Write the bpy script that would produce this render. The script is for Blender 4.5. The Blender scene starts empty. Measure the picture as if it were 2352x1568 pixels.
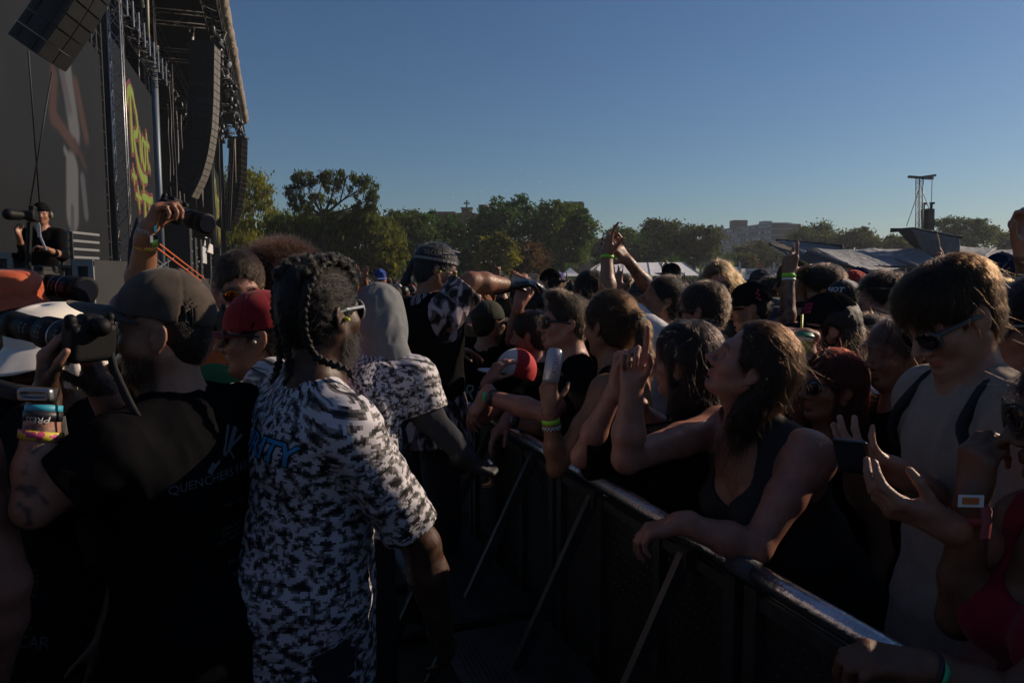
import bpy, bmesh, math, random
import numpy as np
from mathutils import Vector, Matrix
from mathutils.bvhtree import BVHTree

scene = bpy.context.scene
COL = scene.collection
PI = math.pi
def rad(a): return math.radians(a)

# ---------------------------------------------------------------- camera
CAM_H = 1.80
LENS = 25.0
PITCH = 5.04
cam_data = bpy.data.cameras.new("camera")
cam_data.sensor_width = 36.0
cam_data.lens = LENS
cam_data.clip_start = 0.05
cam_data.clip_end = 4000.0
cam = bpy.data.objects.new("camera", cam_data)
cam.location = (0, 0, CAM_H)
cam.rotation_euler = (rad(90 - PITCH), 0, 0)
COL.objects.link(cam)
scene.camera = cam

# ---------------------------------------------------------------- light
SUN_AZ = 67.0      # degrees to the right of the view direction (+Y)
SUN_EL = 26.0
HAZE = 0.0003
world = bpy.data.worlds.new("World")
scene.world = world
world.use_nodes = True
nt = world.node_tree
nt.nodes.clear()
wo = nt.nodes.new('ShaderNodeOutputWorld')
bg = nt.nodes.new('ShaderNodeBackground')
sky = nt.nodes.new('ShaderNodeTexSky')
sky.sky_type = 'NISHITA'
sky.sun_disc = False
sky.sun_elevation = rad(SUN_EL)
sky.sun_rotation = rad(SUN_AZ)
sky.altitude = 200
sky.air_density = 1.2
sky.dust_density = 0.55
sky.ozone_density = 6.0
bg.inputs['Strength'].default_value = 0.05
sg = nt.nodes.new('ShaderNodeGamma')
sg.inputs['Gamma'].default_value = 1.1
nt.links.new(sky.outputs[0], sg.inputs['Color'])
nt.links.new(sg.outputs[0], bg.inputs['Color'])
nt.links.new(bg.outputs[0], wo.inputs['Surface'])

sun_data = bpy.data.lights.new("sun", 'SUN')
sun_data.energy = 5.0
sun_data.angle = rad(0.55)
sun_data.color = (1.0, 0.80, 0.60)
sun = bpy.data.objects.new("sun", sun_data)
sd = Vector((math.sin(rad(SUN_AZ)) * math.cos(rad(SUN_EL)), math.cos(rad(SUN_AZ)) * math.cos(rad(SUN_EL)), math.sin(rad(SUN_EL))))
sun.rotation_euler = sd.to_track_quat('Z', 'Y').to_euler()
sun.location = sd * 50
COL.objects.link(sun)

scene.view_settings.view_transform = 'Standard'
scene.view_settings.look = 'None'
scene.view_settings.exposure = 0.0
scene.view_settings.gamma = 1.0
scene.view_settings.use_curve_mapping = False
scene.render.film_transparent = False
scene.cycles.max_bounces = 6
scene.cycles.diffuse_bounces = 1
scene.cycles.glossy_bounces = 3
scene.cycles.transmission_bounces = 6
scene.cycles.transparent_max_bounces = 12
scene.cycles.volume_bounces = 0
scene.cycles.use_denoising = True
scene.cycles.sample_clamp_indirect = 4.0

# ---------------------------------------------------------------- measured points
FPX = LENS / 36.0 * 2352.0
_c, _s = math.cos(rad(PITCH)), math.sin(rad(PITCH))
def P(px, py, d):
    """world point at forward distance d that was measured at (px, py) of a 2352 x 1568 print"""
    x = (px - 1176.0) / FPX; u = -(py - 784.0) / FPX
    Y = _c + u * _s; Z = -_s + u * _c
    k = d / Y
    return np.array([x * k, d, CAM_H + Z * k])
V = lambda *a: np.array(a, float)
def nrm(v):
    v = np.asarray(v, float); return v / (np.linalg.norm(v) + 1e-12)

# ---------------------------------------------------------------- objects
def tag(o, label=None, cat=None, group=None, kind=None):
    if label: o['label'] = label
    if cat: o['category'] = cat
    if group: o['group'] = group
    if kind: o['kind'] = kind
    return o
def link(o, parent=None):
    COL.objects.link(o)
    if parent is not None: o.parent = parent
    return o
def empty(name, loc, label=None, cat=None, group=None, rz=0):
    o = bpy.data.objects.new(name, None)
    o.location = loc; o.rotation_euler = (0, 0, rz); o.empty_display_size = 0.1
    COL.objects.link(o)
    return tag(o, label, cat, group)
def mesh_np(name, verts, faces, smooth=True):
    """numpy verts (n,3), faces (m,k)"""
    me = bpy.data.meshes.new(name)
    verts = np.asarray(verts, np.float32); faces = np.asarray(faces, np.int32)
    me.vertices.add(len(verts)); me.vertices.foreach_set('co', verts.ravel())
    k = faces.shape[1]; m = len(faces)
    me.loops.add(m * k); me.loops.foreach_set('vertex_index', faces.ravel())
    me.polygons.add(m)
    me.polygons.foreach_set('loop_start', np.arange(0, m * k, k, dtype=np.int32))
    try: me.polygons.foreach_set('loop_total', np.full(m, k, np.int32))
    except Exception: pass
    me.update(calc_edges=True)
    me.polygons.foreach_set('use_smooth', np.full(m, smooth, bool))
    return me
def obj(name, me, mat=None, parent=None, loc=None):
    if mat is not None:
        me.materials.clear()
        for mm in (mat if isinstance(mat, (list, tuple)) else [mat]): me.materials.append(mm)
    o = bpy.data.objects.new(name, me)
    if loc is not None: o.location = loc
    return link(o, parent)
def color_attr(me, cols, name='tint'):
    a = me.color_attributes.new(name, 'FLOAT_COLOR', 'POINT')
    c = np.ones((len(me.vertices), 4), np.float32); c[:, :cols.shape[1]] = cols
    a.data.foreach_set('color', c.ravel())

class MB:
    """collects boxes, bars, tubes and sheets into one mesh"""
    def __init__(s): s.v = []; s.f = []; s.n = 0
    def add(s, v, f):
        s.v.append(np.asarray(v, float))
        for q in f: s.f.append(tuple(i + s.n for i in q))
        s.n += len(v); return s
    def box(s, c, h, R=None):
        c = np.asarray(c, float); h = np.asarray(h, float)
        q = np.array([[x, y, z] for x in (-1, 1) for y in (-1, 1) for z in (-1, 1)], float) * h
        if R is not None: q = q @ np.asarray(R, float).T
        return s.add(q + c, [(0, 1, 3, 2), (4, 6, 7, 5), (0, 4, 5, 1), (2, 3, 7, 6), (0, 2, 6, 4), (1, 5, 7, 3)])
    def bar(s, a, b, w, h=None, up=(0, 0, 1)):
        a = np.asarray(a, float); b = np.asarray(b, float); h = w if h is None else h
        d = nrm(b - a); u = np.asarray(up, float)
        if abs(np.dot(d, u)) > .98: u = V(1, 0, 0)
        sx = nrm(np.cross(d, u)); uz = np.cross(sx, d)
        R = np.stack([sx, d, uz], 1)
        return s.box((a + b) / 2, (w / 2, np.linalg.norm(b - a) / 2, h / 2), R)
    def tube(s, pts, r, n=8, cap=True):
        pts = [np.asarray(p, float) for p in pts]; m = len(pts)
        rr = r if hasattr(r, '__len__') else [r] * m
        vs = []; pu = None
        for i, p in enumerate(pts):
            d = nrm(pts[min(i + 1, m - 1)] - pts[max(i - 1, 0)])
            u = V(0, 0, 1) if pu is None else pu
            if abs(np.dot(d, u)) > .97: u = V(1, 0, 0) if abs(d[0]) < .9 else V(0, 1, 0)
            sx = nrm(np.cross(d, u)); uz = np.cross(sx, d); pu = uz
            for k in range(n):
                a = 2 * PI * k / n
                vs.append(p + rr[i] * (math.cos(a) * sx + math.sin(a) * uz))
        fs = []
        for i in range(m - 1):
            for k in range(n):
                k2 = (k + 1) % n
                fs.append((i * n + k, i * n + k2, (i + 1) * n + k2, (i + 1) * n + k))
        if cap:
            fs.append(tuple(range(n - 1, -1, -1))); fs.append(tuple((m - 1) * n + k for k in range(n)))
        return s.add(vs, fs)
    def mesh(s, name, smooth=False):
        me = bpy.data.meshes.new(name)
        v = np.concatenate(s.v) if s.v else np.zeros((0, 3))
        me.from_pydata(v.tolist(), [], s.f); me.update()
        if smooth: me.polygons.foreach_set('use_smooth', [True] * len(me.polygons))
        return me
    def build(s, name, mat, parent=None, smooth=False):
        return obj(name, s.mesh(name, smooth), mat, parent)

# ---------------------------------------------------------------- materials
MATS = {}
def mat(name, color=(.5, .5, .5), rough=.6, metal=0.0, var=0.0, vscale=20.0, bump=0.0, bscale=200.0, spec=.5, attr=False, sheen=0.0, sss=0.0, trans=0.0, emit=None, estr=1.0, coat=0.0, coords='Object'):
    if name in MATS: return MATS[name]
    m = bpy.data.materials.new(name); m.use_nodes = True
    N = m.node_tree.nodes; L = m.node_tree.links
    b = N['Principled BSDF']
    b.inputs['Roughness'].default_value = rough
    b.inputs['Metallic'].default_value = metal
    b.inputs['Specular IOR Level'].default_value = spec
    if sheen: b.inputs['Sheen Weight'].default_value = sheen; b.inputs['Sheen Roughness'].default_value = .4
    if coat: b.inputs['Coat Weight'].default_value = coat; b.inputs['Coat Roughness'].default_value = .1
    if sss:
        b.inputs['Subsurface Weight'].default_value = sss
        b.inputs['Subsurface Radius'].default_value = (1.0, .35, .2)
        b.inputs['Subsurface Scale'].default_value = .012
    if trans: b.inputs['Transmission Weight'].default_value = trans
    if emit is not None:
        b.inputs['Emission Color'].default_value = (*emit, 1); b.inputs['Emission Strength'].default_value = estr
    tc = N.new('ShaderNodeTexCoord')
    base = None
    if attr:
        at = N.new('ShaderNodeAttribute'); at.attribute_name = 'tint'; base = at.outputs['Color']
    if var:
        nz = N.new('ShaderNodeTexNoise'); nz.inputs['Scale'].default_value = vscale; nz.inputs['Detail'].default_value = 5
        L.new(tc.outputs[coords], nz.inputs['Vector'])
        mr = N.new('ShaderNodeMapRange'); mr.inputs['From Min'].default_value = .3; mr.inputs['From Max'].default_value = .7
        mr.inputs['To Min'].default_value = 1 - var; mr.inputs['To Max'].default_value = 1 + var
        L.new(nz.outputs[0], mr.inputs['Value'])
        mx = N.new('ShaderNodeVectorMath'); mx.operation = 'SCALE'
        if base is None: mx.inputs[0].default_value = color
        else: L.new(base, mx.inputs[0])
        L.new(mr.outputs[0], mx.inputs['Scale'])
        L.new(mx.outputs[0], b.inputs['Base Color'])
    elif base is not None: L.new(base, b.inputs['Base Color'])
    else: b.inputs['Base Color'].default_value = (*color, 1)
    if bump:
        nb = N.new('ShaderNodeTexNoise'); nb.inputs['Scale'].default_value = bscale; nb.inputs['Detail'].default_value = 4
        L.new(tc.outputs[coords], nb.inputs['Vector'])
        bp = N.new('ShaderNodeBump'); bp.inputs['Strength'].default_value = bump; bp.inputs['Distance'].default_value = 1.0 / bscale
        L.new(nb.outputs[0], bp.inputs['Height']); L.new(bp.outputs[0], b.inputs['Normal'])
    MATS[name] = m
    return m

# ---------------------------------------------------------------- implicit surfaces
rng0 = np.random.default_rng(7)
_LAT = rng0.random((32, 32, 32)).astype(np.float32)
def vnoise(p, seed=0):
    """value noise in -1..1 at points p (...,3) given in lattice units"""
    p = p + np.float32(seed * 7.31)
    i = np.floor(p).astype(np.int32); f = (p - i).astype(np.float32); f = f * f * (3 - 2 * f)
    x0, y0, z0 = i[..., 0] & 31, i[..., 1] & 31, i[..., 2] & 31
    x1, y1, z1 = (x0 + 1) & 31, (y0 + 1) & 31, (z0 + 1) & 31
    fx, fy, fz = f[..., 0], f[..., 1], f[..., 2]
    a = _LAT[x0, y0, z0] * (1 - fx) + _LAT[x1, y0, z0] * fx
    b = _LAT[x0, y1, z0] * (1 - fx) + _LAT[x1, y1, z0] * fx
    c = _LAT[x0, y0, z1] * (1 - fx) + _LAT[x1, y0, z1] * fx
    d = _LAT[x0, y1, z1] * (1 - fx) + _LAT[x1, y1, z1] * fx
    a = a * (1 - fy) + b * fy; c = c * (1 - fy) + d * fy
    return (a * (1 - fz) + c * fz) * 2 - 1

class SDF:
    def __init__(s): s.ops = []
    def _t(s, p, T):
        p = np.asarray(p, float)
        return p if T is None else T[:3, :3] @ p + T[:3, 3]
    def cone(s, a, b, ra, rb, k=.02, T=None, neg=False):
        s.ops.append(('c', s._t(a, T), s._t(b, T), ra, rb, k, neg)); return s
    def ell(s, c, r, k=.02, R=None, T=None, neg=False):
        R = np.eye(3) if R is None else np.asarray(R, float)
        if T is not None:
            R = T[:3, :3] @ R
        s.ops.append(('e', s._t(c, T), np.asarray(r, float), R, None, k, neg)); return s
    def box(s, c, h, rd=.005, k=.005, R=None, T=None, neg=False):
        R = np.eye(3) if R is None else np.asarray(R, float)
        if T is not None: R = T[:3, :3] @ R
        s.ops.append(('b', s._t(c, T), np.asarray(h, float), R, rd, k, neg)); return s
    def plane(s, p, n, k=.003, T=None):
        """cut away everything on the side the normal points to"""
        n = np.asarray(n, float)
        if T is not None: n = T[:3, :3] @ n
        s.ops.append(('p', s._t(p, T), nrm(n), None, None, k, True)); return s
    @staticmethod
    def bounds(o):
        if o[0] == 'c':
            a, b, ra, rb = o[1:5]
            return np.minimum(a - ra, b - rb), np.maximum(a + ra, b + rb)
        if o[0] == 'e':
            e = np.sqrt(((o[3] * o[2]) ** 2).sum(1)); return o[1] - e, o[1] + e
        if o[0] == 'b':
            e = (np.abs(o[3]) * o[2]).sum(1); return o[1] - e, o[1] + e
        return None
    @staticmethod
    def dist(o, X):
        if o[0] == 'c':
            a, b, ra, rb = o[1:5]
            ab = (b - a).astype(np.float32); L2 = float(ab @ ab) + 1e-12
            pa = X - a.astype(np.float32)
            h = np.clip((pa @ ab) / L2, 0, 1)
            d = pa - h[..., None] * ab
            return np.sqrt((d * d).sum(-1)) - (ra + (rb - ra) * h)
        if o[0] == 'e':
            q = (X - o[1].astype(np.float32)) @ o[3].astype(np.float32)
            r = o[2].astype(np.float32)
            a = q / r; k0 = np.sqrt((a * a).sum(-1)); a = a / r; k1 = np.sqrt((a * a).sum(-1)) + 1e-6
            return np.where(k0 < .02, -r.min(), k0 * (k0 - 1) / k1)
        if o[0] == 'b':
            q = np.abs((X - o[1].astype(np.float32)) @ o[3].astype(np.float32)) - (o[2] - o[4]).astype(np.float32)
            return np.sqrt((np.maximum(q, 0) ** 2).sum(-1)) + np.minimum(q.max(-1), 0) - o[4]
        return -((X - o[1].astype(np.float32)) @ o[2].astype(np.float32))
    def field(s, vox, disp=None, inflate=0.0):
        bs = [s.bounds(o) for o in s.ops if not o[6]]
        lo = np.min([b[0] for b in bs], 0) - 3 * vox - inflate - .012; hi = np.max([b[1] for b in bs], 0) + 3 * vox + inflate + .012
        n = np.ceil((hi - lo) / vox).astype(int) + 1
        F = np.full(n, 1.0, np.float32)
        ax = [(lo[i] + vox * np.arange(n[i])).astype(np.float32) for i in range(3)]
        for o in s.ops:
            k = max(o[5], 1e-4)
            if o[0] == 'p':
                sl = (slice(None),) * 3
            else:
                b0, b1 = s.bounds(o); mg = k + 2.5 * vox + inflate + .008
                i0 = np.clip(np.floor((b0 - mg - lo) / vox).astype(int), 0, n - 1); i1 = np.clip(np.ceil((b1 + mg - lo) / vox).astype(int) + 1, 1, n)
                if (i1 <= i0).any(): continue
                sl = tuple(slice(a, b) for a, b in zip(i0, i1))
            X = np.stack(np.meshgrid(ax[0][sl[0]], ax[1][sl[1]], ax[2][sl[2]], indexing='ij'), -1)
            d = s.dist(o, X).astype(np.float32)
            f = F[sl]
            if o[6]:
                b = -d; h = np.clip(.5 - .5 * (b - f) / k, 0, 1)
                F[sl] = b * (1 - h) + f * h + k * h * (1 - h)
            else:
                h = np.clip(.5 + .5 * (f - d) / k, 0, 1)
                F[sl] = f * (1 - h) + d * h - k * h * (1 - h)
        if inflate: F -= inflate
        if disp is not None:
            m = np.abs(F) < .03
            I = np.argwhere(m)
            pts = (lo + I * vox).astype(np.float32)
            F[m] += disp(pts)
        return F, lo
    def mesh(s, vox, disp=None, inflate=0.0):
        F, lo = s.field(vox, disp, inflate)
        return surface_nets(F, lo, vox)

_CORN = np.array([[x, y, z] for x in (0, 1) for y in (0, 1) for z in (0, 1)])
_EDG = [(a, b) for a in range(8) for b in range(a + 1, 8) if np.abs(_CORN[a] - _CORN[b]).sum() == 1]
def surface_nets(F, lo, vox):
    S = F < 0
    c = S[:-1, :-1, :-1].astype(np.int8)
    n = np.array(S.shape) - 1
    cnt = np.zeros(n, np.int8)
    for k in _CORN: cnt += S[k[0]:k[0] + n[0], k[1]:k[1] + n[1], k[2]:k[2] + n[2]]
    act = (cnt > 0) & (cnt < 8)
    I = np.argwhere(act)
    idx = np.full(n, -1, np.int32); idx[act] = np.arange(len(I))
    val = np.stack([F[I[:, 0] + k[0], I[:, 1] + k[1], I[:, 2] + k[2]] for k in _CORN], 1)
    acc = np.zeros((len(I), 3)); w = np.zeros(len(I))
    for a, b in _EDG:
        va, vb = val[:, a], val[:, b]
        m = (va < 0) != (vb < 0)
        t = np.where(m, va / np.where(m, va - vb, 1), 0)
        pos = _CORN[a] + t[:, None] * (_CORN[b] - _CORN[a])
        acc += pos * m[:, None]; w += m
    verts = lo + (I + acc / w[:, None]) * vox
    quads = []
    for ax in range(3):
        u, v = (ax + 1) % 3, (ax + 2) % 3
        sa = [slice(None)] * 3; sb = [slice(None)] * 3
        sa[ax] = slice(0, -1); sb[ax] = slice(1, None)
        A = S[tuple(sa)]; B = S[tuple(sb)]
        E = np.argwhere(A != B)
        E = E[(E[:, u] > 0) & (E[:, v] > 0) & (E[:, u] < n[u]) & (E[:, v] < n[v])]
        if not len(E): continue
        ins = A[E[:, 0], E[:, 1], E[:, 2]]
        def cell(du, dv):
            q = E.copy(); q[:, u] -= du; q[:, v] -= dv
            return idx[q[:, 0], q[:, 1], q[:, 2]]
        q = np.stack([cell(1, 1), cell(0, 1), cell(0, 0), cell(1, 0)], 1)
        q[~ins] = q[~ins][:, ::-1]
        quads.append(q)
    quads = np.concatenate(quads) if quads else np.zeros((0, 4), int)
    return verts, quads
def join_vf(parts):
    vs, fs, n = [], [], 0
    for v, f in parts:
        vs.append(v); fs.append(f + n); n += len(v)
    return np.concatenate(vs), np.concatenate(fs)
# ================================================================ people
def frame(yaw, pitch=0, roll=0):
    h = rad(yaw); p = rad(pitch); r = rad(roll)
    f = V(math.sin(h), math.cos(h), 0); x = V(math.cos(h), -math.sin(h), 0); u = V(0, 0, 1)
    f, u = f * math.cos(p) + u * math.sin(p), u * math.cos(p) - f * math.sin(p)
    x, u = x * math.cos(r) - u * math.sin(r), u * math.cos(r) + x * math.sin(r)
    return np.stack([x, f, u], 1)
def T4(R, t, s=1.0):
    T = np.eye(4); T[:3, :3] = R; T[:3, 3] = t
    return T
def S_(v, s): return tuple(np.asarray(v, float) * s)

SKIN = {'fair': (.30, .142, .092), 'pink': (.30, .130, .090), 'tan': (.235, .105, .058), 'brown': (.13, .058, .032), 'dark': (.055, .025, .015)}
skin_mat = mat('skin', rough=.46, attr=True, var=.16, vscale=30, bump=.55, bscale=520, spec=.42, sss=.10)
_N = skin_mat.node_tree.nodes; _L = skin_mat.node_tree.links
_tc = _N.new('ShaderNodeTexCoord'); _rn = _N.new('ShaderNodeTexNoise'); _rn.inputs['Scale'].default_value = 55; _rn.inputs['Detail'].default_value = 6
_mr = _N.new('ShaderNodeMapRange'); _mr.inputs['From Min'].default_value = .35; _mr.inputs['From Max'].default_value = .65; _mr.inputs['To Min'].default_value = .28; _mr.inputs['To Max'].default_value = .58
_L.new(_tc.outputs['Object'], _rn.inputs['Vector']); _L.new(_rn.outputs[0], _mr.inputs['Value']); _L.new(_mr.outputs[0], _N['Principled BSDF'].inputs['Roughness'])

def head_prims(S, T, s, sex='m', nose=1.0, jaw=1.0):
    e = lambda c, r, k=.02, R=None, neg=False: S.ell(S_(c, s), S_(r, s), k * s, R=R, T=T, neg=neg)
    c = lambda a, b, ra, rb, k=.02, neg=False: S.cone(S_(a, s), S_(b, s), ra * s, rb * s, k * s, T=T, neg=neg)
    j = jaw * (1.0 if sex == 'm' else .92)
    e((0, -.014, .036), (.074, .096, .086))
    e((0, .022, -.03), (.061, .064, .080), .03)
    for sx in (-1, 1):
        c((sx * .055, -.008, -.05), (sx * .020 * j, .060, -.097), .020, .016 * j, .03)
        e((sx * .040, .056, -.026), (.024, .024, .024), .028)
        c((sx * .012, .083, .022), (sx * .042, .070, .020), .010, .010, .022)
    e((0, .066, -.098), (.020 * j, .020, .017), .022)
    for sx in (-1, 1): e((sx * .031, .093, .001), (.017, .016, .0125), .014, neg=True)
    for sx in (-1, 1):
        e((sx * .0315, .071, -.001), (.0145, .0135, .0125), .004)
        c((sx * .022, .0835, .003), (sx * .041, .079, .002), .0028, .0025, .006)
    c((0, .084, .012), (0, .108 + .005 * nose, -.032), .0078, .0112 * nose, .016)
    for sx in (-1, 1): e((sx * .0115, .095, -.040), (.0095, .011, .0085), .010)
    for sx in (-1, 1): e((sx * .0062, .101, -.047), (.0035, .006, .005), .004, neg=True)
    full = .92 if sex == 'm' else 1.0
    c((-.017, .081, -.0645), (0, .0875, -.0625), .0045 * full, .0056 * full, .009)
    c((.017, .081, -.0645), (0, .0875, -.0625), .0045 * full, .0056 * full, .009)
    c((-.015, .080, -.0745), (0, .0855, -.0760), .0048 * full, .0060 * full, .009)
    c((.015, .080, -.0745), (0, .0855, -.0760), .0048 * full, .0060 * full, .009)
    c((-.022, .086, -.0695), (.022, .086, -.0695), .0018, .0018, .003, neg=True)
    e((0, .083, -.0865), (.018, .007, .005), .008, neg=True)
    for sx in (-1, 1):
        a = rad(20) * sx
        R = np.array([[math.cos(a), -math.sin(a), 0], [math.sin(a), math.cos(a), 0], [0, 0, 1]]) @ np.array([[1, 0, 0], [0, math.cos(.2), -math.sin(.2)], [0, math.sin(.2), math.cos(.2)]])
        e((sx * .081, -.012, -.006), (.0075, .0205, .0325), .008, R=R)
        e((sx * .0885, -.008, .000), (.005, .012, .020), .006, R=R, neg=True)
        e((sx * .078, .004, -.012), (.006, .005, .007), .005)
        e((sx * .077, -.002, -.034), (.006, .008, .009), .006)

def hand_prims(S, W, F, N, right, curl=(.25, .3, .35, .4), thumb=(.5, .3), spread=.12, s=1.0):
    """W wrist, F finger direction, N direction the palm faces; thumb = (abduction, curl)"""
    F = nrm(F); N = nrm(N - np.dot(N, F) * F)
    Tt = np.cross(F, N) if right else np.cross(N, F)
    G = lambda t, f, n: W + s * (Tt * t + F * f + N * n)
    mcp = [(.029, .090), (.0105, .095), (-.0095, .090), (-.028, .080)]
    seg = [(.044, .026, .022), (.049, .030, .023), (.046, .028, .023), (.036, .021, .020)]
    rr = [(.0098, .0090, .0082, .0070), (.0100, .0092, .0083, .0070), (.0095, .0088, .0080, .0068), (.0085, .0078, .0070, .0060)]
    S.cone(G(0, -.03, 0), G(0, .02, .001), .026 * s, .024 * s, .02 * s)
    tips = []
    for i in range(4):
        t, f = mcp[i]
        S.cone(G(t * .62, .018, .002), G(t, f, -.002), .0155 * s, .0125 * s, .014 * s)
        p = G(t, f, -.002); d = nrm(F + Tt * (spread * (1.2 - .8 * i)))
        Nn = nrm(N - np.dot(N, d) * d)
        ang = 0
        for q, (ln, mx) in enumerate(zip(seg[i], (78, 98, 62))):
            ang += curl[i] * mx
            dd = d * math.cos(rad(ang)) + Nn * math.sin(rad(ang))
            p2 = p + dd * ln * s
            S.cone(p, p2, rr[i][q] * s, rr[i][q + 1] * s, (.010 if q == 0 else .003) * s)
            p = p2
        tips.append(p)
    S.ell(G(.020, .038, .009), V(.017, .030, .014) * s, .016 * s, R=np.stack([Tt, F, N], 1))
    S.ell(G(-.022, .040, .007), V(.012, .030, .012) * s, .014 * s, R=np.stack([Tt, F, N], 1))
    ab, cu = thumb
    p = G(.017, .020, .007)
    d = nrm(Tt * (.35 + .65 * ab) + F * (1.0 - .55 * ab) + N * (.30 + .25 * cu))
    bend = nrm(-Tt * .75 + F * .35 + N * .35)
    for q, (ln, r0, r1, b) in enumerate(((.044, .0150, .0118, 0), (.034, .0112, .0100, .55), (.028, .0102, .0078, .75))):
        d = nrm(d + bend * cu * b)
        p2 = p + d * ln * s
        S.cone(p, p2, r0 * s, r1 * s, (.012 if q == 0 else .004) * s)
        p = p2
    tips.append(p)
    return tips

def ik(a, w, l1, l2, pole):
    d = w - a; L = np.linalg.norm(d)
    if L > (l1 + l2) * .995:
        print('reach', round(L, 3), 'of', round(l1 + l2, 3))
        l1, l2 = l1 * L / (l1 + l2) * 1.01, l2 * L / (l1 + l2) * 1.01
    x = (l1 * l1 - l2 * l2 + L * L) / (2 * L)
    h = math.sqrt(max(l1 * l1 - x * x, 1e-6))
    u = d / L; pl = pole - np.dot(pole, u) * u
    return a + u * x + nrm(pl) * h

RELAX = dict(curl=(.18, .24, .30, .34), thumb=(.35, .25), spread=.08)
FIST = dict(curl=(.9, .92, .95, .97), thumb=(.15, .7), spread=.02)
OPEN = dict(curl=(.05, .03, .05, .08), thumb=(.85, .05), spread=.22)
POINT = dict(curl=(.04, .85, .92, .95), thumb=(.9, .1), spread=.02)
GRIP = dict(curl=(.5, .55, .6, .62), thumb=(.5, .5), spread=.06)

def cloth_disp(amp, seed, freq=14.0, stretch=(1, 1, .45), pull=None):
    def f(p):
        q = p.copy()
        w = vnoise(p * np.float32(5.0), seed + 3) * .35
        q = q * np.array(stretch, np.float32) * freq
        q[:, 0] += w * 3; q[:, 2] += w * 2
        a = vnoise(q.astype(np.float32), seed)
        b = vnoise((q * 2.3).astype(np.float32), seed + 1)
        r = (1 - 2 * np.abs(a)) * .7 + (1 - 2 * np.abs(b)) * .35
        return (-amp * r).astype(np.float32)
    return f

def put(name, v, f, m, root, smooth=True, as_root=False):
    """mesh in world coordinates placed under root (an object standing at its feet)"""
    o = root.location if root is not None else (0, 0, 0)
    return obj(name, mesh_np(name, v - np.array(o), f, smooth), m, root)
def shift_build(mb, name, m, root, smooth=False):
    mb.v = [v - np.array(root.location) for v in mb.v]
    return mb.build(name, m, root, smooth)

PEOPLE = {}
def torso_prims(S, J, g=0.0, belly=1.0, k=.05, bottom=0.0):
    s, b = J['s'], J['b']
    R = J['Rb']; ub = J['ub']; fb = J['fb']; rb = J['rb']; Sc = J['Sc']
    S.ell(Sc - ub * .12 * s + fb * .012 * s, V(.150 * b + g, .108 * b + g, .19 + g) * s, k, R=R)
    S.ell(Sc - ub * .33 * s + fb * .015 * s * belly, V(.138 * b * (.6 + .4 * belly) + g, .105 * b * belly + g, .19 + g) * s, k, R=R)
    S.ell(Sc - ub * .50 * s - fb * .005, V(.155 * b + g, .112 * b + g, .13 + g) * s, k, R=R)
    for sd in (-1, 1):
        sh = J['sh'][sd]
        S.cone(J['base'] + rb * sd * .02 * s + ub * .01, sh - rb * sd * .01 + ub * .012, .036 * s + g * .6, .050 * s + g * .5, .05)
        S.cone(Sc + rb * sd * .05 - ub * .10 * s, sh - ub * .02, .085 * s + g, .058 * s + g, .05)
        if J['sex'] == 'f':
            S.ell(Sc + rb * sd * .072 * s - ub * .155 * s + fb * (.092 * b + .01) * s, V(.062, .058, .062) * s * J['bust'] + g, .035)
    if bottom:
        S.cone(Sc - ub * .50 * s, Sc - ub * (.50 + bottom) * s, .155 * s * b + g, .175 * s * b + g, .05)

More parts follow.
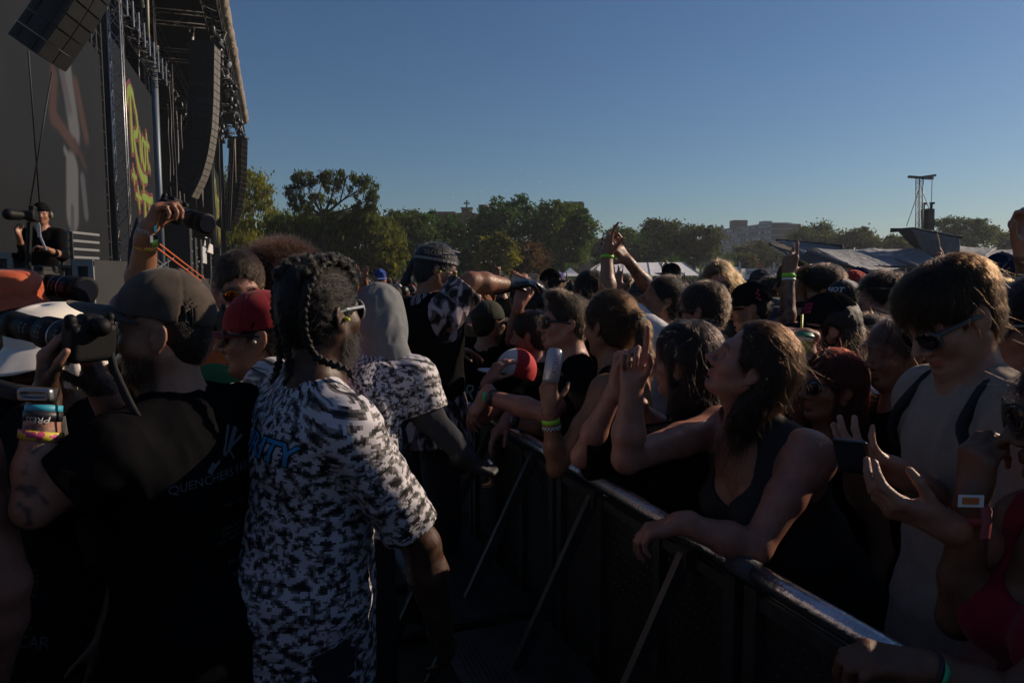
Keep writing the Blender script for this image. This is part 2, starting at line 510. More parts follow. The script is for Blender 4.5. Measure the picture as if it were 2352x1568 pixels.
def person(label, H, yaw=0, pitch=0, roll=0, body=None, s=1.0, b=1.0, sex='m', skin='fair', lean=(0, 0), vox=.006, arms=None, group=None,
           belly=1.0, bust=1.0, shw=None, nose=1.0, jaw=1.0, beard=None, beard_rng=None, hairline=None, hcol=None, sunk=0.0, headless=False, neckr=1.0, brow=True, arm_r=1.0, legs='trousers', legmat=None, tattoo=None, lipc=1.0):
    """body of one person; H is the middle of the head. Returns a dict of joints; the body mesh is the top-level object"""
    H = np.asarray(H, float)
    body = yaw if body is None else body
    Rh = frame(yaw, pitch, roll); Th = T4(Rh, H)
    Rb0 = frame(body); fb0 = Rb0[:, 1]; rb0 = Rb0[:, 0]
    ub = nrm(V(0, 0, 1) + lean[0] * fb0 + lean[1] * rb0)
    rb = nrm(rb0 - np.dot(rb0, ub) * ub); fb = np.cross(ub, rb)
    Rb = np.stack([rb, fb, ub], 1)
    if sex == 'f': b = b * .93
    J = dict(s=s, b=b, H=H, Rh=Rh, Th=Th, Rb=Rb, ub=ub, fb=fb, rb=rb, sex=sex, bust=bust, vox=vox)
    nt_ = H + Rh @ V(0, -.022, -.085) * s
    base = nt_ - ub * .092 * s - fb * .012 * s
    Sc = base - ub * .060 * s
    w = (.168 if sex == 'm' else .150) * b * s if shw is None else shw
    J.update(base=base, Sc=Sc, hip=Sc - ub * .5 * s, sh={-1: Sc - rb * w, 1: Sc + rb * w})
    arms = arms or {}
    foot = V(J['hip'][0], J['hip'][1], 0)
    S = SDF()
    if not headless: head_prims(S, Th, s, sex, nose, jaw)
    nr = (.056 if sex == 'm' else .047) * s * neckr
    S.cone(H + Rh @ V(0, -.018, -.055) * s, base + fb * .006, nr, nr * 1.12, .03)
    S.cone(H + Rh @ V(0, .018, -.075) * s, base + fb * .045 - ub * .03, nr * .62, nr * .8, .035)
    torso_prims(S, J, 0, belly)
    J['el'] = {}; J['wr'] = {}; J['tips'] = {}; J['handF'] = {}
    for sd, nm in ((-1, 'L'), (1, 'R')):
        sh = J['sh'][sd]; A = dict(arms.get(nm, {}))
        if A.get('raise'): sh = sh + ub * .04 * s; J['sh'][sd] = sh
        l1, l2 = A.get('l', (.30 * s, .262 * s))
        if 'w' not in A:
            e = sh + rb * sd * .055 * s - ub * .285 * s - fb * .03 * s
            wv = e + fb * .10 * s - ub * .24 * s - rb * sd * .01
            A.setdefault('F', -ub + fb * .3); A.setdefault('N', -rb * sd)
        else:
            wv = np.asarray(A['w'], float)
            e = np.asarray(A['e'], float) if 'e' in A else ik(sh, wv, l1, l2, np.asarray(A.get('pole', -ub - fb * .3 + rb * sd * .4), float))
        J['el'][sd] = e; J['wr'][sd] = wv
        q = arm_r * s * (1.0 if sex == 'm' else .86)
        S.cone(sh, sh + (e - sh) * .45, .056 * q, .050 * q, .04)
        S.cone(sh + (e - sh) * .45, e, .050 * q, .039 * q, .02)
        S.cone(e, e + (wv - e) * .35, .039 * q, .043 * q, .02)
        S.cone(e + (wv - e) * .35, wv, .043 * q, .0275 * q, .02)
        F = A.get('F'); F = wv - e if F is None else np.asarray(F, float)
        N = A.get('N'); N = -rb * sd if N is None else np.asarray(N, float)
        hp = dict(A.get('hand', RELAX)); J['handF'][sd] = (nrm(F), N)
        J['tips'][sd] = hand_prims(S, wv, F, N, sd == 1, s=s * A.get('hs', 1.0) * (1.0 if sex == 'm' else .92), **hp)
    v, f = S.mesh(vox)
    # vertex colours: lips, brows, lids, stubble, inner ear
    c = np.tile(np.array(SKIN[skin] if isinstance(skin, str) else skin), (len(v), 1))
    q = (v - H) @ Rh / s
    g = lambda x, m, d: np.exp(-((x - m) / d) ** 2)
    front = (q[:, 1] > .055) & (np.abs(q[:, 0]) < .07) & (np.abs(q[:, 2]) < .13)
    ax = np.abs(q[:, 0])
    lip = g(q[:, 2], -.070, .0085) * (ax < .024) * front * .7
    c = c * (1 - lip[:, None]) + lip[:, None] * c * np.array([1.15, .55, .55]) * lipc
    if brow:
        br = g(q[:, 2], .0235 - np.maximum(ax - .035, 0) * .35, .0052) * ((ax > .012) & (ax < .052)) * front * .85
        c = c * (1 - br[:, None]) + br[:, None] * np.array([.02, .014, .01])
    ey = g(q[:, 2], -.0005, .0035) * ((ax > .019) & (ax < .044)) * front * .9
    c = c * (1 - ey[:, None]) + ey[:, None] * np.array([.012, .009, .008])
    if beard:
        bz = np.clip((-.035 - q[:, 2]) / .03, 0, 1) * np.clip((q[:, 1] + .012) / .02, 0, 1) * (q[:, 2] > -.15)
        bz *= 1 - np.clip(1 - np.abs(q[:, 2] + .070) / .010, 0, 1) * (ax < .025)
        c = c * (1 - bz[:, None] * beard[1]) + bz[:, None] * beard[1] * np.array(beard[0])
        J['beardw'] = bz
    if tattoo:
        sd, t0, t1, frq, thr = tattoo[:5]
        e, wv, sh = J['el'][sd], J['wr'][sd], J['sh'][sd]
        def seg(a, b_):
            ab = b_ - a; h = np.clip(((v - a) @ ab) / (ab @ ab), 0, 1)
            return np.linalg.norm(v - a - h[:, None] * ab, axis=1), h
        d1, h1 = seg(sh, e); d2, h2 = seg(e, wv)
        tt = np.where(d1 < d2, h1, 1 + h2); dd = np.minimum(d1, d2)
        ink = (dd < .075) & (tt > t0) & (tt < t1)
        nz = np.abs(vnoise((v * frq).astype(np.float32), 5)) + .35 * vnoise((v * frq * 2.7).astype(np.float32), 9)
        m = np.clip((thr - nz) * 6, 0, 1) * ink * .8
        c = c * (1 - m[:, None]) + m[:, None] * np.array(tattoo[5] if len(tattoo) > 5 else (.02, .022, .028))
    if hcol is not None and not headless:
        sc = np.clip((q[:, 2] - (.085 - .9 * np.clip(.06 - q[:, 1], 0, .2) * 1.0)) / .02, 0, 1) * (q[:, 2] > -.09) * (q[:, 2] < .2) * (ax < .12) * (np.abs(q[:, 1]) < .14)
        sc *= np.clip((ax < .074) + (q[:, 2] > .02), 0, 1)
        c = c * (1 - sc[:, None]) + sc[:, None] * np.array(hcol)
    me = mesh_np('person', v - foot, f)
    color_attr(me, c)
    o = obj('person', me, skin_mat, None, foot)
    tag(o, label, 'person', group)
    J.update(o=o, bv=v, bf=f, S=S)
    if legs:
        LS = SDF()
        for sd in (-1, 1):
            hp = J['hip'] + rb * sd * .085 * s * b
            an = V(hp[0] + rb[0] * sd * .03, hp[1] + rb[1] * sd * .03, .09)
            kn = (hp + an) / 2 + fb * .02
            LS.cone(hp - ub * .03, kn, .088 * s * b, .070 * s * b, .05); LS.cone(kn, an, .070 * s * b, .055 * s, .03)
        LS.ell(J['hip'] - ub * .02, V(.140 * b, .100 * b, .11) * s, .05, R=Rb)
        lv, lf = LS.mesh(max(vox * 2.2, .016), cloth_disp(.006, 4))
        put('trousers', lv, lf, legmat or mat('dark_denim', (.012, .013, .018), .85, var=.3, vscale=60), o)
        SS = SDF()
        for sd in (-1, 1):
            hp = J['hip'] + rb * sd * (.085 * s * b + .03)
            a0 = V(hp[0], hp[1], .0)
            SS.ell(a0 + V(0, 0, .045) + fb * .05, V(.047, .14, .05), .02, R=Rb)
            SS.cone(a0 + V(0, 0, .10) - fb * .03, a0 + V(0, 0, .05) - fb * .03, .045, .048, .03)
        SS.plane((0, 0, .004), (0, 0, -1))
        sv, sf = SS.mesh(.014)
        put('shoes', sv, sf, mat('shoe', (.03, .03, .032), .6), o)
    return J

def shirt(J, m, kind='tee', loose=.014, sleeve=.62, wrinkle=.006, seed=0, name='shirt', neck=.0, belly=1.0, hem=.12, scoop=.0, vox=None, sleeves=(-1, 1), flare=.012, folds=None, neckcut=None):
    s, rb, fb, ub = J['s'], J['rb'], J['fb'], J['ub']
    S = SDF(); vox = vox or J['vox']
    torso_prims(S, J, loose, belly, bottom=hem)
    armb = []
    if kind in ('tee', 'long'):
        for sd in sleeves:
            sh, e, w = J['sh'][sd], J['el'][sd], J['wr'][sd]
            fr = min(sleeve, 1.0)
            x = sh + (e - sh) * fr
            S.cone(sh, x, .060 * s + loose * .8, (.052 * s + loose * .7 + flare) if sleeve <= 1 else .044 * s + loose * .6, .022)
            if sleeve > 1:
                y = e + (w - e) * min(sleeve - 1, .97)
                S.cone(e, y, .046 * s + loose * .7, .032 * s + loose * .6, .03)
            else:
                # straight sleeve hem
                d = nrm(e - sh)
                armb.append((x - d * .002, d))
    N0 = J['base']
    if kind == 'tank':
        for sd in (-1, 1):
            S.ell(J['sh'][sd] + rb * sd * .055 * s - ub * .03 * s, V(.085, .17, .15) * s, .006, R=J['Rb'], neg=True)
        S.ell(N0 + fb * (.075 + scoop * .3) * s - ub * (.04 + scoop * .35) * s, V(.082 + scoop * .1, .10, .10 + scoop) * s, .006, R=J['Rb'], neg=True)
        S.ell(N0 - fb * .07 * s - ub * .0 * s, V(.085, .08, .09 + scoop * .5) * s, .006, R=J['Rb'], neg=True)
    else:
        nk = .070 * s + neck if neckcut is None else neckcut
        S.ell(N0 + fb * .022 * s + ub * .035 * s, V(nk, nk * 1.08, .072 * s + scoop), .006, R=J['Rb'], neg=True)
    S.plane(J['hip'] - ub * hem * s, -ub, .004)
    F, lo = S.field(vox, cloth_disp(wrinkle, seed, **(folds or {})) if wrinkle else None)
    for x, d in armb:                      # trim each sleeve across its arm
        n = F.shape
        r = .16
        i0 = np.clip(((x - r - lo) / vox).astype(int), 0, np.array(n) - 1); i1 = np.clip(((x + r - lo) / vox).astype(int), 1, n)
        sl = tuple(slice(a, b_) for a, b_ in zip(i0, i1))
        X = np.stack(np.meshgrid(*[lo[i] + vox * np.arange(i0[i], i1[i]) for i in range(3)], indexing='ij'), -1) - x
        h = X @ d
        rr = np.linalg.norm(X - h[..., None] * d, axis=-1)
        F[sl] = np.where(rr < .13, np.maximum(F[sl], h), F[sl])
    v, f = surface_nets(F, lo, vox)
    o = put(name, v, f, m, J['o'])
    # cloth coordinates in metres: round the trunk and along it, or round the arm and along it
    q = (v - J['Sc']) @ J['Rb']
    uv = np.stack([np.arctan2(q[:, 0], -q[:, 1] - .02) * .19, q[:, 2]], 1)
    for sd in (-1, 1):
        sh, e = J['sh'][sd], J['el'][sd]
        ab = e - sh; t = ((v - sh) @ ab) / (ab @ ab)
        d = np.linalg.norm(v - sh - np.clip(t, 0, 2)[:, None] * ab, axis=1)
        m_ = (t > .22) & (d < .10) & (np.abs(q[:, 0]) > .165 * s * J['b'])
        x1 = nrm(np.cross(ab, fb)); y1 = nrm(np.cross(x1, ab))
        an = np.arctan2((v - sh) @ x1, (v - sh) @ y1)
        uv[m_] = np.stack([an * .075 + 3, t * np.linalg.norm(ab)], 1)[m_]
    me = o.data
    lay = me.uv_layers.new(name='cloth')
    li = np.zeros(len(me.loops), np.int32); me.loops.foreach_get('vertex_index', li)
    lay.data.foreach_set('uv', uv[li].astype(np.float32).ravel())
    J['shirt'] = o; J['sv'] = v; J['sf'] = f
    J['cloth_bvh'] = None
    return o

# ---------------------------------------------------------------- hair
def hair_mats(name, col, rough=.35):
    col = tuple(c * .62 for c in col)
    if 'strand_' + name in MATS: return MATS['hair_' + name], MATS['strand_' + name]
    m = mat('hair_' + name, tuple(c * .38 for c in col), .55, var=.4, vscale=60, bump=.8, bscale=260, spec=.3)
    h = bpy.data.materials.new('strand_' + name); h.use_nodes = True
    N = h.node_tree.nodes; N.clear()
    out = N.new('ShaderNodeOutputMaterial'); pr = N.new('ShaderNodeBsdfHairPrincipled')
    pr.parametrization = 'COLOR'
    pr.inputs['Color'].default_value = (*col, 1)
    pr.inputs['IOR'].default_value = 1.32; pr.inputs['Roughness'].default_value = rough; pr.inputs['Radial Roughness'].default_value = .4
    h.node_tree.links.new(pr.outputs[0], out.inputs[0])
    MATS['strand_' + name] = h
    return m, h

def strands(name, pts, radius, m, parent, taper=.25):
    """pts (n, k, 3) in world coordinates"""
    n, k = pts.shape[:2]
    hc = bpy.data.hair_curves.new(name)
    hc.add_curves([k] * n)
    o = np.array(parent.matrix_world.translation) if parent is not None else np.zeros(3)
    p = parent
    off = np.zeros(3)
    while p is not None:
        off += np.array(p.location); p = p.parent
    hc.position_data.foreach_set('vector', (pts - off).astype(np.float32).ravel())
    ra = hc.attributes.get('radius') or hc.attributes.new('radius', 'FLOAT', 'POINT')
    prof = np.linspace(1, taper, k)
    rr = (np.ones((n, 1)) * prof) * (radius if np.isscalar(radius) else np.asarray(radius)[:, None])
    ra.data.foreach_set('value', rr.astype(np.float32).ravel())
    hc.materials.append(m)
    ob = bpy.data.objects.new(name, hc)
    return link(ob, parent)

def vnormals(v, f):
    n = np.cross(v[f[:, 2]] - v[f[:, 0]], v[f[:, 3]] - v[f[:, 1]])
    N = np.zeros_like(v)
    for k in range(4): np.add.at(N, f[:, k], n)
    return N / (np.linalg.norm(N, axis=1, keepdims=True) + 1e-12)

def grow(J, v, f, n, length, flow, seed=0, steps=6, lift=.25, grav=.0, jitter=.25, F=None, lo=None, vox=None, keep=None, wave=0.0):
    """strands rooted on the surface v, f that follow a flow given in head coordinates"""
    rg = np.random.default_rng(seed)
    N = vnormals(v, f)
    idx = np.arange(len(v))
    q = (v - J['H']) @ J['Rh'] / J['s']
    if keep is not None: idx = idx[keep(q)]
    if not len(idx): return np.zeros((0, steps, 3))
    i = rg.choice(idx, n)
    p = v[i] + N[i] * -.001; nn = N[i].copy()
    L = length * rg.uniform(.55, 1.1, n)
    out = [p.copy()]
    rnd = rg.normal(0, jitter, (n, 3))
    lf = lift * rg.uniform(.2, 1.4, n)[:, None]
    ph = rg.uniform(0, 6.28, n)
    for k in range(1, steps):
        ql = (p - J['H']) @ J['Rh'] / J['s']
        d = flow(ql); d = d / (np.linalg.norm(d, axis=1, keepdims=True) + 1e-9)
        d = d @ J['Rh'].T
        d = d - (d * nn).sum(1, keepdims=True) * nn
        d = d + lf * nn + rnd + V(0, 0, -1) * grav * k / steps
        if wave: d = d + wave * np.sin(ph + k * 1.6)[:, None] * np.cross(nn, d)
        d = d / (np.linalg.norm(d, axis=1, keepdims=True) + 1e-9)
        p = p + d * (L / (steps - 1))[:, None]
        if F is not None:
            gi = np.clip(((p - lo) / vox).astype(int), 1, np.array(F.shape) - 2)
            g = np.stack([F[gi[:, 0] + 1, gi[:, 1], gi[:, 2]] - F[gi[:, 0] - 1, gi[:, 1], gi[:, 2]],
                          F[gi[:, 0], gi[:, 1] + 1, gi[:, 2]] - F[gi[:, 0], gi[:, 1] - 1, gi[:, 2]],
                          F[gi[:, 0], gi[:, 1], gi[:, 2] + 1] - F[gi[:, 0], gi[:, 1], gi[:, 2] - 1]], 1)
            val = F[gi[:, 0], gi[:, 1], gi[:, 2]]
            ok = (np.abs(val) < .03) & (np.linalg.norm(g, axis=1) > 1e-5)
            g = g / (np.linalg.norm(g, axis=1, keepdims=True) + 1e-9)
            nn = np.where(ok[:, None], g, nn)
            p = p + np.where((ok & (val < .001))[:, None], nn * (.001 - val)[:, None], 0)
        out.append(p.copy())
    return np.stack(out, 1)

def whorl(c=(0, -.05, .13), fwd=.0, down=.3):
    c = np.array(c)
    return lambda q: (q - c) * np.array([1, 1, .5]) + np.array([0, fwd, -down * .1])
def toward(c):
    c = np.array(c)
    return lambda q: c - q

def hair(J, name, col, style='short', n=1500, length=.03, radius=.0006, seed=0, extra=None, flow=None, lift=.25, grav=0., jitter=.22, vox=None, thick=.010, disp=.004, line=.0, wave=0., steps=6, keep=None, cut=None, strand_name='hair_strands', rough=.35, fly=.16):
    s = J['s']; T = J['Th']; S = SDF(); vox = vox or J['vox']
    m, hs = hair_mats(name, col, rough)
    e = lambda c, r, k=.02, neg=False, R=None: S.ell(S_(c, s), S_(r, s), k * s, T=T, neg=neg, R=R)
    c = lambda a, b, ra, rb, k=.02, neg=False: S.cone(S_(a, s), S_(b, s), ra * s, rb * s, k * s, T=T, neg=neg)
    t = thick
    e((0, -.015, .038), (.074 + t, .097 + t, .087 + t))
    e((0, -.045, -.015), (.066 + t * .6, .058 + t * .6, .075), .03)
    if extra: extra(e, c)
    if style != 'full':
        e((0, .108, -.035 + line), (.078, .090, .098), .012, neg=True)
        for sx in (-1, 1): e((sx * .092, .004, -.03), (.026, .032, .044), .01, neg=True)
    if cut: cut(e, c, S, T)
    dsp = None
    if disp:
        def dsp(p):
            return (-disp * (vnoise((p * 70).astype(np.float32), seed) * .6 + vnoise((p * 170).astype(np.float32), seed + 2) * .4)).astype(np.float32)
    F, lo = S.field(vox, dsp)
    v, f = surface_nets(F, lo, vox)
    o = put('hair', v, f, m, J['o'])
    if n:
        near = J['vox'] < .0095
        p = grow(J, v, f, int(n * (3.2 if near else 1.0)), length * s, flow or whorl(), seed, steps, lift * .6, grav, jitter * .6, F, lo, vox, keep, wave)
        if near:      # flyaways
            p2 = grow(J, v, f, int(n * fly) + 1, length * 1.25 * s, flow or whorl(), seed + 50, steps, .9, grav * .4, .45, F, lo, vox, keep, wave)
            p = np.concatenate([p, p2]) if len(p2) else p
        if len(p): strands(strand_name, p, radius * (.58 if near else .8), hs, o)
    J['hair'] = o; J['hv'] = v; J['hf'] = f
    return o
def beard(J, name, col, n=600, length=.012, radius=.0005, seed=3, keep=None, grav=.6):
    m, hs = hair_mats(name, col)
    kp = keep or (lambda q: (q[:, 2] < -.045) & (q[:, 2] > -.14) & (q[:, 1] > .0) & (np.abs(q[:, 0]) < .08) & ~((np.abs(q[:, 2] + .07) < .011) & (np.abs(q[:, 0]) < .024)))
    p = grow(J, J['bv'], J['bf'], int(n * 1.6), length * J['s'], lambda q: q * 0 + np.array([0, .2, -1.0]), seed, 4, .6, grav, .35, keep=kp)
    if len(p): strands('beard', p, radius * .65, hs, J['o'])

# ---------------------------------------------------------------- things worn on the head
def local_mesh(J, S, vox, name, m, parent=None, smooth=True, disp=None):
    """S is in head coordinates"""
    v, f = S.mesh(vox, disp)
    v = (v * J['s']) @ J['Rh'].T + J['H']
    o = put(name, v, f, m, J['o'])
    if parent is not None:
        o.parent = parent
    return o
frame_mat = mat('black_plastic', (.012, .012, .013), .28)
lens_mat = mat('dark_lens', (.008, .008, .009), .06, spec=.7, coat=.4)
def sunglasses(J, fm=None, lm=None, z=.0, w=.026, h=.021, tilt=0, wrap=.0, y=.094, clear=False, temple=.0035):
    fm = fm or frame_mat; lm = lm or lens_mat
    S = SDF(); L = SDF()
    for sx in (-1, 1):
        a = sx * (-.22 - wrap)
        R = np.array([[math.cos(a), -math.sin(a), 0], [math.sin(a), math.cos(a), 0], [0, 0, 1]])
        L.ell((sx * .034, y, -.002 + z), (w, .0045, h), .002, R=R)
        S.ell((sx * .034, y, -.002 + z), (w + .004, .0055, h + .004), .002, R=R)
        S.ell((sx * .034, y + .004, -.002 + z), (w - .001, .03, h - .001), .002, R=R, neg=True)
    for sx in (-1, 1):
        S.cone((sx * .060, y - .012, .008 + z), (sx * .083, .010, .008 + z), temple, temple, .004)
        S.cone((sx * .083, .010, .008 + z), (sx * .080, -.030, -.002 + z), temple, temple * .8, .003)
    S.cone((-.012, y + .003, .006 + z), (.012, y + .003, .006 + z), .0032, .0032, .003)
    vx = max(.0022, J['vox'] * .45)
    o = local_mesh(J, S, vx, 'glasses_frame' if clear else 'sunglasses', fm)
    local_mesh(J, L, vx, 'lens', lm, o)
    return o

def cap(J, m, brim_m=None, back=False, tilt=0, tall=1.0, vox=None, turn=0, lift=0.0, brim_w=.078, brim_l=.085, curve=.022, mesh_m=None, strap=True):
    """baseball cap: crown, brim, button; turn rotates it round the head"""
    S = SDF(); vox = vox or max(.003, J['vox'] * .8)
    a = rad(turn); ct, st = math.cos(a), math.sin(a)
    Rz = np.array([[ct, -st, 0], [st, ct, 0], [0, 0, 1]])
    b = rad(tilt); Rx = np.array([[1, 0, 0], [0, math.cos(b), -math.sin(b)], [0, math.sin(b), math.cos(b)]])
    R = Rz @ Rx
    S.ell((0, -.012, .034 + lift), (.088, .108, .104 * tall), .01, R=R)
    S.plane(R @ V(0, 0, .022 + lift), R @ V(0, 0, -1), .002)
    S.ell((0, -.012, .028 + lift), (.082, .102, .097 * tall), .004, R=R, neg=True)
    def seams(p):
        q = (p - V(0, -.012, .034)).astype(np.float32) @ R.astype(np.float32)
        th = np.arctan2(q[:, 0], q[:, 1])
        sm = np.abs(np.mod(th / (PI / 3) + .5, 1) - .5) * (PI / 3) * .09
        return (np.exp(-(sm / .0035) ** 2) * .0016 + vnoise((p * 26).astype(np.float32), 3) * .0022).astype(np.float32)
    o = local_mesh(J, S, vox / J['s'], 'cap', m, disp=seams)
    # brim: a bent sheet with thickness
    nu, nv = 25, 9
    V_, F_ = [], []
    for top in (0, 1):
        for i in range(nu):
            u = -1 + 2 * i / (nu - 1)
            ang = u * rad(64)
            r0 = V(math.sin(ang) * .085, -.012 + math.cos(ang) * .104, 0)
            for j in range(nv):
                w_ = j / (nv - 1)
                ext = brim_l * math.sqrt(max(0, 1 - (abs(u) ** 2.6))) * w_
                x = r0[0] * (1 + .06 * w_) * (brim_w / .078); y = r0[1] + ext
                z = .030 - curve * (x / .08) ** 2 - .10 * ext * .6 + (.0 if top else -.0035)
                V_.append(R @ V(x, y, z + lift))
    o1 = nu * nv
    for t_ in (0, 1):
        for i in range(nu - 1):
            for j in range(nv - 1):
                q = [t_ * o1 + i * nv + j, t_ * o1 + (i + 1) * nv + j, t_ * o1 + (i + 1) * nv + j + 1, t_ * o1 + i * nv + j + 1]
                F_.append(q if t_ else q[::-1])
    for i in range(nu - 1):
        a0, b0 = i * nv + nv - 1, (i + 1) * nv + nv - 1
        F_.append([a0, b0, b0 + o1, a0 + o1])
    v = (np.array(V_) * J['s']) @ J['Rh'].T + J['H']
    bo = put('brim', v, np.array(F_), brim_m or m, J['o']); bo.parent = o
    B = SDF(); B.ell(R @ V(0, -.012, .138 * tall + lift), (.008, .008, .005), .002)
    bt = local_mesh(J, B, .0025, 'cap_button', m, o)
    J['cap'] = o; J['capR'] = R
    return o

def bucket_hat(J, m, brim=.07, droop=.7, seed=0, tilt=0, lift=0.0, wav=.012):
    R = frame(0, tilt)
    nu = 72; prof = [(.0, .132), (.045, .130), (.075, .122), (.086, .108), (.090, .080), (.093, .055), (.095, .044)]
    nb = 9
    for j in range(1, nb + 1):
        t = j / nb
        prof.append((.095 + brim * t * math.cos(droop), .044 - brim * t * math.sin(droop)))
    V_, F_ = [], []
    rg = random.Random(seed); ph = [rg.uniform(0, 6.3) for _ in range(4)]
    for k, (r, z) in enumerate(prof):
        for i in range(nu):
            a = 2 * PI * i / nu
            t = max(0, (k - 6) / nb)
            w = t * wav * (math.sin(2 * a + ph[0]) + .6 * math.sin(3 * a + ph[1]) + .3 * math.sin(7 * a + ph[2]))
            rr = r * (1 + .02 * math.sin(5 * a + ph[3]) * (z < .12))
            V_.append(R @ V(rr * .93 * math.sin(a), rr * 1.12 * math.cos(a) - .012, z + w + lift))
    m_ = len(prof)
    for k in range(m_ - 1):
        for i in range(nu):
            i2 = (i + 1) % nu
            F_.append([k * nu + i, (k + 1) * nu + i, (k + 1) * nu + i2, k * nu + i2])
    v = (np.array(V_) * J['s']) @ J['Rh'].T + J['H']
    o = put('bucket_hat', v, np.array(F_), m, J['o'])
    md = o.modifiers.new('thickness', 'SOLIDIFY'); md.thickness = .003
    return o

def band(J, a, b, t, m, w=.018, r=.034, parent=None, name='wristband', wob=0.0, n=28):
    """wristband round the line a-b at fraction t"""
    a = np.asarray(a); b = np.asarray(b); d = nrm(b - a); c = a + (b - a) * t
    x = nrm(np.cross(d, V(.3, .2, 1))); y = np.cross(d, x)
    vs, fs = [], []
    for k, (off, rr) in enumerate(((-.5, r), (.5, r), (.5, r + .0012), (-.5, r + .0012))):
        for i in range(n):
            an = 2 * PI * i / n
            vs.append(c + d * w * off + (x * math.cos(an) + y * math.sin(an)) * rr + d * wob * math.sin(an))
    for k in range(4):
        k2 = (k + 1) % 4
        for i in range(n):
            i2 = (i + 1) % n
            fs.append([k * n + i, k * n + i2, k2 * n + i2, k2 * n + i])
    o = put(name, np.array(vs), np.array(fs), m, J['o'])
    uv = o.data.uv_layers.new(name='cloth')
    li = np.zeros(len(o.data.loops), np.int32); o.data.loops.foreach_get('vertex_index', li)
    u = (np.tile(np.arange(n), 4) / n * 2 * PI * r); vv = np.repeat([0, w, w, 0], n)
    uv.data.foreach_set('uv', np.stack([u, vv], 1)[li].astype(np.float32).ravel())
    return o

# ---------------------------------------------------------------- lettering laid on a surface
def text_mesh(txt, size=1.0, extrude=0.0, align='CENTER', shear=0.0, space=1.0, bold=0.0):
    cu = bpy.data.curves.new('lettering', 'FONT'); cu.body = txt; cu.size = size; cu.align_x = align; cu.align_y = 'CENTER'
    cu.shear = shear; cu.space_character = space; cu.resolution_u = 2; cu.offset = bold; cu.extrude = extrude
    o = bpy.data.objects.new('lettering', cu); COL.objects.link(o)
    dg = bpy.context.evaluated_depsgraph_get(); dg.update()
    me = bpy.data.meshes.new_from_object(o.evaluated_get(dg))
    bpy.data.objects.remove(o); bpy.data.curves.remove(cu)
    return me
def lay_text(txt, m, host, hv, hf, org, right, up, size, parent, proud=.0025, sub=.012, name='lettering', depth=.12, **kw):
    """letters at org in the plane (right, up), pressed onto the surface hv, hf from the outside"""
    me = text_mesh(txt, size, **kw)
    bm = bmesh.new(); bm.from_mesh(me); bpy.data.meshes.remove(me)
    bmesh.ops.triangulate(bm, faces=bm.faces)
    for _ in range(3):
        ed = [e for e in bm.edges if e.calc_length() > sub]
        if not ed: break
        bmesh.ops.subdivide_edges(bm, edges=ed, cuts=1)
        bmesh.ops.triangulate(bm, faces=bm.faces)
    right = nrm(right); up = nrm(up - np.dot(up, right) * right); out = np.cross(right, up)
    bv = BVHTree.FromPolygons([tuple(p) for p in hv], [tuple(q) for q in hf])
    off = np.array(parent.location) if parent is not None else np.zeros(3)
    p_ = parent.parent if parent is not None else None
    while p_ is not None: off = off + np.array(p_.location); p_ = p_.parent
    for vtx in bm.verts:
        w = org + right * vtx.co.x + up * vtx.co.y
        hit = bv.ray_cast(Vector(w + out * depth), Vector(-out), depth * 3)
        q = np.array(hit[0]) + out * proud if hit[0] is not None else w
        vtx.co = Vector(q - off)
    me = bpy.data.meshes.new(name); bm.to_mesh(me); bm.free()
    return obj(name, me, m, parent)
# ================================================================ ground
gm = bpy.data.materials.new('trampled_ground'); gm.use_nodes = True
N = gm.node_tree.nodes; L = gm.node_tree.links; B_ = N['Principled BSDF']
B_.inputs['Roughness'].default_value = .95
tc = N.new('ShaderNodeTexCoord'); n1 = N.new('ShaderNodeTexNoise'); n1.inputs['Scale'].default_value = .35; n1.inputs['Detail'].default_value = 8
n2 = N.new('ShaderNodeTexNoise'); n2.inputs['Scale'].default_value = 14; n2.inputs['Detail'].default_value = 6
cr = N.new('ShaderNodeValToRGB'); cr.color_ramp.elements[0].color = (.035, .042, .016, 1); cr.color_ramp.elements[1].color = (.085, .068, .042, 1)
cr.color_ramp.elements[0].position = .4; cr.color_ramp.elements[1].position = .62
mx = N.new('ShaderNodeMix'); mx.data_type = 'RGBA'; mx.blend_type = 'MULTIPLY'; mx.inputs[0].default_value = .7
L.new(tc.outputs['Object'], n1.inputs[0]); L.new(tc.outputs['Object'], n2.inputs[0]); L.new(n1.outputs[0], cr.inputs[0])
L.new(cr.outputs[0], mx.inputs[6]); L.new(n2.outputs[0], mx.inputs[7]); L.new(mx.outputs[2], B_.inputs['Base Color'])
bp = N.new('ShaderNodeBump'); bp.inputs['Strength'].default_value = .6; bp.inputs['Distance'].default_value = .03
L.new(n2.outputs[0], bp.inputs['Height']); L.new(bp.outputs[0], B_.inputs['Normal'])
mb = MB(); k = 24; R0 = 1500.0
ring = [0, 12, 60, 260, R0]
vs = [V(0, 0, 0)]; fs = []
for r in ring[1:]:
    for i in range(k): vs.append(V(r * math.cos(2 * PI * i / k), r * math.sin(2 * PI * i / k), 0))
for i in range(k): fs.append((0, 1 + i, 1 + (i + 1) % k))
for j in range(len(ring) - 2):
    for i in range(k):
        a, b = 1 + j * k + i, 1 + j * k + (i + 1) % k
        fs.append((a, a + k, b + k, b))
mb.add(vs, fs); tag(mb.build('ground', gm), kind='structure')

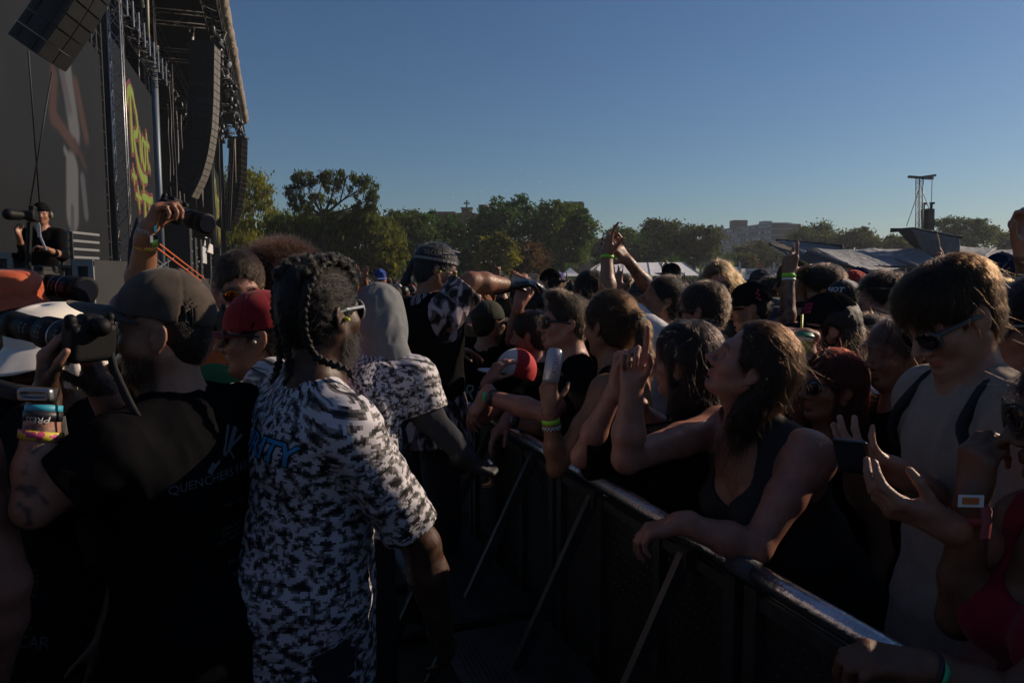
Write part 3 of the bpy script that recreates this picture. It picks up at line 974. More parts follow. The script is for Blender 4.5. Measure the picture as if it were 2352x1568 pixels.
# ================================================================ stage axis
SAZ = rad(-18.4)
sx_ = V(math.sin(SAZ), math.cos(SAZ), 0)          # runs along the stage front, away from us
sn_ = V(math.cos(SAZ), -math.sin(SAZ), 0)         # from the stage towards the audience
def SP(px, py, W):
    """point on the vertical plane W metres on the stage side of us, measured in the print"""
    p = P(px, py, 1.0) - V(0, 0, CAM_H)
    t = -W / np.dot(p, sn_)
    return p * t + V(0, 0, CAM_H)
def SU(px, py, u):
    """point on the plane across the stage, u metres along it, measured in the print"""
    p = P(px, py, 1.0) - V(0, 0, CAM_H)
    return p * (u / np.dot(p, sx_)) + V(0, 0, CAM_H)
def ST(u, W, z): return sx_ * u - sn_ * W + V(0, 0, z)

blackm = mat('stage_black', (.010, .010, .011), .75, var=.3, vscale=3)
drape = mat('black_drape', (.007, .007, .008), .95)
alu = mat('aluminium', (.28, .285, .30), .38, metal=.85, var=.15, vscale=6)
steel_d = mat('black_steel', (.013, .013, .014), .55, metal=.2)

def truss(name, a, b, w, n, m, label=None, cat='truss', r=.03, up=(0, 0, 1), group=None, tri=False):
    a, b = np.asarray(a, float), np.asarray(b, float)
    d = nrm(b - a); u = np.asarray(up, float)
    if abs(np.dot(u, d)) > .9: u = sn_
    x = nrm(np.cross(d, u)); y = np.cross(x, d)
    root = empty(name, a, label, cat, group)
    cs = [(-.5, -.5), (.5, -.5), (.5, .5), (-.5, .5)]
    base = None
    for i, (p, q) in enumerate(cs):
        o_ = x * p * w + y * q * w
        mb = MB().tube([a + o_, b + o_], r, 8)
        shift_build(mb, 'chord', m, root, True)
    mb = MB()
    for i in range(n):
        t0, t1 = i / n, (i + 1) / n
        for j in range(4):
            p0, p1 = cs[j], cs[(j + 1) % 4]
            if i % 2: p0, p1 = p1, p0
            A = a + (b - a) * t0 + x * p0[0] * w + y * p0[1] * w; Bq = a + (b - a) * t1 + x * p1[0] * w + y * p1[1] * w
            mb.tube([A, Bq], r * .55, 5, False)
            if j % 2 == 0: mb.tube([A, a + (b - a) * t0 + x * p1[0] * w + y * p1[1] * w], r * .5, 5, False)
    o = shift_build(mb, 'lattice', m, root, True); o['kind'] = 'stuff'
    return root

# ---------------------------------------------------------------- screens
def screen_mat(name, estr):
    if name in MATS: return MATS[name]
    m = bpy.data.materials.new(name); m.use_nodes = True
    N = m.node_tree.nodes; L = m.node_tree.links; b = N['Principled BSDF']
    b.inputs['Base Color'].default_value = (.0065, .0065, .0068, 1); b.inputs['Roughness'].default_value = .62; b.inputs['Specular IOR Level'].default_value = .08
    at = N.new('ShaderNodeAttribute'); at.attribute_name = 'tint'
    L.new(at.outputs['Color'], b.inputs['Emission Color']); b.inputs['Emission Strength'].default_value = estr
    MATS[name] = m
    return m
def screen(root, p00, p10, p11, p01, img, nx, ny, m):
    """p00 bottom near, p10 bottom far, p11 top far, p01 top near; img(u, v) -> rgb"""
    u, v = np.meshgrid(np.linspace(0, 1, nx), np.linspace(0, 1, ny), indexing='ij')
    Q = (p00 * (1 - u[..., None]) + p10 * u[..., None]) * (1 - v[..., None]) + (p01 * (1 - u[..., None]) + p11 * u[..., None]) * v[..., None]
    idx = np.arange(nx * ny).reshape(nx, ny)
    f = np.stack([idx[:-1, :-1], idx[1:, :-1], idx[1:, 1:], idx[:-1, 1:]], -1).reshape(-1, 4)
    o = put('picture', Q.reshape(-1, 3), f, m, root, False)
    color_attr(o.data, img(u.ravel(), v.ravel()))
    return o
def seg_d(u, v, a, b, asp):
    ax_, ay = a; bx, by = b
    px, py = (u - ax_) * asp, v - ay; dx, dy = (bx - ax_) * asp, by - ay
    h = np.clip((px * dx + py * dy) / (dx * dx + dy * dy + 1e-9), 0, 1)
    return np.hypot(px - h * dx, py - h * dy)
def video(u, v):
    """close view of a performer in a white vest and white trousers, washed out by the daylight"""
    asp = 1.25
    c = np.zeros((len(u), 3)) + np.array([.0125, .0125, .0125])
    c += (.010 * np.exp(-((u - .05) / .10) ** 2) * np.exp(-((v - .62) / .13) ** 2))[:, None] * np.array([.9, 1, 1.1])
    def blob(a, b, r, col, soft=.02, op=1.0):
        nonlocal c
        w = np.clip((r - seg_d(u, v, a, b, asp)) / soft, 0, 1) * op
        w = w * w * (3 - 2 * w)
        c = c * (1 - w[:, None]) + w[:, None] * np.array(col)
    sk = (.070, .034, .026); wh = (.125, .112, .104)
    blob((.50, .90), (.52, 1.0), .06, sk, .05)
    blob((.60, .82), (.66, .55), .085, wh, .04)
    blob((.57, .74), (.62, .62), .045, (.085, .07, .068), .03)
    blob((.70, .74), (.78, .56), .055, sk, .04)
    blob((.50, .70), (.47, .54), .055, sk, .04, .9)
    blob((.48, .54), (.66, .48), .045, sk, .03)
    blob((.66, .50), (.76, .42), .03, (.05, .022, .02), .03)
    blob((.56, .44), (.60, .41), .026, wh, .02)
    blob((.62, .38), (.60, .20), .085, wh, .03)
    blob((.72, .36), (.74, .22), .040, (.075, .07, .07), .02)
    blob((.60, .22), (.59, .14), .03, (.06, .055, .055), .02)
    blob((.16, .28), (.18, .21), .022, (.06, .018, .016), .05, .8)
    rg = np.random.default_rng(3)
    for i in range(26):
        a = rg.uniform(.74, .98), rg.uniform(.2, .62)
        blob(a, (a[0], a[1] + rg.uniform(.02, .09)), .006, (.055, .048, .043), .008, .6)
    for i in range(14):
        a = rg.uniform(.66, .98), rg.uniform(.02, .12)
        blob(a, (a[0], a[1] + .09), .018, (.034, .026, .022), .04, .5)
    c += (.004 * (vnoise(np.stack([u * 7, v * 5, u * 0], 1).astype(np.float32), 4)))[:, None]
    return np.maximum(c, .004)
scr_m = screen_mat('led_screen', .72)
W1 = 6.0
root = empty('video_screen', ST(24.5, W1, 0), 'tall grey video screen showing a washed-out performer in white', 'screen')
topz = CAM_H + 8.35; botz = CAM_H + .45
uA, uB = 18.45, 31.0
screen(root, ST(uA, W1, botz), ST(uB, W1, botz), ST(uB, W1, topz), ST(uA, W1, topz), video, 150, 130, scr_m)
mb = MB().box((ST(uA, W1 + .12, 0) + ST(uB, W1 + .12, 0)) / 2 + V(0, 0, (topz + botz) / 2), ((uB - uA) / 2 + .03, .1, (topz - botz) / 2 + .03), np.stack([sx_, sn_, V(0, 0, 1)], 1))
shift_build(mb, 'cabinet', blackm, root)
# legs under the screen
for uu in (uA + .6, (uA + uB) / 2, uB - .6):
    shift_build(MB().box(ST(uu, W1 + .15, botz / 2 - .02), (.12, .1, botz / 2 - .03), np.stack([sx_, sn_, V(0, 0, 1)], 1)), 'leg', steel_d, root)

lime = mat('lime_pixels', (.05, .06, .01), .6, emit=(.36, .50, .03), estr=.30)
redm = mat('red_pixels', (.05, .01, .01), .6, emit=(.20, .012, .014), estr=.3)
def dark_img(u, v):
    return np.zeros((len(u), 3)) + np.array([.0100, .0100, .0100]) + (.002 * vnoise(np.stack([u * 4, v * 6, u], 1).astype(np.float32), 8))[:, None]
# brush lettering: strokes in a 0..1 box (u across, v up), each (points, half width)
STROKES = [
    ([(.20, .83), (.22, .90), (.30, .945), (.40, .93), (.44, .86)], .030),
    ([(.30, .93), (.30, .80), (.30, .66), (.31, .585)], .036),
    ([(.44, .88), (.50, .82), (.52, .76), (.46, .71), (.36, .70)], .030),
    ([(.36, .70), (.40, .62), (.47, .535), (.56, .49), (.68, .478), (.80, .495)], .034),
    ([(.58, .76), (.58, .66), (.60, .57)], .030),
    ([(.70, .735), (.64, .70), (.64, .60), (.70, .53), (.76, .58), (.76, .70), (.70, .735)], .026),
    ([(.84, .79), (.84, .66), (.86, .56)], .028),
    ([(.74, .715), (.94, .72)], .018),
    ([(.90, .60), (.94, .56)], .02),
    ([(.62, .47), (.64, .42), (.63, .38)], .020),
    ([(.30, .50), (.31, .44), (.32, .40)], .022), ([(.24, .45), (.40, .45)], .016),
    ([(.42, .41), (.44, .34), (.46, .27)], .026), ([(.34, .35), (.54, .345)], .018),
    ([(.56, .36), (.70, .37), (.84, .36), (.96, .385)], .026),
    ([(.66, .365), (.66, .24), (.67, .10)], .034),
    ([(.66, .24), (.80, .245)], .022),
    ([(.82, .34), (.82, .22), (.83, .12)], .028),
    ([(.92, .37), (.90, .26), (.92, .16)], .022),
    ([(.98, .40), (.98, .30), (.99, .22)], .018),
]
def brush(root, org, ux, uz, wid, hei, W_off, m, grow_=0.0, name='lettering'):
    mb = MB()
    out = sn_ * W_off
    for si, (pts, hw) in enumerate(STROKES):
        hw = hw * .98 + grow_; k_ = 14
        pts = np.array(pts)
        t = np.linspace(0, len(pts) - 1, k_)
        q = np.stack([np.interp(t, np.arange(len(pts)), pts[:, i]) for i in (0, 1)], 1)
        q = np.concatenate([q[:1], (q[:-2] + q[1:-1] * 2 + q[2:]) / 4, q[-1:]])
        X = np.stack([q[:, 0] * wid, q[:, 1] * hei], 1)
        d = np.gradient(X, axis=0); d /= np.linalg.norm(d, axis=1, keepdims=True) + 1e-9
        n_ = np.stack([-d[:, 1], d[:, 0]], 1)
        w = hw * wid * (.55 + .45 * np.sin(np.linspace(.35, 2.85, k_))) * (1 + .12 * np.sin(np.arange(k_) * 2.1 + si))
        if grow_:
            X[0] -= d[0] * grow_ * wid; X[-1] += d[-1] * grow_ * wid
        Lf = X + n_ * w[:, None]; Rt = X - n_ * w[:, None]
        vs = [org + ux * p[0] + uz * p[1] + out + sn_ * .0004 * si for p in np.concatenate([Lf, Rt])]
        mb.add(vs, [(i, i + 1, k_ + i + 1, k_ + i) for i in range(k_ - 1)])
    return shift_build(mb, name, m, root)
def logo_screen(u0, u1, z0, z1, W, label):
    root = empty('logo_screen', ST((u0 + u1) / 2, W, 0), label, 'screen')
    screen(root, ST(u0, W, z0), ST(u1, W, z0), ST(u1, W, z1), ST(u0, W, z1), dark_img, 30, 30, scr_m)
    Rm = np.stack([sx_, sn_, V(0, 0, 1)], 1)
    shift_build(MB().box(ST((u0 + u1) / 2, W + .12, (z0 + z1) / 2), ((u1 - u0) / 2 + .03, .1, (z1 - z0) / 2 + .03), Rm), 'cabinet', blackm, root)
    wid, hei = (u1 - u0) * .74, (z1 - z0) * .86
    org = ST(u0 + (u1 - u0) * .14, W, z0 + (z1 - z0) * .06)
    brush(root, org, sx_, V(0, 0, 1), wid, hei, .012, redm, .028, 'red_outline')
    brush(root, org, sx_, V(0, 0, 1), wid, hei, .030, lime)
    for uu in (u0 + .5, u1 - .5):
        shift_build(MB().box(ST(uu, W + .15, z0 / 2 - .02), (.12, .1, z0 / 2 - .03), Rm), 'leg', steel_d, root)
    return root
logo_screen(33.1, 43.3, CAM_H + .55, CAM_H + 9.75, W1, 'dark screen with big lime brush lettering beside the video screen')
logo_screen(82.5, 93.5, CAM_H + 2.6, CAM_H + 12.2, W1, 'far dark screen with lime lettering at the end of the stage')

# ---------------------------------------------------------------- scaffold and trusses round the screens
Rst = np.stack([sx_, sn_, V(0, 0, 1)], 1)
sc_root = empty('scaffold_tower', ST(32.1, 7.2, 0), 'black scaffold tower between the video screen and the lettering screen', 'scaffold')
for uu in (31.15, 32.0, 32.85):
    for ww in (6.3, 8.2):
        shift_build(MB().tube([ST(uu, ww, 0), ST(uu, ww, 13)], .045, 6), 'post', steel_d, sc_root)
for z in np.arange(.8, 13, .62):
    for ww in (6.3, 8.2):
        shift_build(MB().tube([ST(31.15, ww, z), ST(32.85, ww, z)], .04, 6), 'ledger', steel_d, sc_root)
        shift_build(MB().tube([ST(31.15 if ww < 7 else 32.85, ww, z), ST(32.0, ww, z + .62)], .022, 5), 'brace', steel_d, sc_root)
truss('truss_tower', ST(31.6, 5.55, 0), ST(31.6, 5.55, 14), .42, 26, alu, 'bright aluminium truss leg standing beside the video screen', r=.032)
truss('truss_beam', ST(26, 5.6, CAM_H + 10.9), ST(44.2, 5.6, CAM_H + 10.9), .6, 22, steel_d, 'black header truss above the lettering screen', r=.04)
mb = MB()
hr = empty('truss_bracket_row', ST(30, 5.2, CAM_H + 11), 'row of silver hanger plates along the header truss', 'bracket')
for uu in np.arange(27, 44.5, 1.35):
    shift_build(MB().box(ST(uu, 5.22, CAM_H + 10.85), (.055, .02, .52), Rst), 'hanger_plate', mat('zinc', (.62, .63, .64), .35, metal=.6), hr)
tag(MB().tube([ST(43.9, 5.9, 0), ST(43.9, 5.9, 13.5)], .16, 10).build('steel_column', mat('blue_grey_steel', (.12, .15, .19), .5, metal=.4), None, True), 'blue grey steel column right of the lettering screen', 'column')
truss('truss_tower', ST(46.2, 6.4, 0), ST(46.2, 6.4, 20.5), .6, 30, steel_d, 'black truss tower at the near corner of the stage opening', r=.04)
truss('truss_tower', ST(56.0, 12.5, 0), ST(56.0, 12.5, 20), .7, 26, steel_d, 'black truss tower deep inside the stage', r=.05)

# ---------------------------------------------------------------- main stage: deck, drapes, roof
stage = empty('main_stage', ST(68, 14, 0), 'huge black festival stage with a tarpaulin roof along the left', 'stage')
shift_build(MB().box(ST(69, 17, .9), (24.5, 11, .9), Rst), 'deck', blackm, stage)
shift_build(MB().box(ST(69, 28, 11.5), (25, .1, 11), Rst), 'back_drape', drape, stage)
shift_build(MB().box(ST(94.2, 18, 11.8), (.1, 12.5, 10.8), Rst), 'side_drape', drape, stage)
shift_build(MB().box(ST(45.2, 17.5, 10.4), (.1, 10, 9.2), Rst), 'side_drape', drape, stage)
# roof sheet with a rolled front edge, slightly sagging between ribs
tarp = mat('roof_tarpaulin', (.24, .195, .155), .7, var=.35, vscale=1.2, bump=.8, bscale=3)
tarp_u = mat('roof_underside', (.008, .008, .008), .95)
n_u, prof = 60, []
for t in np.linspace(0, 1, 9):
    a = -PI / 2 + t * PI
    prof.append((2.72 - .42 * math.cos(a), 20.0 + .55 * math.sin(a)))
prof += [(6, 21.5), (12, 23.2), (18, 24), (28, 23)]
prof = [(2.9, 19.4)] + prof
rg = np.random.default_rng(11)
vs = []; us = np.linspace(45, 89.5, n_u)
for i, uu in enumerate(us):
    sag = .10 * abs(math.sin(i * PI / 6)) + .05 * rg.normal()
    for (w_, z_) in prof: vs.append(ST(uu, w_ + sag * .4, z_ - sag + (uu - 68) * .008))
m_ = len(prof)
fs = [(i * m_ + j, (i + 1) * m_ + j, (i + 1) * m_ + j + 1, i * m_ + j + 1) for i in range(n_u - 1) for j in range(m_ - 1)]
ro = shift_build(MB().add(vs, fs), 'roof', tarp, stage, True)
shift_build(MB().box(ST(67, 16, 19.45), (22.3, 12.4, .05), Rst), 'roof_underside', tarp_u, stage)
truss('truss_beam', ST(46, 3.3, 18.6), ST(89.3, 3.3, 19.1), .9, 44, steel_d, 'long black front truss hanging under the stage roof edge', r=.05)
truss('truss_beam', ST(47, 7.3, 18.0), ST(89.0, 7.3, 18.6), .9, 40, steel_d, 'second black truss behind the front truss under the roof', r=.05)
for q, uu in enumerate((49, 57, 73, 83)):
    truss('truss_beam', ST(uu, 3.6, 17.6), ST(uu, 26, 17.6), .7, 22, steel_d, ('nearest', 'second', 'third', 'farthest')[q] + ' black cross truss under the stage roof', r=.05, group='cross trusses under the stage roof')
truss('truss_beam', ST(86.5, 3.4, 15.8), ST(95, 3.4, 15.2), .9, 9, alu, 'short bright truss jutting out at the far roof corner', r=.06)

# stage lights: one with its parts, then copies
lite_body = MB()
LB = MB().tube([V(0, 0, 0), V(0, 0, -.10), V(0, 0, -.34), V(0, 0, -.55)], [.10, .17, .19, .24], 12)
LB_me = LB.mesh('lamp_can', True); LB_me.materials.append(mat('lamp_can', (.03, .03, .032), .35, metal=.5))
LL_me = MB().tube([V(0, 0, -.555), V(0, 0, -.57)], [.21, .20], 12).mesh('lamp_lens', True); LL_me.materials.append(mat('lamp_glass', (.25, .26, .28), .08, spec=.9))
LY_me = MB().bar(V(-.22, 0, .30), V(.22, 0, .30), .05).bar(V(-.22, 0, .32), V(-.22, 0, -.2), .05).bar(V(.22, 0, .32), V(.22, 0, -.2), .05).mesh('yoke'); LY_me.materials.append(steel_d)
rg = np.random.default_rng(5)
cnt = 0
spots = []
for uu in np.arange(50, 89, .62):
    spots.append((uu, 3.1 + rg.uniform(-.3, .3), 17.75 + rg.uniform(-.5, .3) + (uu - 68) * .01))
for uu in np.arange(51, 89, .95):
    spots.append((uu, 4.6 + rg.uniform(-.5, .5), 17.2 + rg.uniform(-.5, .5)))
for uu in np.arange(52, 89, 1.3):
    spots.append((uu, 7.2 + rg.uniform(-.3, .3), 16.9 + rg.uniform(-.5, .5)))
for (uu, ww, zz) in spots:
    o = empty('stage_light', ST(uu, ww, zz), 'spotlight hanging with others under the stage roof truss', 'spotlight', 'spotlights hanging under the stage roof')
    q = frame(rg.uniform(0, 360), rg.uniform(-55, 25))
    o.rotation_euler = Matrix(q.tolist()).to_euler()
    s_ = rg.uniform(.8, 1.25); o.scale = (s_, s_, s_)
    for nm, me in (('lamp_can', LB_me), ('lamp_lens', LL_me), ('yoke', LY_me)):
        link(bpy.data.objects.new(nm, me), o)
# loose cables and hanging chains in the opening
rope = mat('pale_rope', (.42, .38, .26), .8); cab = mat('cable', (.05, .05, .055), .5)
for i in range(20):
    uu = 46.5 + i * 1.4 + rg.uniform(-.4, .4); ww = rg.uniform(4.5, 12); z1 = rg.uniform(13, 19); z0 = rg.uniform(2, 9)
    pts = [ST(uu + .25 * math.sin(j * 1.3 + i), ww, z1 + (z0 - z1) * j / 10) for j in range(11)]
    tag(MB().tube(pts, rg.uniform(.025, .07), 6).build('hanging_cable', cab if i % 3 else mat('grey_cable', (.22, .22, .22), .5), None, True), 'cable hanging in the dark opening of the stage', 'cable', 'cables hanging in the stage opening')
for (px_, y0, y1, w_) in ((339, -10, 87, 5.0), (327, -10, 18, 5.2), (540, 318, 420, 3.0)):
    tag(MB().tube([SP(px_, y0, w_), SP(px_ + 2, y1, w_)], .05 if px_ < 400 else .03, 6).build('hoist_chain', rope, None, True), {339: 'long pale chain hanging above the lettering screen', 327: 'short pale chain left of the long one', 540: 'pale chain beside the far line array'}[px_], 'chain')
# racks, panels and small bright things at the back of the stage
for (x0, y0, x1, y1, w_, col, lab) in ((469, 548, 480, 572, 5.4, (.55, .56, .58), 'white slanted panel at the back of the stage'), (458, 570, 474, 602, 5.2, (.42, .44, .46), 'pale grey cabinet door low on the stage'), (478, 563, 489, 579, 5.0, (.6, .58, .58), 'small white crate high beside the far screen')):
    a, b = SP(x0, y1, w_), SP(x1, y0, w_)
    mb = MB(); d_ = b - a
    h0 = a + V(0, 0, d_[2])
    mb.add([a, a + V(d_[0], d_[1], 0), b, h0 + (b - h0) * .45], [(0, 1, 2, 3)])
    o = mb.build('white_board', mat('panel_%d' % x0, col, .5)); md = o.modifiers.new('t', 'SOLIDIFY'); md.thickness = .08
    tag(o, lab, 'panel')
# speaker towers and frames low on the stage
for i, (uu, ww, hh) in enumerate(((47, 5.2, 3.2), (52, 5.4, 2.7), (58, 5.6, 2.9), (66, 5.6, 3.4), (75, 5.4, 3.0))):
    r_ = empty('amp_rack', ST(uu, ww, 1.8), ('nearest', 'second', 'middle', 'fourth', 'farthest')[i] + ' black amplifier rack standing low on the stage edge', 'rack', 'amplifier racks on the stage edge')
    shift_build(MB().box(ST(uu, ww, 1.8 + hh / 2), (.7, .5, hh / 2), Rst), 'case', blackm, r_)
    for j in range(4): shift_build(MB().box(ST(uu, ww - .52, 2.0 + hh * j / 4.4), (.6, .02, .05), Rst), 'handle_bar', alu, r_)

# ---------------------------------------------------------------- line arrays
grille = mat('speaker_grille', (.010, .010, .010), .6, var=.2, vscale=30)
grille_lit = mat('sunlit_speaker_front', (.10, .092, .078), .6, var=.25, vscale=12)  # paler copy of the black grille; sunlit front put into the colour
def line_array(curve, width, depth, face, label, front_m, n, group=None, cables=None):
    """curve: points down the front of the array; face: direction the boxes fire at the top"""
    curve = np.array(curve)
    t = np.linspace(0, len(curve) - 1, n + 1)
    q = np.stack([np.interp(t, np.arange(len(curve)), curve[:, i]) for i in range(3)], 1)
    q = np.concatenate([q[:1], (q[:-2] + 2 * q[1:-1] + q[2:]) / 4, q[-1:]])
    root = empty('line_array', q[-1], label, 'loudspeaker', group)
    side = nrm(np.cross(face, V(0, 0, 1)))
    for i in range(n):
        a, b = q[i], q[i + 1]
        d = nrm(b - a); fwd = nrm(np.cross(side, d));
        if np.dot(fwd, face) < 0: fwd = -fwd
        h = np.linalg.norm(b - a) * .96
        R = np.stack([side, fwd, d], 1)
        c = (a + b) / 2
        hb = depth / 2
        # wedge shaped box: full height at the front, lower at the back
        vv = []
        for y_, hh in ((0, h / 2), (-depth, h / 2 * .96)):
            for x_ in (-width / 2, width / 2):
                for z_ in (-hh, hh): vv.append(c + side * x_ + fwd * y_ + d * z_)
        box_ = shift_build(MB().add(vv, [(0, 1, 3, 2), (4, 6, 7, 5), (0, 4, 5, 1), (2, 3, 7, 6), (0, 2, 6, 4), (1, 5, 7, 3)]), 'speaker_box', grille, root)
        mb = MB()
        for sg in (-1, 1): mb.box(c + side * sg * width * .25 + fwd * .012, (width * .235, .012, h * .46), R)
        shift_build(mb, 'grille', front_m, root).parent = box_
        mb = MB()
        for sg in (-1, 1):
            mb.box(c + side * sg * (width / 2 + .012) - fwd * depth * .25, (.012, .05, h * .42), R)
            mb.box(c + side * sg * (width / 2 + .012) - fwd * depth * .8, (.012, .04, h * .36), R)
        bo_ = shift_build(mb, 'bracket', blackm, root); bo_.parent = box_; bo_['kind'] = 'stuff'
    top = q[0]
    shift_build(MB().box(top - nrm(q[1] - q[0]) * .12 - face * depth * .5, (width * .4, depth * .7, .08), np.stack([side, face, V(0, 0, 1)], 1)), 'flying_frame', steel_d, root)
    return root
sheen = mat('array_cloth', (.010, .010, .010), .5, var=.3, vscale=6)
fa = V(math.sin(rad(81)), math.cos(rad(81)), 0)
c0 = SP(117, 146, 4.4)
crv = [c0 + V(0, 0, z) + fa * f_ for z, f_ in ((4.4, 1.72), (3.0, 1.55), (2.0, 1.22), (1.25, .84), (.62, .44), (.0, .0))]
line_array(crv, 1.30, .62, fa, 'near hanging line array of dark wedge cabinets above the video screen', sheen, 11)
for (a_, b_) in (((65, 118), (91, 470)), ((119, 166), (69, 470))):
    tag(MB().tube([SP(*a_, 4.6), SP(*b_, 5.2)], .016, 6).build('guy_cable', steel_d, None, True), 'thin black cable crossing in front of the video screen, starting ' + ('at the array corner' if a_[0] < 100 else 'under the array middle'), 'cable')
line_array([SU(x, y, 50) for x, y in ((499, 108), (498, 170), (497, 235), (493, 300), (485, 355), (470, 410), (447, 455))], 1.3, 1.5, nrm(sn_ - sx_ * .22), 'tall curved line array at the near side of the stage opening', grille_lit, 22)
line_array([SU(x, y, 80) for x, y in ((562, 320), (561, 370), (559, 420), (553, 470), (541, 510), (522, 532))], 1.3, 1.3, nrm(sn_ - sx_ * .45), 'far curved line array hanging against the yellow tree', mat('matt_black', (.004, .004, .004), 1.0, spec=.05), 20)
for k_ in range(3):
    pts = [SU(528 + k_ * 5 - 1.2 * j, 320 + j * 26, 79) for j in range(9)]
    tag(MB().tube(pts, .05, 6).build('hanging_cable', cab, None, True), 'black cable hanging left of the far line array', 'cable', 'cables beside the far line array')

# ---------------------------------------------------------------- things at the foot of the screens
def cabinet(px0, py0, px1, py1, d, label, m, front=None, name='speaker_cabinet'):
    a, b = P(px0, py1, d), P(px1, py0, d)
    c = (a + b) / 2; w = abs(b[0] - a[0]) / 2
    z1 = b[2]
    r = empty(name, V(c[0], c[1], 0), label, 'cabinet')
    bm = MB().box(V(c[0], c[1] + .35, z1 / 2), (w, .35, z1 / 2)); shift_build(bm, 'case', m, r)
    mb = MB()
    for x_ in (-w + .03, w - .03): mb.box(V(c[0] + x_, c[1] - .012, z1 / 2), (.03, .012, z1 / 2 - .01))
    mb.box(V(c[0], c[1] - .015, z1 - .035), (w, .014, .035))
    shift_build(mb, 'edge_trim', front or alu, r)
    return r
cabinet(-14, 580, 30, 660, 8.2, 'dark loudspeaker cabinet with grey edges at the far left', blackm, mat('grey_trim', (.16, .165, .17), .5))
cabinet(172, 597, 216, 680, 8.0, 'grey edged loudspeaker cabinet in front of the video screen', blackm, mat('grey_trim', (.16, .165, .17), .5))
rk = empty('equipment_rack', P(152, 640, 9.2) * V(1, 1, 0), 'open metal equipment rack beside the camera operator', 'rack')
for (x_, y_) in ((139, 9.0), (163, 9.0), (139, 9.6), (163, 9.6)):
    a = P(x_, 531, y_); shift_build(MB().tube([V(a[0], a[1], 0), a], .02, 6), 'post', steel_d, rk)
for yy in (533, 552, 571, 590, 612):
    a, b = P(139, yy, 9.0), P(163, yy, 9.0)
    shift_build(MB().box((a + b) / 2 + V(0, .3, 0), (abs(b[0] - a[0]) / 2, .32, .015)), 'shelf', mat('grey_trim', (.16, .165, .17), .5), rk)
# camera riser
rs = empty('camera_riser', P(82, 640, 8.4) * V(1, 1, 0), 'black riser the camera operator stands on', 'platform')
q0 = P(82, 636, 8.4)
shift_build(MB().box(V(q0[0], q0[1] + .2, q0[2] / 2 - .35), (.6, .6, q0[2] / 2 - .35)), 'skirt', drape, rs)
shift_build(MB().box(V(q0[0], q0[1] + .2, q0[2] - .66), (.65, .65, .035)), 'deck', blackm, rs)
RISER_Z = q0[2] - .62

# stair ramp with orange handrails
rp = empty('stair_ramp', SP(400, 640, 4.6) * V(1, 1, 0), 'aluminium stair frame with orange handrails at the stage foot', 'stairs')
orange = mat('orange_rail', (.62, .13, .035), .5)
for k_, (a_, b_) in enumerate((((356, 566), (462, 645)), ((366, 560), (470, 640)))):
    shift_build(MB().tube([SP(*a_, 4.5), SP(*b_, 4.5)], .035, 6), 'handrail', orange, rp)
for (a_, b_) in (((352, 590), (432, 652)), ((356, 604), (412, 650)), ((372, 645), (436, 615)), ((352, 622), (400, 592)), ((392, 655), (452, 640)), ((346, 640), (372, 612))):
    shift_build(MB().tube([SP(*a_, 4.6), SP(*b_, 4.6)], .04, 6), 'stringer', alu, rp)
for x_ in (352, 385, 420, 455):
    a = SP(x_, 566 + (x_ - 352) * .78, 4.55); shift_build(MB().tube([V(a[0], a[1], 0), a], .03, 6), 'post', alu, rp)

# ================================================================ trees
leafm = {}
def leaf_mat(name, col):
    if name in leafm: return leafm[name]
    m = bpy.data.materials.new('foliage_' + name); m.use_nodes = True
    N = m.node_tree.nodes; L = m.node_tree.links
    N.clear()
    out = N.new('ShaderNodeOutputMaterial'); d = N.new('ShaderNodeBsdfDiffuse'); t = N.new('ShaderNodeBsdfTranslucent'); ad = N.new('ShaderNodeMixShader')
    at = N.new('ShaderNodeAttribute'); at.attribute_name = 'tint'
    L.new(at.outputs['Color'], d.inputs['Color']); L.new(at.outputs['Color'], t.inputs['Color'])
    ad.inputs[0].default_value = .38
    L.new(d.outputs[0], ad.inputs[1]); L.new(t.outputs[0], ad.inputs[2]); L.new(ad.outputs[0], out.inputs[0])
    leafm[name] = m
    return m
bark = mat('bark', (.05, .038, .028), .9, var=.3, vscale=4, bump=.6, bscale=12)
TREE_N = 0
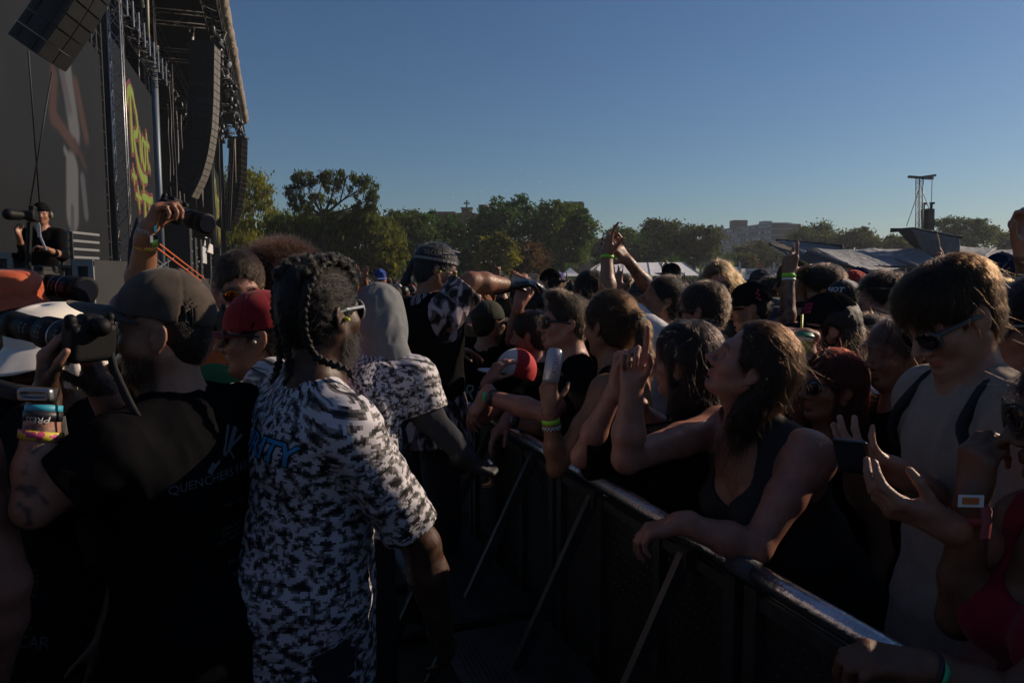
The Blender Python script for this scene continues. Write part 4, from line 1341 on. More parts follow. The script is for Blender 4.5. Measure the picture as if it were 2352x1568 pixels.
def tree(label, d, trunk, clumps, col, n=5000, leaf=.32, trunk_r=.32, spread=.22, col2=None, droop=0.0, density=1.0, limbs=True, depth=1.0, group=None, seed=None, hollow=.55):
    """clumps and trunk measured in the print at distance d: clumps (x, y, rx, ry), trunk [(x, y), ...] from the ground up"""
    global TREE_N
    TREE_N += 1
    rg = np.random.default_rng(seed if seed is not None else TREE_N * 17)
    base = P(trunk[0][0], 640, d); base[2] = 0
    root = empty('tree', base, label, 'tree', group)
    px = d / FPX
    tp = [base] + [P(x, y, d) for x, y in trunk[1:]]
    mb = MB()
    rr = np.linspace(trunk_r, trunk_r * .55, len(tp))
    mb.tube(tp, list(rr), 8)
    centers = []
    for (cx, cy, rx, ry) in clumps:
        c = P(cx, cy, d) + V(0, rg.normal() * rx * px * .5 * depth, 0)
        centers.append((c, np.array([rx * px, (rx + ry) / 2 * px * depth, ry * px])))
    if limbs:
        for c, r in centers:
            j = np.argmin([np.linalg.norm(c - q) + .8 * max(0, q[2] - c[2]) for q in tp])
            a = tp[max(j - 1, 0)] if j else tp[j]
            a = tp[j]
            mid = (a + c) / 2 + V(rg.normal(), rg.normal(), rg.normal() * .5 - .3) * .06 * np.linalg.norm(c - a)
            r0 = trunk_r * .42
            mb.tube([a, mid, c], [r0, r0 * .6, r0 * .3], 6)
            for q in range(5):
                e = c + rg.normal(0, .5, 3) * r
                mb.tube([mid + (c - mid) * rg.uniform(.2, 1), (mid + c + 2 * e) / 4 + rg.normal(0, .2, 3), e], [r0 * .3, r0 * .18, r0 * .07], 4, False)
    shift_build(mb, 'trunk', bark, root, True)
    wts = np.array([r[0] * r[2] for _, r in centers]); wts /= wts.sum()
    # sub clumps spread through each clump, then leaves round each sub clump
    n = int(n * 1.35)
    ns = max(24, int(n / 60))
    pick = rg.choice(len(centers), ns, p=wts)
    u = rg.normal(size=(ns, 3)); u /= np.linalg.norm(u, axis=1, keepdims=True)
    rad_ = rg.uniform(hollow, 1.0, ns) ** .7
    C_ = np.stack([centers[i][0] for i in pick]); R_ = np.stack([centers[i][1] for i in pick])
    sc_ = C_ + u * rad_[:, None] * R_
    sr = R_.mean(1) * spread * rg.uniform(.7, 1.4, ns)
    tone = rg.uniform(.72, 1.25, ns)
    k_ = rg.integers(0, ns, n)
    pp = sc_[k_] + rg.normal(0, 1, (n, 3)) * sr[k_][:, None] * np.array([1, 1, .7])
    pp[:, 2] -= droop * rg.exponential(1.0, n) * sr[k_]
    keep = pp[:, 2] > .3
    pp = pp[keep]; k_ = k_[keep]; n = len(pp)
    nn_ = rg.normal(size=(n, 3)); nn_[:, 2] += .4; nn_ /= np.linalg.norm(nn_, axis=1, keepdims=True)
    t1 = np.cross(nn_, rg.normal(size=(n, 3))); t1 /= np.linalg.norm(t1, axis=1, keepdims=True)
    if droop: t1 = t1 * .5 + np.array([0, 0, -1.0]); t1 /= np.linalg.norm(t1, axis=1, keepdims=True)
    t2 = np.cross(nn_, t1); t2 /= np.linalg.norm(t2, axis=1, keepdims=True)
    ls = leaf * 1.18 * rg.uniform(.6, 1.35, n)[:, None]
    q = np.stack([pp - t1 * ls * .6, pp + t2 * ls * (.22 if droop else .36), pp + t1 * ls * .6, pp - t2 * ls * (.22 if droop else .36)], 1)
    v = q.reshape(-1, 3); f = np.arange(4 * n).reshape(-1, 4)
    o = put('crown', v, f, leaf_mat('leaves', col), root, False)
    c1 = np.array(col); c2 = np.array(col2 if col2 is not None else col)
    mixw = np.clip(rg.normal(.35, .35, ns), 0, 1)[k_] if col2 is not None else np.zeros(n)
    cc = (c1 * (1 - mixw[:, None]) + c2 * mixw[:, None]) * tone[k_][:, None] * rg.uniform(.8, 1.2, (n, 1))
    color_attr(o.data, np.repeat(cc, 4, 0))
    return root
GRN, DGRN, YEL, OLV, ORG = (.070, .130, .028), (.048, .095, .024), (.22, .21, .018), (.11, .145, .028), (.22, .11, .02)
tree('yellow green tree behind the far line array', 96, [(585, 640), (585, 560), (575, 480), (560, 430)],
     [(560, 430, 48, 40), (600, 455, 28, 26), (545, 500, 42, 60), (610, 520, 40, 40), (580, 570, 70, 42), (625, 570, 35, 40), (540, 600, 40, 30), (520, 460, 25, 60)], YEL, 9500, .38, .4, .24, OLV, .25)
tree('tall airy tree with feathery clumps high on bare forked limbs', 84, [(745, 640), (743, 585), (745, 540), (742, 512), (742, 495)],
     [(678, 442, 26, 26), (702, 415, 28, 20), (735, 402, 32, 22), (770, 412, 24, 26), (800, 418, 28, 24), (812, 436, 22, 18), (690, 468, 26, 18), (765, 445, 26, 22), (845, 432, 25, 26), (850, 458, 24, 22), (830, 475, 20, 16), (720, 460, 30, 20), (700, 490, 36, 18), (760, 485, 30, 16)],
     (.062, .080, .034), 4600, .30, .36, .17, OLV, .9, seed=4, hollow=.45)
tree('broad olive tree filling the space under the airy tree', 88, [(700, 640), (700, 600), (695, 560)],
     [(665, 515, 40, 26), (700, 535, 60, 40), (650, 570, 40, 45), (720, 590, 50, 30), (640, 530, 22, 26), (740, 520, 50, 26), (775, 545, 50, 40), (690, 505, 30, 16)], OLV, 10500, .4, .3, .26, GRN, .4)
tree('weeping olive tree right of the airy trunk', 86, [(830, 640), (828, 600), (820, 560)],
     [(800, 510, 50, 32), (850, 520, 48, 36), (885, 545, 38, 40), (830, 500, 34, 18), (800, 570, 60, 40), (870, 590, 46, 34), (770, 590, 40, 30)], OLV, 8500, .4, .3, .25, (.10, .10, .028), .8)
tree('low yellowing tree at the edge of the far crowd', 82, [(905, 640), (905, 610)],
     [(895, 590, 30, 30), (880, 615, 34, 18), (660, 612, 40, 24)], (.085, .095, .022), 2600, .36, .2, .28, YEL)
tree('dark green tree with an orange tinged top', 112, [(945, 640), (945, 590), (942, 540)],
     [(915, 505, 32, 22), (950, 500, 40, 20), (930, 540, 46, 40), (965, 545, 36, 50), (900, 530, 26, 40), (950, 600, 50, 36)], DGRN, 7000, .42, .4, .22, (.10, .085, .02))
tree('dark green tree below the brick gable', 116, [(1020, 640), (1020, 590), (1015, 545)],
     [(985, 515, 30, 26), (1025, 515, 38, 24), (1000, 560, 44, 46), (1045, 550, 34, 40), (1020, 605, 60, 34)], DGRN, 7000, .42, .4, .22, GRN)
tree('big rounded green tree in the middle of the tree line', 122, [(1170, 640), (1170, 590), (1165, 540)],
     [(1195, 475, 38, 22), (1150, 490, 46, 24), (1120, 515, 40, 30), (1185, 510, 60, 36), (1220, 510, 34, 34), (1130, 560, 60, 50), (1200, 560, 54, 50), (1090, 545, 30, 40), (1080, 590, 40, 44), (1230, 590, 40, 44)], GRN, 12000, .45, .45, .2, DGRN)
tree('small round yellow green tree in front of the tree line', 98, [(1145, 640), (1145, 600)],
     [(1145, 575, 38, 32), (1165, 600, 26, 26), (1120, 600, 26, 28), (1150, 560, 26, 18)], (.085, .092, .024), 4200, .36, .25, .26, YEL)
tree('big green tree in front of the brick wall', 118, [(1293, 640), (1292, 595), (1290, 550), (1300, 520)],
     [(1275, 480, 32, 18), (1310, 490, 38, 20), (1265, 510, 34, 34), (1310, 525, 44, 36), (1340, 530, 22, 40), (1260, 560, 40, 40), (1305, 575, 46, 30), (1345, 570, 18, 26), (1255, 600, 36, 26)], GRN, 10000, .44, .45, .22, OLV)
tree('reddish tinged shrub tree below the rounded tree', 104, [(1218, 640), (1218, 610)],
     [(1215, 590, 26, 30), (1240, 605, 24, 22), (1195, 612, 30, 18)], (.075, .062, .024), 2600, .36, .2, .28, (.14, .06, .02))
for i, (lab, dd, tr, cl, n_) in enumerate((
    ('round tree behind the raised tattooed arm', 150, 1435, [(1425, 545, 42, 26), (1445, 570, 50, 36), (1400, 580, 34, 34), (1450, 605, 60, 26)], 5500),
    ('tree with a yellow crown right of the tattooed arm', 156, 1515, [(1510, 525, 32, 18), (1540, 545, 40, 30), (1500, 565, 46, 32), (1530, 600, 56, 26)], 6000),
    ('broad hazy tree left of the apartment block', 152, 1595, [(1575, 530, 40, 16), (1600, 550, 40, 30), (1628, 578, 30, 22), (1580, 585, 50, 30), (1650, 606, 36, 18)], 6000),
    ('hazy round tree in front of the apartment block', 175, 1735, [(1735, 575, 38, 18), (1720, 595, 40, 20), (1760, 598, 36, 20), (1680, 605, 30, 14)], 4600),
    ('low yellowish tree beside the red feather flag', 150, 1702, [(1702, 604, 30, 16), (1680, 612, 20, 10)], 1600))):
    tree(lab, dd, [(tr, 640), (tr, 610), (tr, 575)], cl, (.058, .078, .026) if i != 4 else (.10, .10, .03), n_, .5, .4, .22, (.10, .095, .028) if i != 0 else GRN)
tree('open crowned tree left of the tarpaulin roofs', 170, [(1876, 640), (1876, 580), (1872, 550)],
     [(1860, 530, 30, 18), (1895, 525, 30, 16), (1835, 552, 24, 22), (1875, 552, 46, 22), (1915, 552, 26, 24)], (.070, .082, .034), 4600, .42, .35, .24, OLV, hollow=.2)
tree('dense round tree right of the open crowned tree', 168, [(1972, 640), (1972, 590), (1970, 560)],
     [(1965, 540, 26, 16), (1990, 552, 20, 18), (1945, 556, 20, 16), (1972, 562, 34, 14)], (.085, .082, .024), 4200, .42, .35, .24, OLV)
tree('small tree left of the raised roof wing', 166, [(2075, 640), (2075, 590), (2075, 560)],
     [(2065, 555, 26, 14), (2095, 560, 26, 14), (2080, 566, 34, 12)], (.065, .078, .026), 2600, .42, .3, .26, OLV)
tree('flat topped tree right of the speaker mast', 160, [(2215, 640), (2215, 580), (2205, 545), (2200, 530)],
     [(2175, 512, 30, 9), (2212, 506, 34, 9), (2240, 514, 24, 10), (2190, 530, 34, 14), (2245, 538, 34, 20), (2265, 530, 22, 14), (2220, 555, 50, 16)], (.060, .076, .028), 5200, .42, .35, .24, OLV, hollow=.1)
tree('hazy low tree at the right end', 172, [(2318, 640), (2318, 590)],
     [(2300, 552, 34, 16), (2340, 556, 40, 22), (2325, 572, 50, 14), (2380, 550, 34, 26)], (.070, .082, .03), 4200, .45, .3, .24, OLV)
# dark understorey that closes the tree line near the ground
hg = empty('hedge', P(1000, 640, 128) * V(1, 1, 0), 'dark continuous hedge along the foot of the tree line', 'hedge')
rg = np.random.default_rng(77); n = 16000
xs = rg.uniform(520, 1690, n)
zz = np.abs(rg.normal(0, 1, n)) * (1.9 + .9 * np.sin(xs * .05))
pp = np.stack([P(x, 640, 1)[0] * 126 + 0 * x for x in xs]); yy = rg.uniform(122, 132, n)
pp = np.stack([pp * yy / 126, yy, .1 + zz], 1)
nn_ = rg.normal(size=(n, 3)); nn_ /= np.linalg.norm(nn_, axis=1, keepdims=True)
t1 = np.cross(nn_, rg.normal(size=(n, 3))); t1 /= np.linalg.norm(t1, axis=1, keepdims=True); t2 = np.cross(nn_, t1)
q = np.stack([pp - t1 * .34, pp + t2 * .24, pp + t1 * .34, pp - t2 * .24], 1)
o = put('leaves', q.reshape(-1, 3), np.arange(4 * n).reshape(-1, 4), leaf_mat('leaves', GRN), hg, False)
color_attr(o.data, np.repeat(np.array(DGRN) * rg.uniform(.6, 1.5, (n, 1)), 4, 0)); o['kind'] = 'stuff'

# ================================================================ buildings beyond the trees
brick = mat('dark_brick', (.17, .085, .062), .9, var=.25, vscale=.8)
stone = mat('pale_stone', (.30, .28, .25), .85); copper = mat('green_copper', (.05, .085, .075), .6)
bb = empty('brick_building', P(1200, 640, 205) * V(1, 1, 0), 'old brick building with a gable cross, chimney and domed cupola behind the trees', 'building')
def blk(x0, x1, y, d, dep, name='wall', m=brick):
    a, b = P(x0, y, d), P(x1, y, d)
    return shift_build(MB().box(V((a[0] + b[0]) / 2, d + dep / 2, a[2] / 2), ((b[0] - a[0]) / 2, dep / 2, a[2] / 2)), name, m, bb)
blk(1000, 1046, 486, 206, 14); blk(1046.3, 1092, 489, 205, 14); blk(1092.3, 1135, 492, 206, 14)
blk(1060, 1084, 478, 203.5, 3, 'gable')
a, b = P(1058, 478.5, 203.2), P(1086, 476, 203.2)
shift_build(MB().box(V((a[0] + b[0]) / 2, 204.9, (a[2] + b[2]) / 2), ((b[0] - a[0]) / 2, 1.9, (b[2] - a[2]) / 2)), 'cornice', stone, bb)
for sd_ in (1064, 1080):
    a, b = P(sd_ - 1.2, 545, 203.3), P(sd_ + 1.2, 492, 203.3)
    shift_build(MB().box((a + b) / 2, (abs(b[0] - a[0]) / 2, .2, abs(b[2] - a[2]) / 2)), 'pilaster', brick, bb)
def cross(px_, y0, y1, wpx, d):
    a, b = P(px_, y1, d), P(px_, y0, d); h = a[2] - b[2]
    w = wpx / FPX * d
    mb = MB().box((a + b) / 2, (w * .13, .1, h / 2)).box(b + V(0, 0, h * .64), (w / 2, .11, w * .12))
    for e in (-1, 1): mb.box(b + V(e * w / 2, 0, h * .64), (w * .1, .12, w * .2))
    mb.box(a, (w * .22, .12, w * .1))
    shift_build(mb, 'cross', copper, bb)
cross(1072, 476, 462, 11, 204)
a = P(1110, 471, 205); r_ = 9.5 / FPX * 205
shift_build(MB().tube([V(a[0], a[1], 0), V(a[0], a[1], a[2] - 2), V(a[0], a[1], a[2] - .6), V(a[0], a[1], a[2] - .5), V(a[0], a[1], a[2])], [r_, r_ * .95, r_ * 1.0, r_ * 1.15, r_ * 1.15], 12), 'chimney', brick, bb)
a = P(1244, 500, 207)
shift_build(MB().box(V(a[0], a[1], P(0, 486, 207)[2] / 2), (r_ * 1.1, r_ * 1.1, P(0, 486, 207)[2] / 2)), 'cupola_base', brick, bb)
zc = P(0, 484, 207)[2]
shift_build(MB().tube([V(a[0], a[1], zc + h_) for h_ in (0, .4, .9, 1.6, 2.1, 2.4)], [1.25, 1.2, 1.1, .85, .5, .15], 12), 'cupola_dome', copper, bb, True)
cross(1244.5, 470, 456, 9, 207)
blk(1222, 1305, 506, 209, 14); blk(1300, 1342, 467, 208, 18); blk(1342.3, 1360, 500, 207, 10)
shift_build(MB().box(V((P(1321, 0, 208)[0]), 216.5, P(0, 466, 208)[2] + .1), (2.8, 9.3, .18)), 'coping', stone, bb)
lb = empty('low_brick_building', P(1375, 640, 190) * V(1, 1, 0), 'low tan brick block right of the tree line', 'building')
tanb = mat('tan_brick', (.30, .16, .11), .9, var=.2, vscale=.8)
a, b = P(1352, 553, 192), P(1402, 553, 192)
shift_build(MB().box(V((a[0] + b[0]) / 2, 198, a[2] / 2), ((b[0] - a[0]) / 2, 6, a[2] / 2)), 'wall', tanb, lb)
a, b = P(1370, 547, 194), P(1386, 547, 194)
shift_build(MB().box(V((a[0] + b[0]) / 2, 198, a[2] / 2), ((b[0] - a[0]) / 2, 3, a[2] / 2)), 'penthouse', tanb, lb)
for k_ in range(4):
    a = P(1358 + k_ * 10, 572, 191.9); shift_build(MB().box(a, (.35, .08, .7)), 'window', mat('far_glass', (.03, .035, .04), .1), lb)

# apartment slab
ap = empty('apartment_block', P(1720, 640, 330) * V(1, 1, 0), 'long apartment block with rows of windows in the haze', 'building')
con = mat('concrete_grid', (.25, .28, .32), .8); bwall = mat('brown_infill', (.075, .070, .072), .9); fgl = mat('far_glass', (.03, .035, .04), .1)
A = P(1627, 600, 372); A[2] = 0; Bp = P(1768, 600, 318); Bp[2] = 0
zt = 26.2
fx = nrm(Bp - A); Lf = np.linalg.norm(Bp - A); fo = V(fx[1], -fx[0], 0); dep = 15.0
Cp = P(1800, 600, 326); Cp[2] = 0
ctr = (A + Bp) / 2 - fo * dep / 2
Rf = np.stack([fx, fo, V(0, 0, 1)], 1)
shift_build(MB().box(ctr + V(0, 0, zt / 2), (Lf / 2, dep / 2 - .02, zt / 2), Rf), 'wall', bwall, ap)
shift_build(MB().box((Bp + Cp) / 2 - V(0, -8, 0) + V(0, 0, zt / 2 + .25), (abs(Cp[0] - Bp[0]) / 2, 8, zt / 2 + .25)), 'wing', bwall, ap)
nf, nb = 10, 22
sl = MB().box(V(0, 0, 0), (Lf / 2 + .05, .14, .22), Rf).mesh('floor_slab'); sl.materials.append(con)
for i in range(nf + 1):
    o = bpy.data.objects.new('floor_slab', sl); link(o, ap)
    o.location = ctr + fo * (dep / 2 + .1) + V(0, 0, .3 + i * (zt - .3) / nf) - np.array(ap.location)
pr_ = MB().box(V(0, 0, zt / 2), (.13, .12, zt / 2), Rf).mesh('pier'); pr_.materials.append(con)
for j in range(nb + 1):
    o = bpy.data.objects.new('pier', pr_); link(o, ap)
    o.location = A + fx * (Lf * j / nb) + fo * .095 - np.array(ap.location)
wd = MB().box(V(0, 0, 0), (Lf / nb * .26, .05, .62), Rf).mesh('window'); wd.materials.append(mat('far_window', (.42, .45, .48), .2, spec=.8))
wd2 = wd.copy(); wd2.materials.clear(); wd2.materials.append(fgl)
rg = np.random.default_rng(9)
for i in range(nf):
    for j in range(nb):
        o = bpy.data.objects.new('window', wd if rg.random() < .55 else wd2); link(o, ap)
        o.location = A + fx * (Lf * (j + .5) / nb) + fo * .045 + V(0, 0, .3 + (i + .55) * (zt - .3) / nf) - np.array(ap.location)
for j in range(5):
    a = Bp + (Cp - Bp) * j / 4
    shift_build(MB().box(V(a[0], a[1] - .12, zt / 2), (.22, .12, zt / 2)), 'pier', con, ap)
for i in range(nf + 1):
    shift_build(MB().box(V((Bp[0] + Cp[0]) / 2, Bp[1] + (Cp[1] - Bp[1]) * .0 - .16, .45 + i * (zt - .3) / nf), (abs(Cp[0] - Bp[0]) / 2, .1, .16)), 'floor_slab', con, ap)
for (x0, x1, y0, dd, nm) in ((1686, 1719, 505, 345, 'plant_room'), (1755, 1775, 507, 325, 'roof_unit'), (1650, 1664, 520, 358, 'roof_unit')):
    a, b = P(x0, y0, dd), P(x1, y0, dd)
    z0 = zt - .2
    shift_build(MB().box(V((a[0] + b[0]) / 2, dd + 4, (a[2] + z0) / 2), ((b[0] - a[0]) / 2, 3, (a[2] - z0) / 2)), nm, bwall if nm == 'plant_room' else con, ap)

# ================================================================ marquees
white = mat('white_canvas', (.78, .78, .80), .6, var=.06, vscale=1)
tm = empty('marquee', P(1470, 640, 84) * V(1, 1, 0), 'long white marquee with a sloping panelled roof', 'tent')
d0 = 80.0
r0, r1 = P(1380, 603.5, d0), P(1568, 602.5, d0 + 3)
e0, e1 = P(1331, 633, d0 - 3), P(1612, 632.5, d0)
b0 = e0 + V(6.5, 9, 0); b1 = e1 + V(-.5, 9, 0)
npn = 7
for i in range(npn):
    t0, t1 = i / npn + .004, (i + 1) / npn - .004
    q = [r0 + (r1 - r0) * t0, r0 + (r1 - r0) * t1, e0 + (e1 - e0) * t1 + V(0, 0, 0), e0 + (e1 - e0) * t0]
    if i == 0: q[3] = e0 + V(1.2, 0, 0)
    o = shift_build(MB().add(q, [(3, 2, 1, 0)]), 'roof_panel', white, tm); o.modifiers.new('t', 'SOLIDIFY').thickness = .05
    rb_ = MB().tube([q[1] + V(.03, 0, .03), q[2] + V(.03, 0, .03)], .045, 5); shift_build(rb_, 'rib', mat('grey_rib', (.35, .36, .38), .5), tm)
    t0, t1 = i / npn, (i + 1) / npn
    qb = [r0 + (r1 - r0) * t0, b0 + (b1 - b0) * t0, b0 + (b1 - b0) * t1, r0 + (r1 - r0) * t1]
    o = shift_build(MB().add(qb, [(3, 2, 1, 0)]), 'roof_panel', white, tm)
o = shift_build(MB().add([r0, e0, b0], [(0, 1, 2)]), 'gable', white, tm)
for i in range(8):
    a = e0 + (e1 - e0) * i / 7; shift_build(MB().tube([V(a[0], a[1] + .1, 0), a + V(0, .1, -.03)], .05, 6), 'pole', alu, tm)
for (px_, py_, w_, dd, lab) in ((1312, 614, 28, 74, 'small white peaked tent left of the long marquee'), (1262, 622, 20, 90, 'tiny white peaked tent under the big trees'), (1892, 612, 16, 80, 'white peaked tent beside the tarpaulin roofs')):
    c = P(px_, py_, dd); w = w_ / FPX * dd
    ze = P(0, 634, dd)[2]
    r = empty('peaked_tent', V(c[0], c[1] + w, 0), lab, 'tent')
    c2 = V(c[0], c[1] + w, c[2])
    cn = [V(c[0] - w, c[1], ze), V(c[0] + w, c[1], ze), V(c[0] + w, c[1] + 2 * w, ze), V(c[0] - w, c[1] + 2 * w, ze)]
    for i in range(4):
        a, b = cn[i], cn[(i + 1) % 4]; m1 = (a + c2) / 2 - V(0, 0, .12); m2 = (b + c2) / 2 - V(0, 0, .12)
        shift_build(MB().add([a, b, m2, m1, c2], [(0, 1, 2, 3), (3, 2, 4)]), 'roof_panel', white, r)
        shift_build(MB().tube([V(a[0], a[1], 0), a], .05, 6), 'pole', alu, r)
# low white stalls along the tree line
for i, (x0, x1, y0) in enumerate(((930, 968, 634), (1175, 1235, 628), (1098, 1128, 632))):
    a, b = P(x0, y0, 92), P(x1, y0, 92)
    o = MB().box(V((a[0] + b[0]) / 2, 93.5, a[2] / 2), ((b[0] - a[0]) / 2, 1.5, a[2] / 2)).build('stall', mat('stall_beige' if i == 1 else 'stall_white', (.42, .30, .21) if i == 1 else (.6, .6, .6), .7))
    tag(o, ('low white stall under the dark orange topped tree', 'long beige stall banner under the big trees', 'short white stall under the rounded tree')[i], 'stall')
# feather flags and small vehicles behind the crowd
for (px_, y0, y1, col, lab, dd) in ((1607, 602, 640, (.62, .60, .03), 'yellow feather flag at the end of the marquee', 66), (1742, 600, 622, (.75, .10, .03), 'red orange feather flag behind the crowd', 74), (1697, 599, 618, (.7, .7, .7), 'white feather flag left of the red one', 76), (1776, 601, 618, (.7, .7, .7), 'white feather flag right of the red one', 76), (1818, 596, 600, (.7, .6, .02), 'small yellow pennant beside the tarpaulin roofs', 50)):
    r = empty('feather_flag', P(px_, 640, dd) * V(1, 1, 0), lab, 'flag')
    w = 5 / FPX * dd
    a, b = P(px_, y1, dd), P(px_, y0, dd)
    vs = []
    for j in range(9):
        t = j / 8; c = a + (b - a) * t
        ww = w * (1 - .5 * t ** 3) * (1 if t < 1 else .2)
        vs += [c + V(-.0, .02 * math.sin(j), 0), c + V(ww, .05 * math.sin(j * .9), -.02)]
    o = shift_build(MB().add(vs, [(2 * j, 2 * j + 1, 2 * j + 3, 2 * j + 2) for j in range(8)]), 'banner', mat('flag_%d' % px_, col, .7), r)
    shift_build(MB().tube([V(a[0], a[1], 0), b + V(0, 0, .1)], .02, 5), 'pole', alu, r)
for (x0, x1, y0, y1, lab) in ((1676, 1703, 613, 626, 'white box truck parked behind the crowd'), (1712, 1752, 617, 628, 'low white trailer parked behind the crowd')):
    dd = 88
    a, b = P(x0, y0, dd), P(x1, y0, dd); w = (b[0] - a[0]) / 2
    r = empty('box_truck' if x0 < 1700 else 'trailer', V((a[0] + b[0]) / 2, dd, 0), lab, 'truck' if x0 < 1700 else 'trailer')
    shift_build(MB().box(V((a[0] + b[0]) / 2, dd + 1, (a[2] + .7) / 2), (w, 1, (a[2] - .7) / 2)), 'body', white, r)
    shift_build(MB().box(V((a[0] + b[0]) / 2, dd - .01, a[2] - .5), (w * .8, .02, .25)), 'side_stripe', mat('grey_rib', (.35, .36, .38), .5), r)
    for e in (-.6, .6): shift_build(MB().tube([V((a[0] + b[0]) / 2 + e * w, dd - .05, .4), V((a[0] + b[0]) / 2 + e * w, dd + .2, .4)], .4, 12), 'wheel', blackm, r)

# ================================================================ second stage on the right
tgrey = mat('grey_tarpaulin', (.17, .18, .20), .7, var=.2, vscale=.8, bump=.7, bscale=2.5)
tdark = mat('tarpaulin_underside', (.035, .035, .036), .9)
def sheet(name, pts, nu_, nv_, sag, m, root, thick=.05, rip=.0):
    """sagging sheet through four corners p00 p10 p11 p01"""
    p00, p10, p11, p01 = [np.asarray(p, float) for p in pts]
    u, v = np.meshgrid(np.linspace(0, 1, nu_), np.linspace(0, 1, nv_), indexing='ij')
    Q = (p00 * (1 - u[..., None]) + p10 * u[..., None]) * (1 - v[..., None]) + (p01 * (1 - u[..., None]) + p11 * u[..., None]) * v[..., None]
    Q[..., 2] -= sag * 4 * u * (1 - u) * (.35 + .65 * v) + rip * np.sin(u * 40 + v * 3) * np.sin(v * 3)
    idx = np.arange(nu_ * nv_).reshape(nu_, nv_)
    f = np.stack([idx[:-1, :-1], idx[1:, :-1], idx[1:, 1:], idx[:-1, 1:]], -1).reshape(-1, 4)
    o = put(name, Q.reshape(-1, 3), f, m, root)
    o.modifiers.new('t', 'SOLIDIFY').thickness = thick
    return o
dS = 46.0
s2 = empty('tarpaulin_stage', P(2050, 640, dS) * V(1, 1, 0), 'low second stage roofed with grey tarpaulins behind the crowd', 'stage')
def PP(x, y, d=dS): return P(x, y, d)
# left gable roof: ridge (1855..), front valance and dark inside
sheet('roof_sheet', [PP(1870, 571, 44), PP(2010, 571, 46), PP(2108, 606, 41), PP(1948, 609, 38)], 18, 8, .35, tgrey, s2, rip=.02)
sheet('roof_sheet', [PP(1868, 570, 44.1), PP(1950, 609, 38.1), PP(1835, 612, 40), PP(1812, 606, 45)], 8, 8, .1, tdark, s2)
sheet('valance', [PP(1855, 571, 44.1), PP(1949, 604, 37.9), PP(1949, 611, 37.9), PP(1853, 576, 44.1)], 8, 3, 0, tgrey, s2)
sheet('roof_sheet', [PP(1990, 571, 47), PP(2110, 571, 45), PP(2160, 603, 39), PP(2080, 603, 41)], 14, 8, .25, tgrey, s2, rip=.02)
# raised wing at the left
sheet('wing_sheet', [PP(1783, 551, 50), PP(1937, 565, 46), PP(1937, 577, 46), PP(1870, 600, 45)], 10, 6, 0, tgrey, s2)
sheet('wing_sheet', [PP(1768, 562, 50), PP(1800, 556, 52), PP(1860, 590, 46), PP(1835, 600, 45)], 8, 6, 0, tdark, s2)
shift_build(MB().tube([PP(1783, 551, 50), PP(1936, 565, 46)], .10, 6), 'ridge_beam', steel_d, s2)
shift_build(MB().tube([PP(1768, 561, 50.5), PP(1806, 555, 51)], .14, 6), 'ridge_beam', steel_d, s2)
# raised wing in the middle
sheet('wing_sheet', [PP(2095, 526, 45), PP(2205, 546, 41), PP(2205, 606, 41), PP(2128, 588, 44)], 12, 10, .05, tgrey, s2, rip=.015)
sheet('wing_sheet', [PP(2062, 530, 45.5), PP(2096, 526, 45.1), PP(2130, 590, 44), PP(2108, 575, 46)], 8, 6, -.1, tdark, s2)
shift_build(MB().tube([PP(2046, 529, 46), PP(2070, 528, 45.6), PP(2097, 525, 45), PP(2206, 546, 41)], [.16, .12, .10, .10], 6), 'ridge_beam', steel_d, s2)
shift_build(MB().tube([PP(2128, 590, 44), PP(2108, 640, 44)], .14, 6), 'post', steel_d, s2)
# roofs at the right
sheet('roof_sheet', [PP(2200, 566, 44), PP(2290, 570, 45), PP(2262, 590, 39), PP(2150, 592, 40)], 14, 8, .2, tgrey, s2, rip=.02)
sheet('roof_sheet', [PP(2232, 572, 46), PP(2400, 566, 46), PP(2440, 600, 38), PP(2262, 592, 39)], 16, 8, .5, tgrey, s2, rip=.03)
sheet('net_wall', [PP(2205, 598, 42), PP(2420, 598, 42), PP(2420, 645, 42), PP(2205, 645, 42)], 12, 5, 0, mat('grey_net', (.10, .105, .11), .9), s2)
sheet('back_wall', [PP(1850, 600, 49), PP(2260, 596, 49), PP(2260, 660, 49), PP(1850, 660, 49)], 12, 4, 0, tdark, s2)
for x_ in (1852, 1905, 1948, 2020, 2080, 2160, 2232, 2300):
    shift_build(MB().tube([PP(x_, 607, 40.5), PP(x_, 700, 40.5)], .06, 6), 'post', alu if x_ % 3 else steel_d, s2)
for (x0, x1, y) in ((1860, 2150, 612), (2160, 2400, 604)):
    shift_build(MB().tube([PP(x0, y, 40.4), PP(x1, y, 40.4)], .05, 6), 'rail', steel_d, s2)
# mast with a speaker cluster
mr = truss('speaker_mast', V(*(P(2112, 640, 58) * V(1, 1, 0))[:2], 0), P(2112, 411, 58), .36, 24, mat('mast_steel', (.10, .105, .11), .5, metal=.4), 'lattice mast with a T shaped head above the second stage', 'mast', r=.032)
mstl = MATS['mast_steel']
for (a_, b_) in (((2087, 406), (2124, 409)), ((2106, 409), (2148, 403)), ((2118, 409), (2142, 410))):
    shift_build(MB().bar(P(*a_, 57.8), P(*b_, 58.2), .22, .18), 'head_beam', mstl, mr)
for (a_, b_) in (((2141, 410), (2139, 473)), ((2121, 410), (2119, 470)), ((2113, 430), (2082, 520)), ((2115, 430), (2134, 480))):
    shift_build(MB().tube([P(*a_, 58), P(*b_, 58)], .028, 5), 'cable', mstl, mr)
sc = empty('speaker_cluster', P(2131, 525, 58) * V(1, 1, 0) + V(0, 0, P(0, 525, 58)[2]), 'dark column of stacked loudspeakers hanging from the mast', 'loudspeaker')
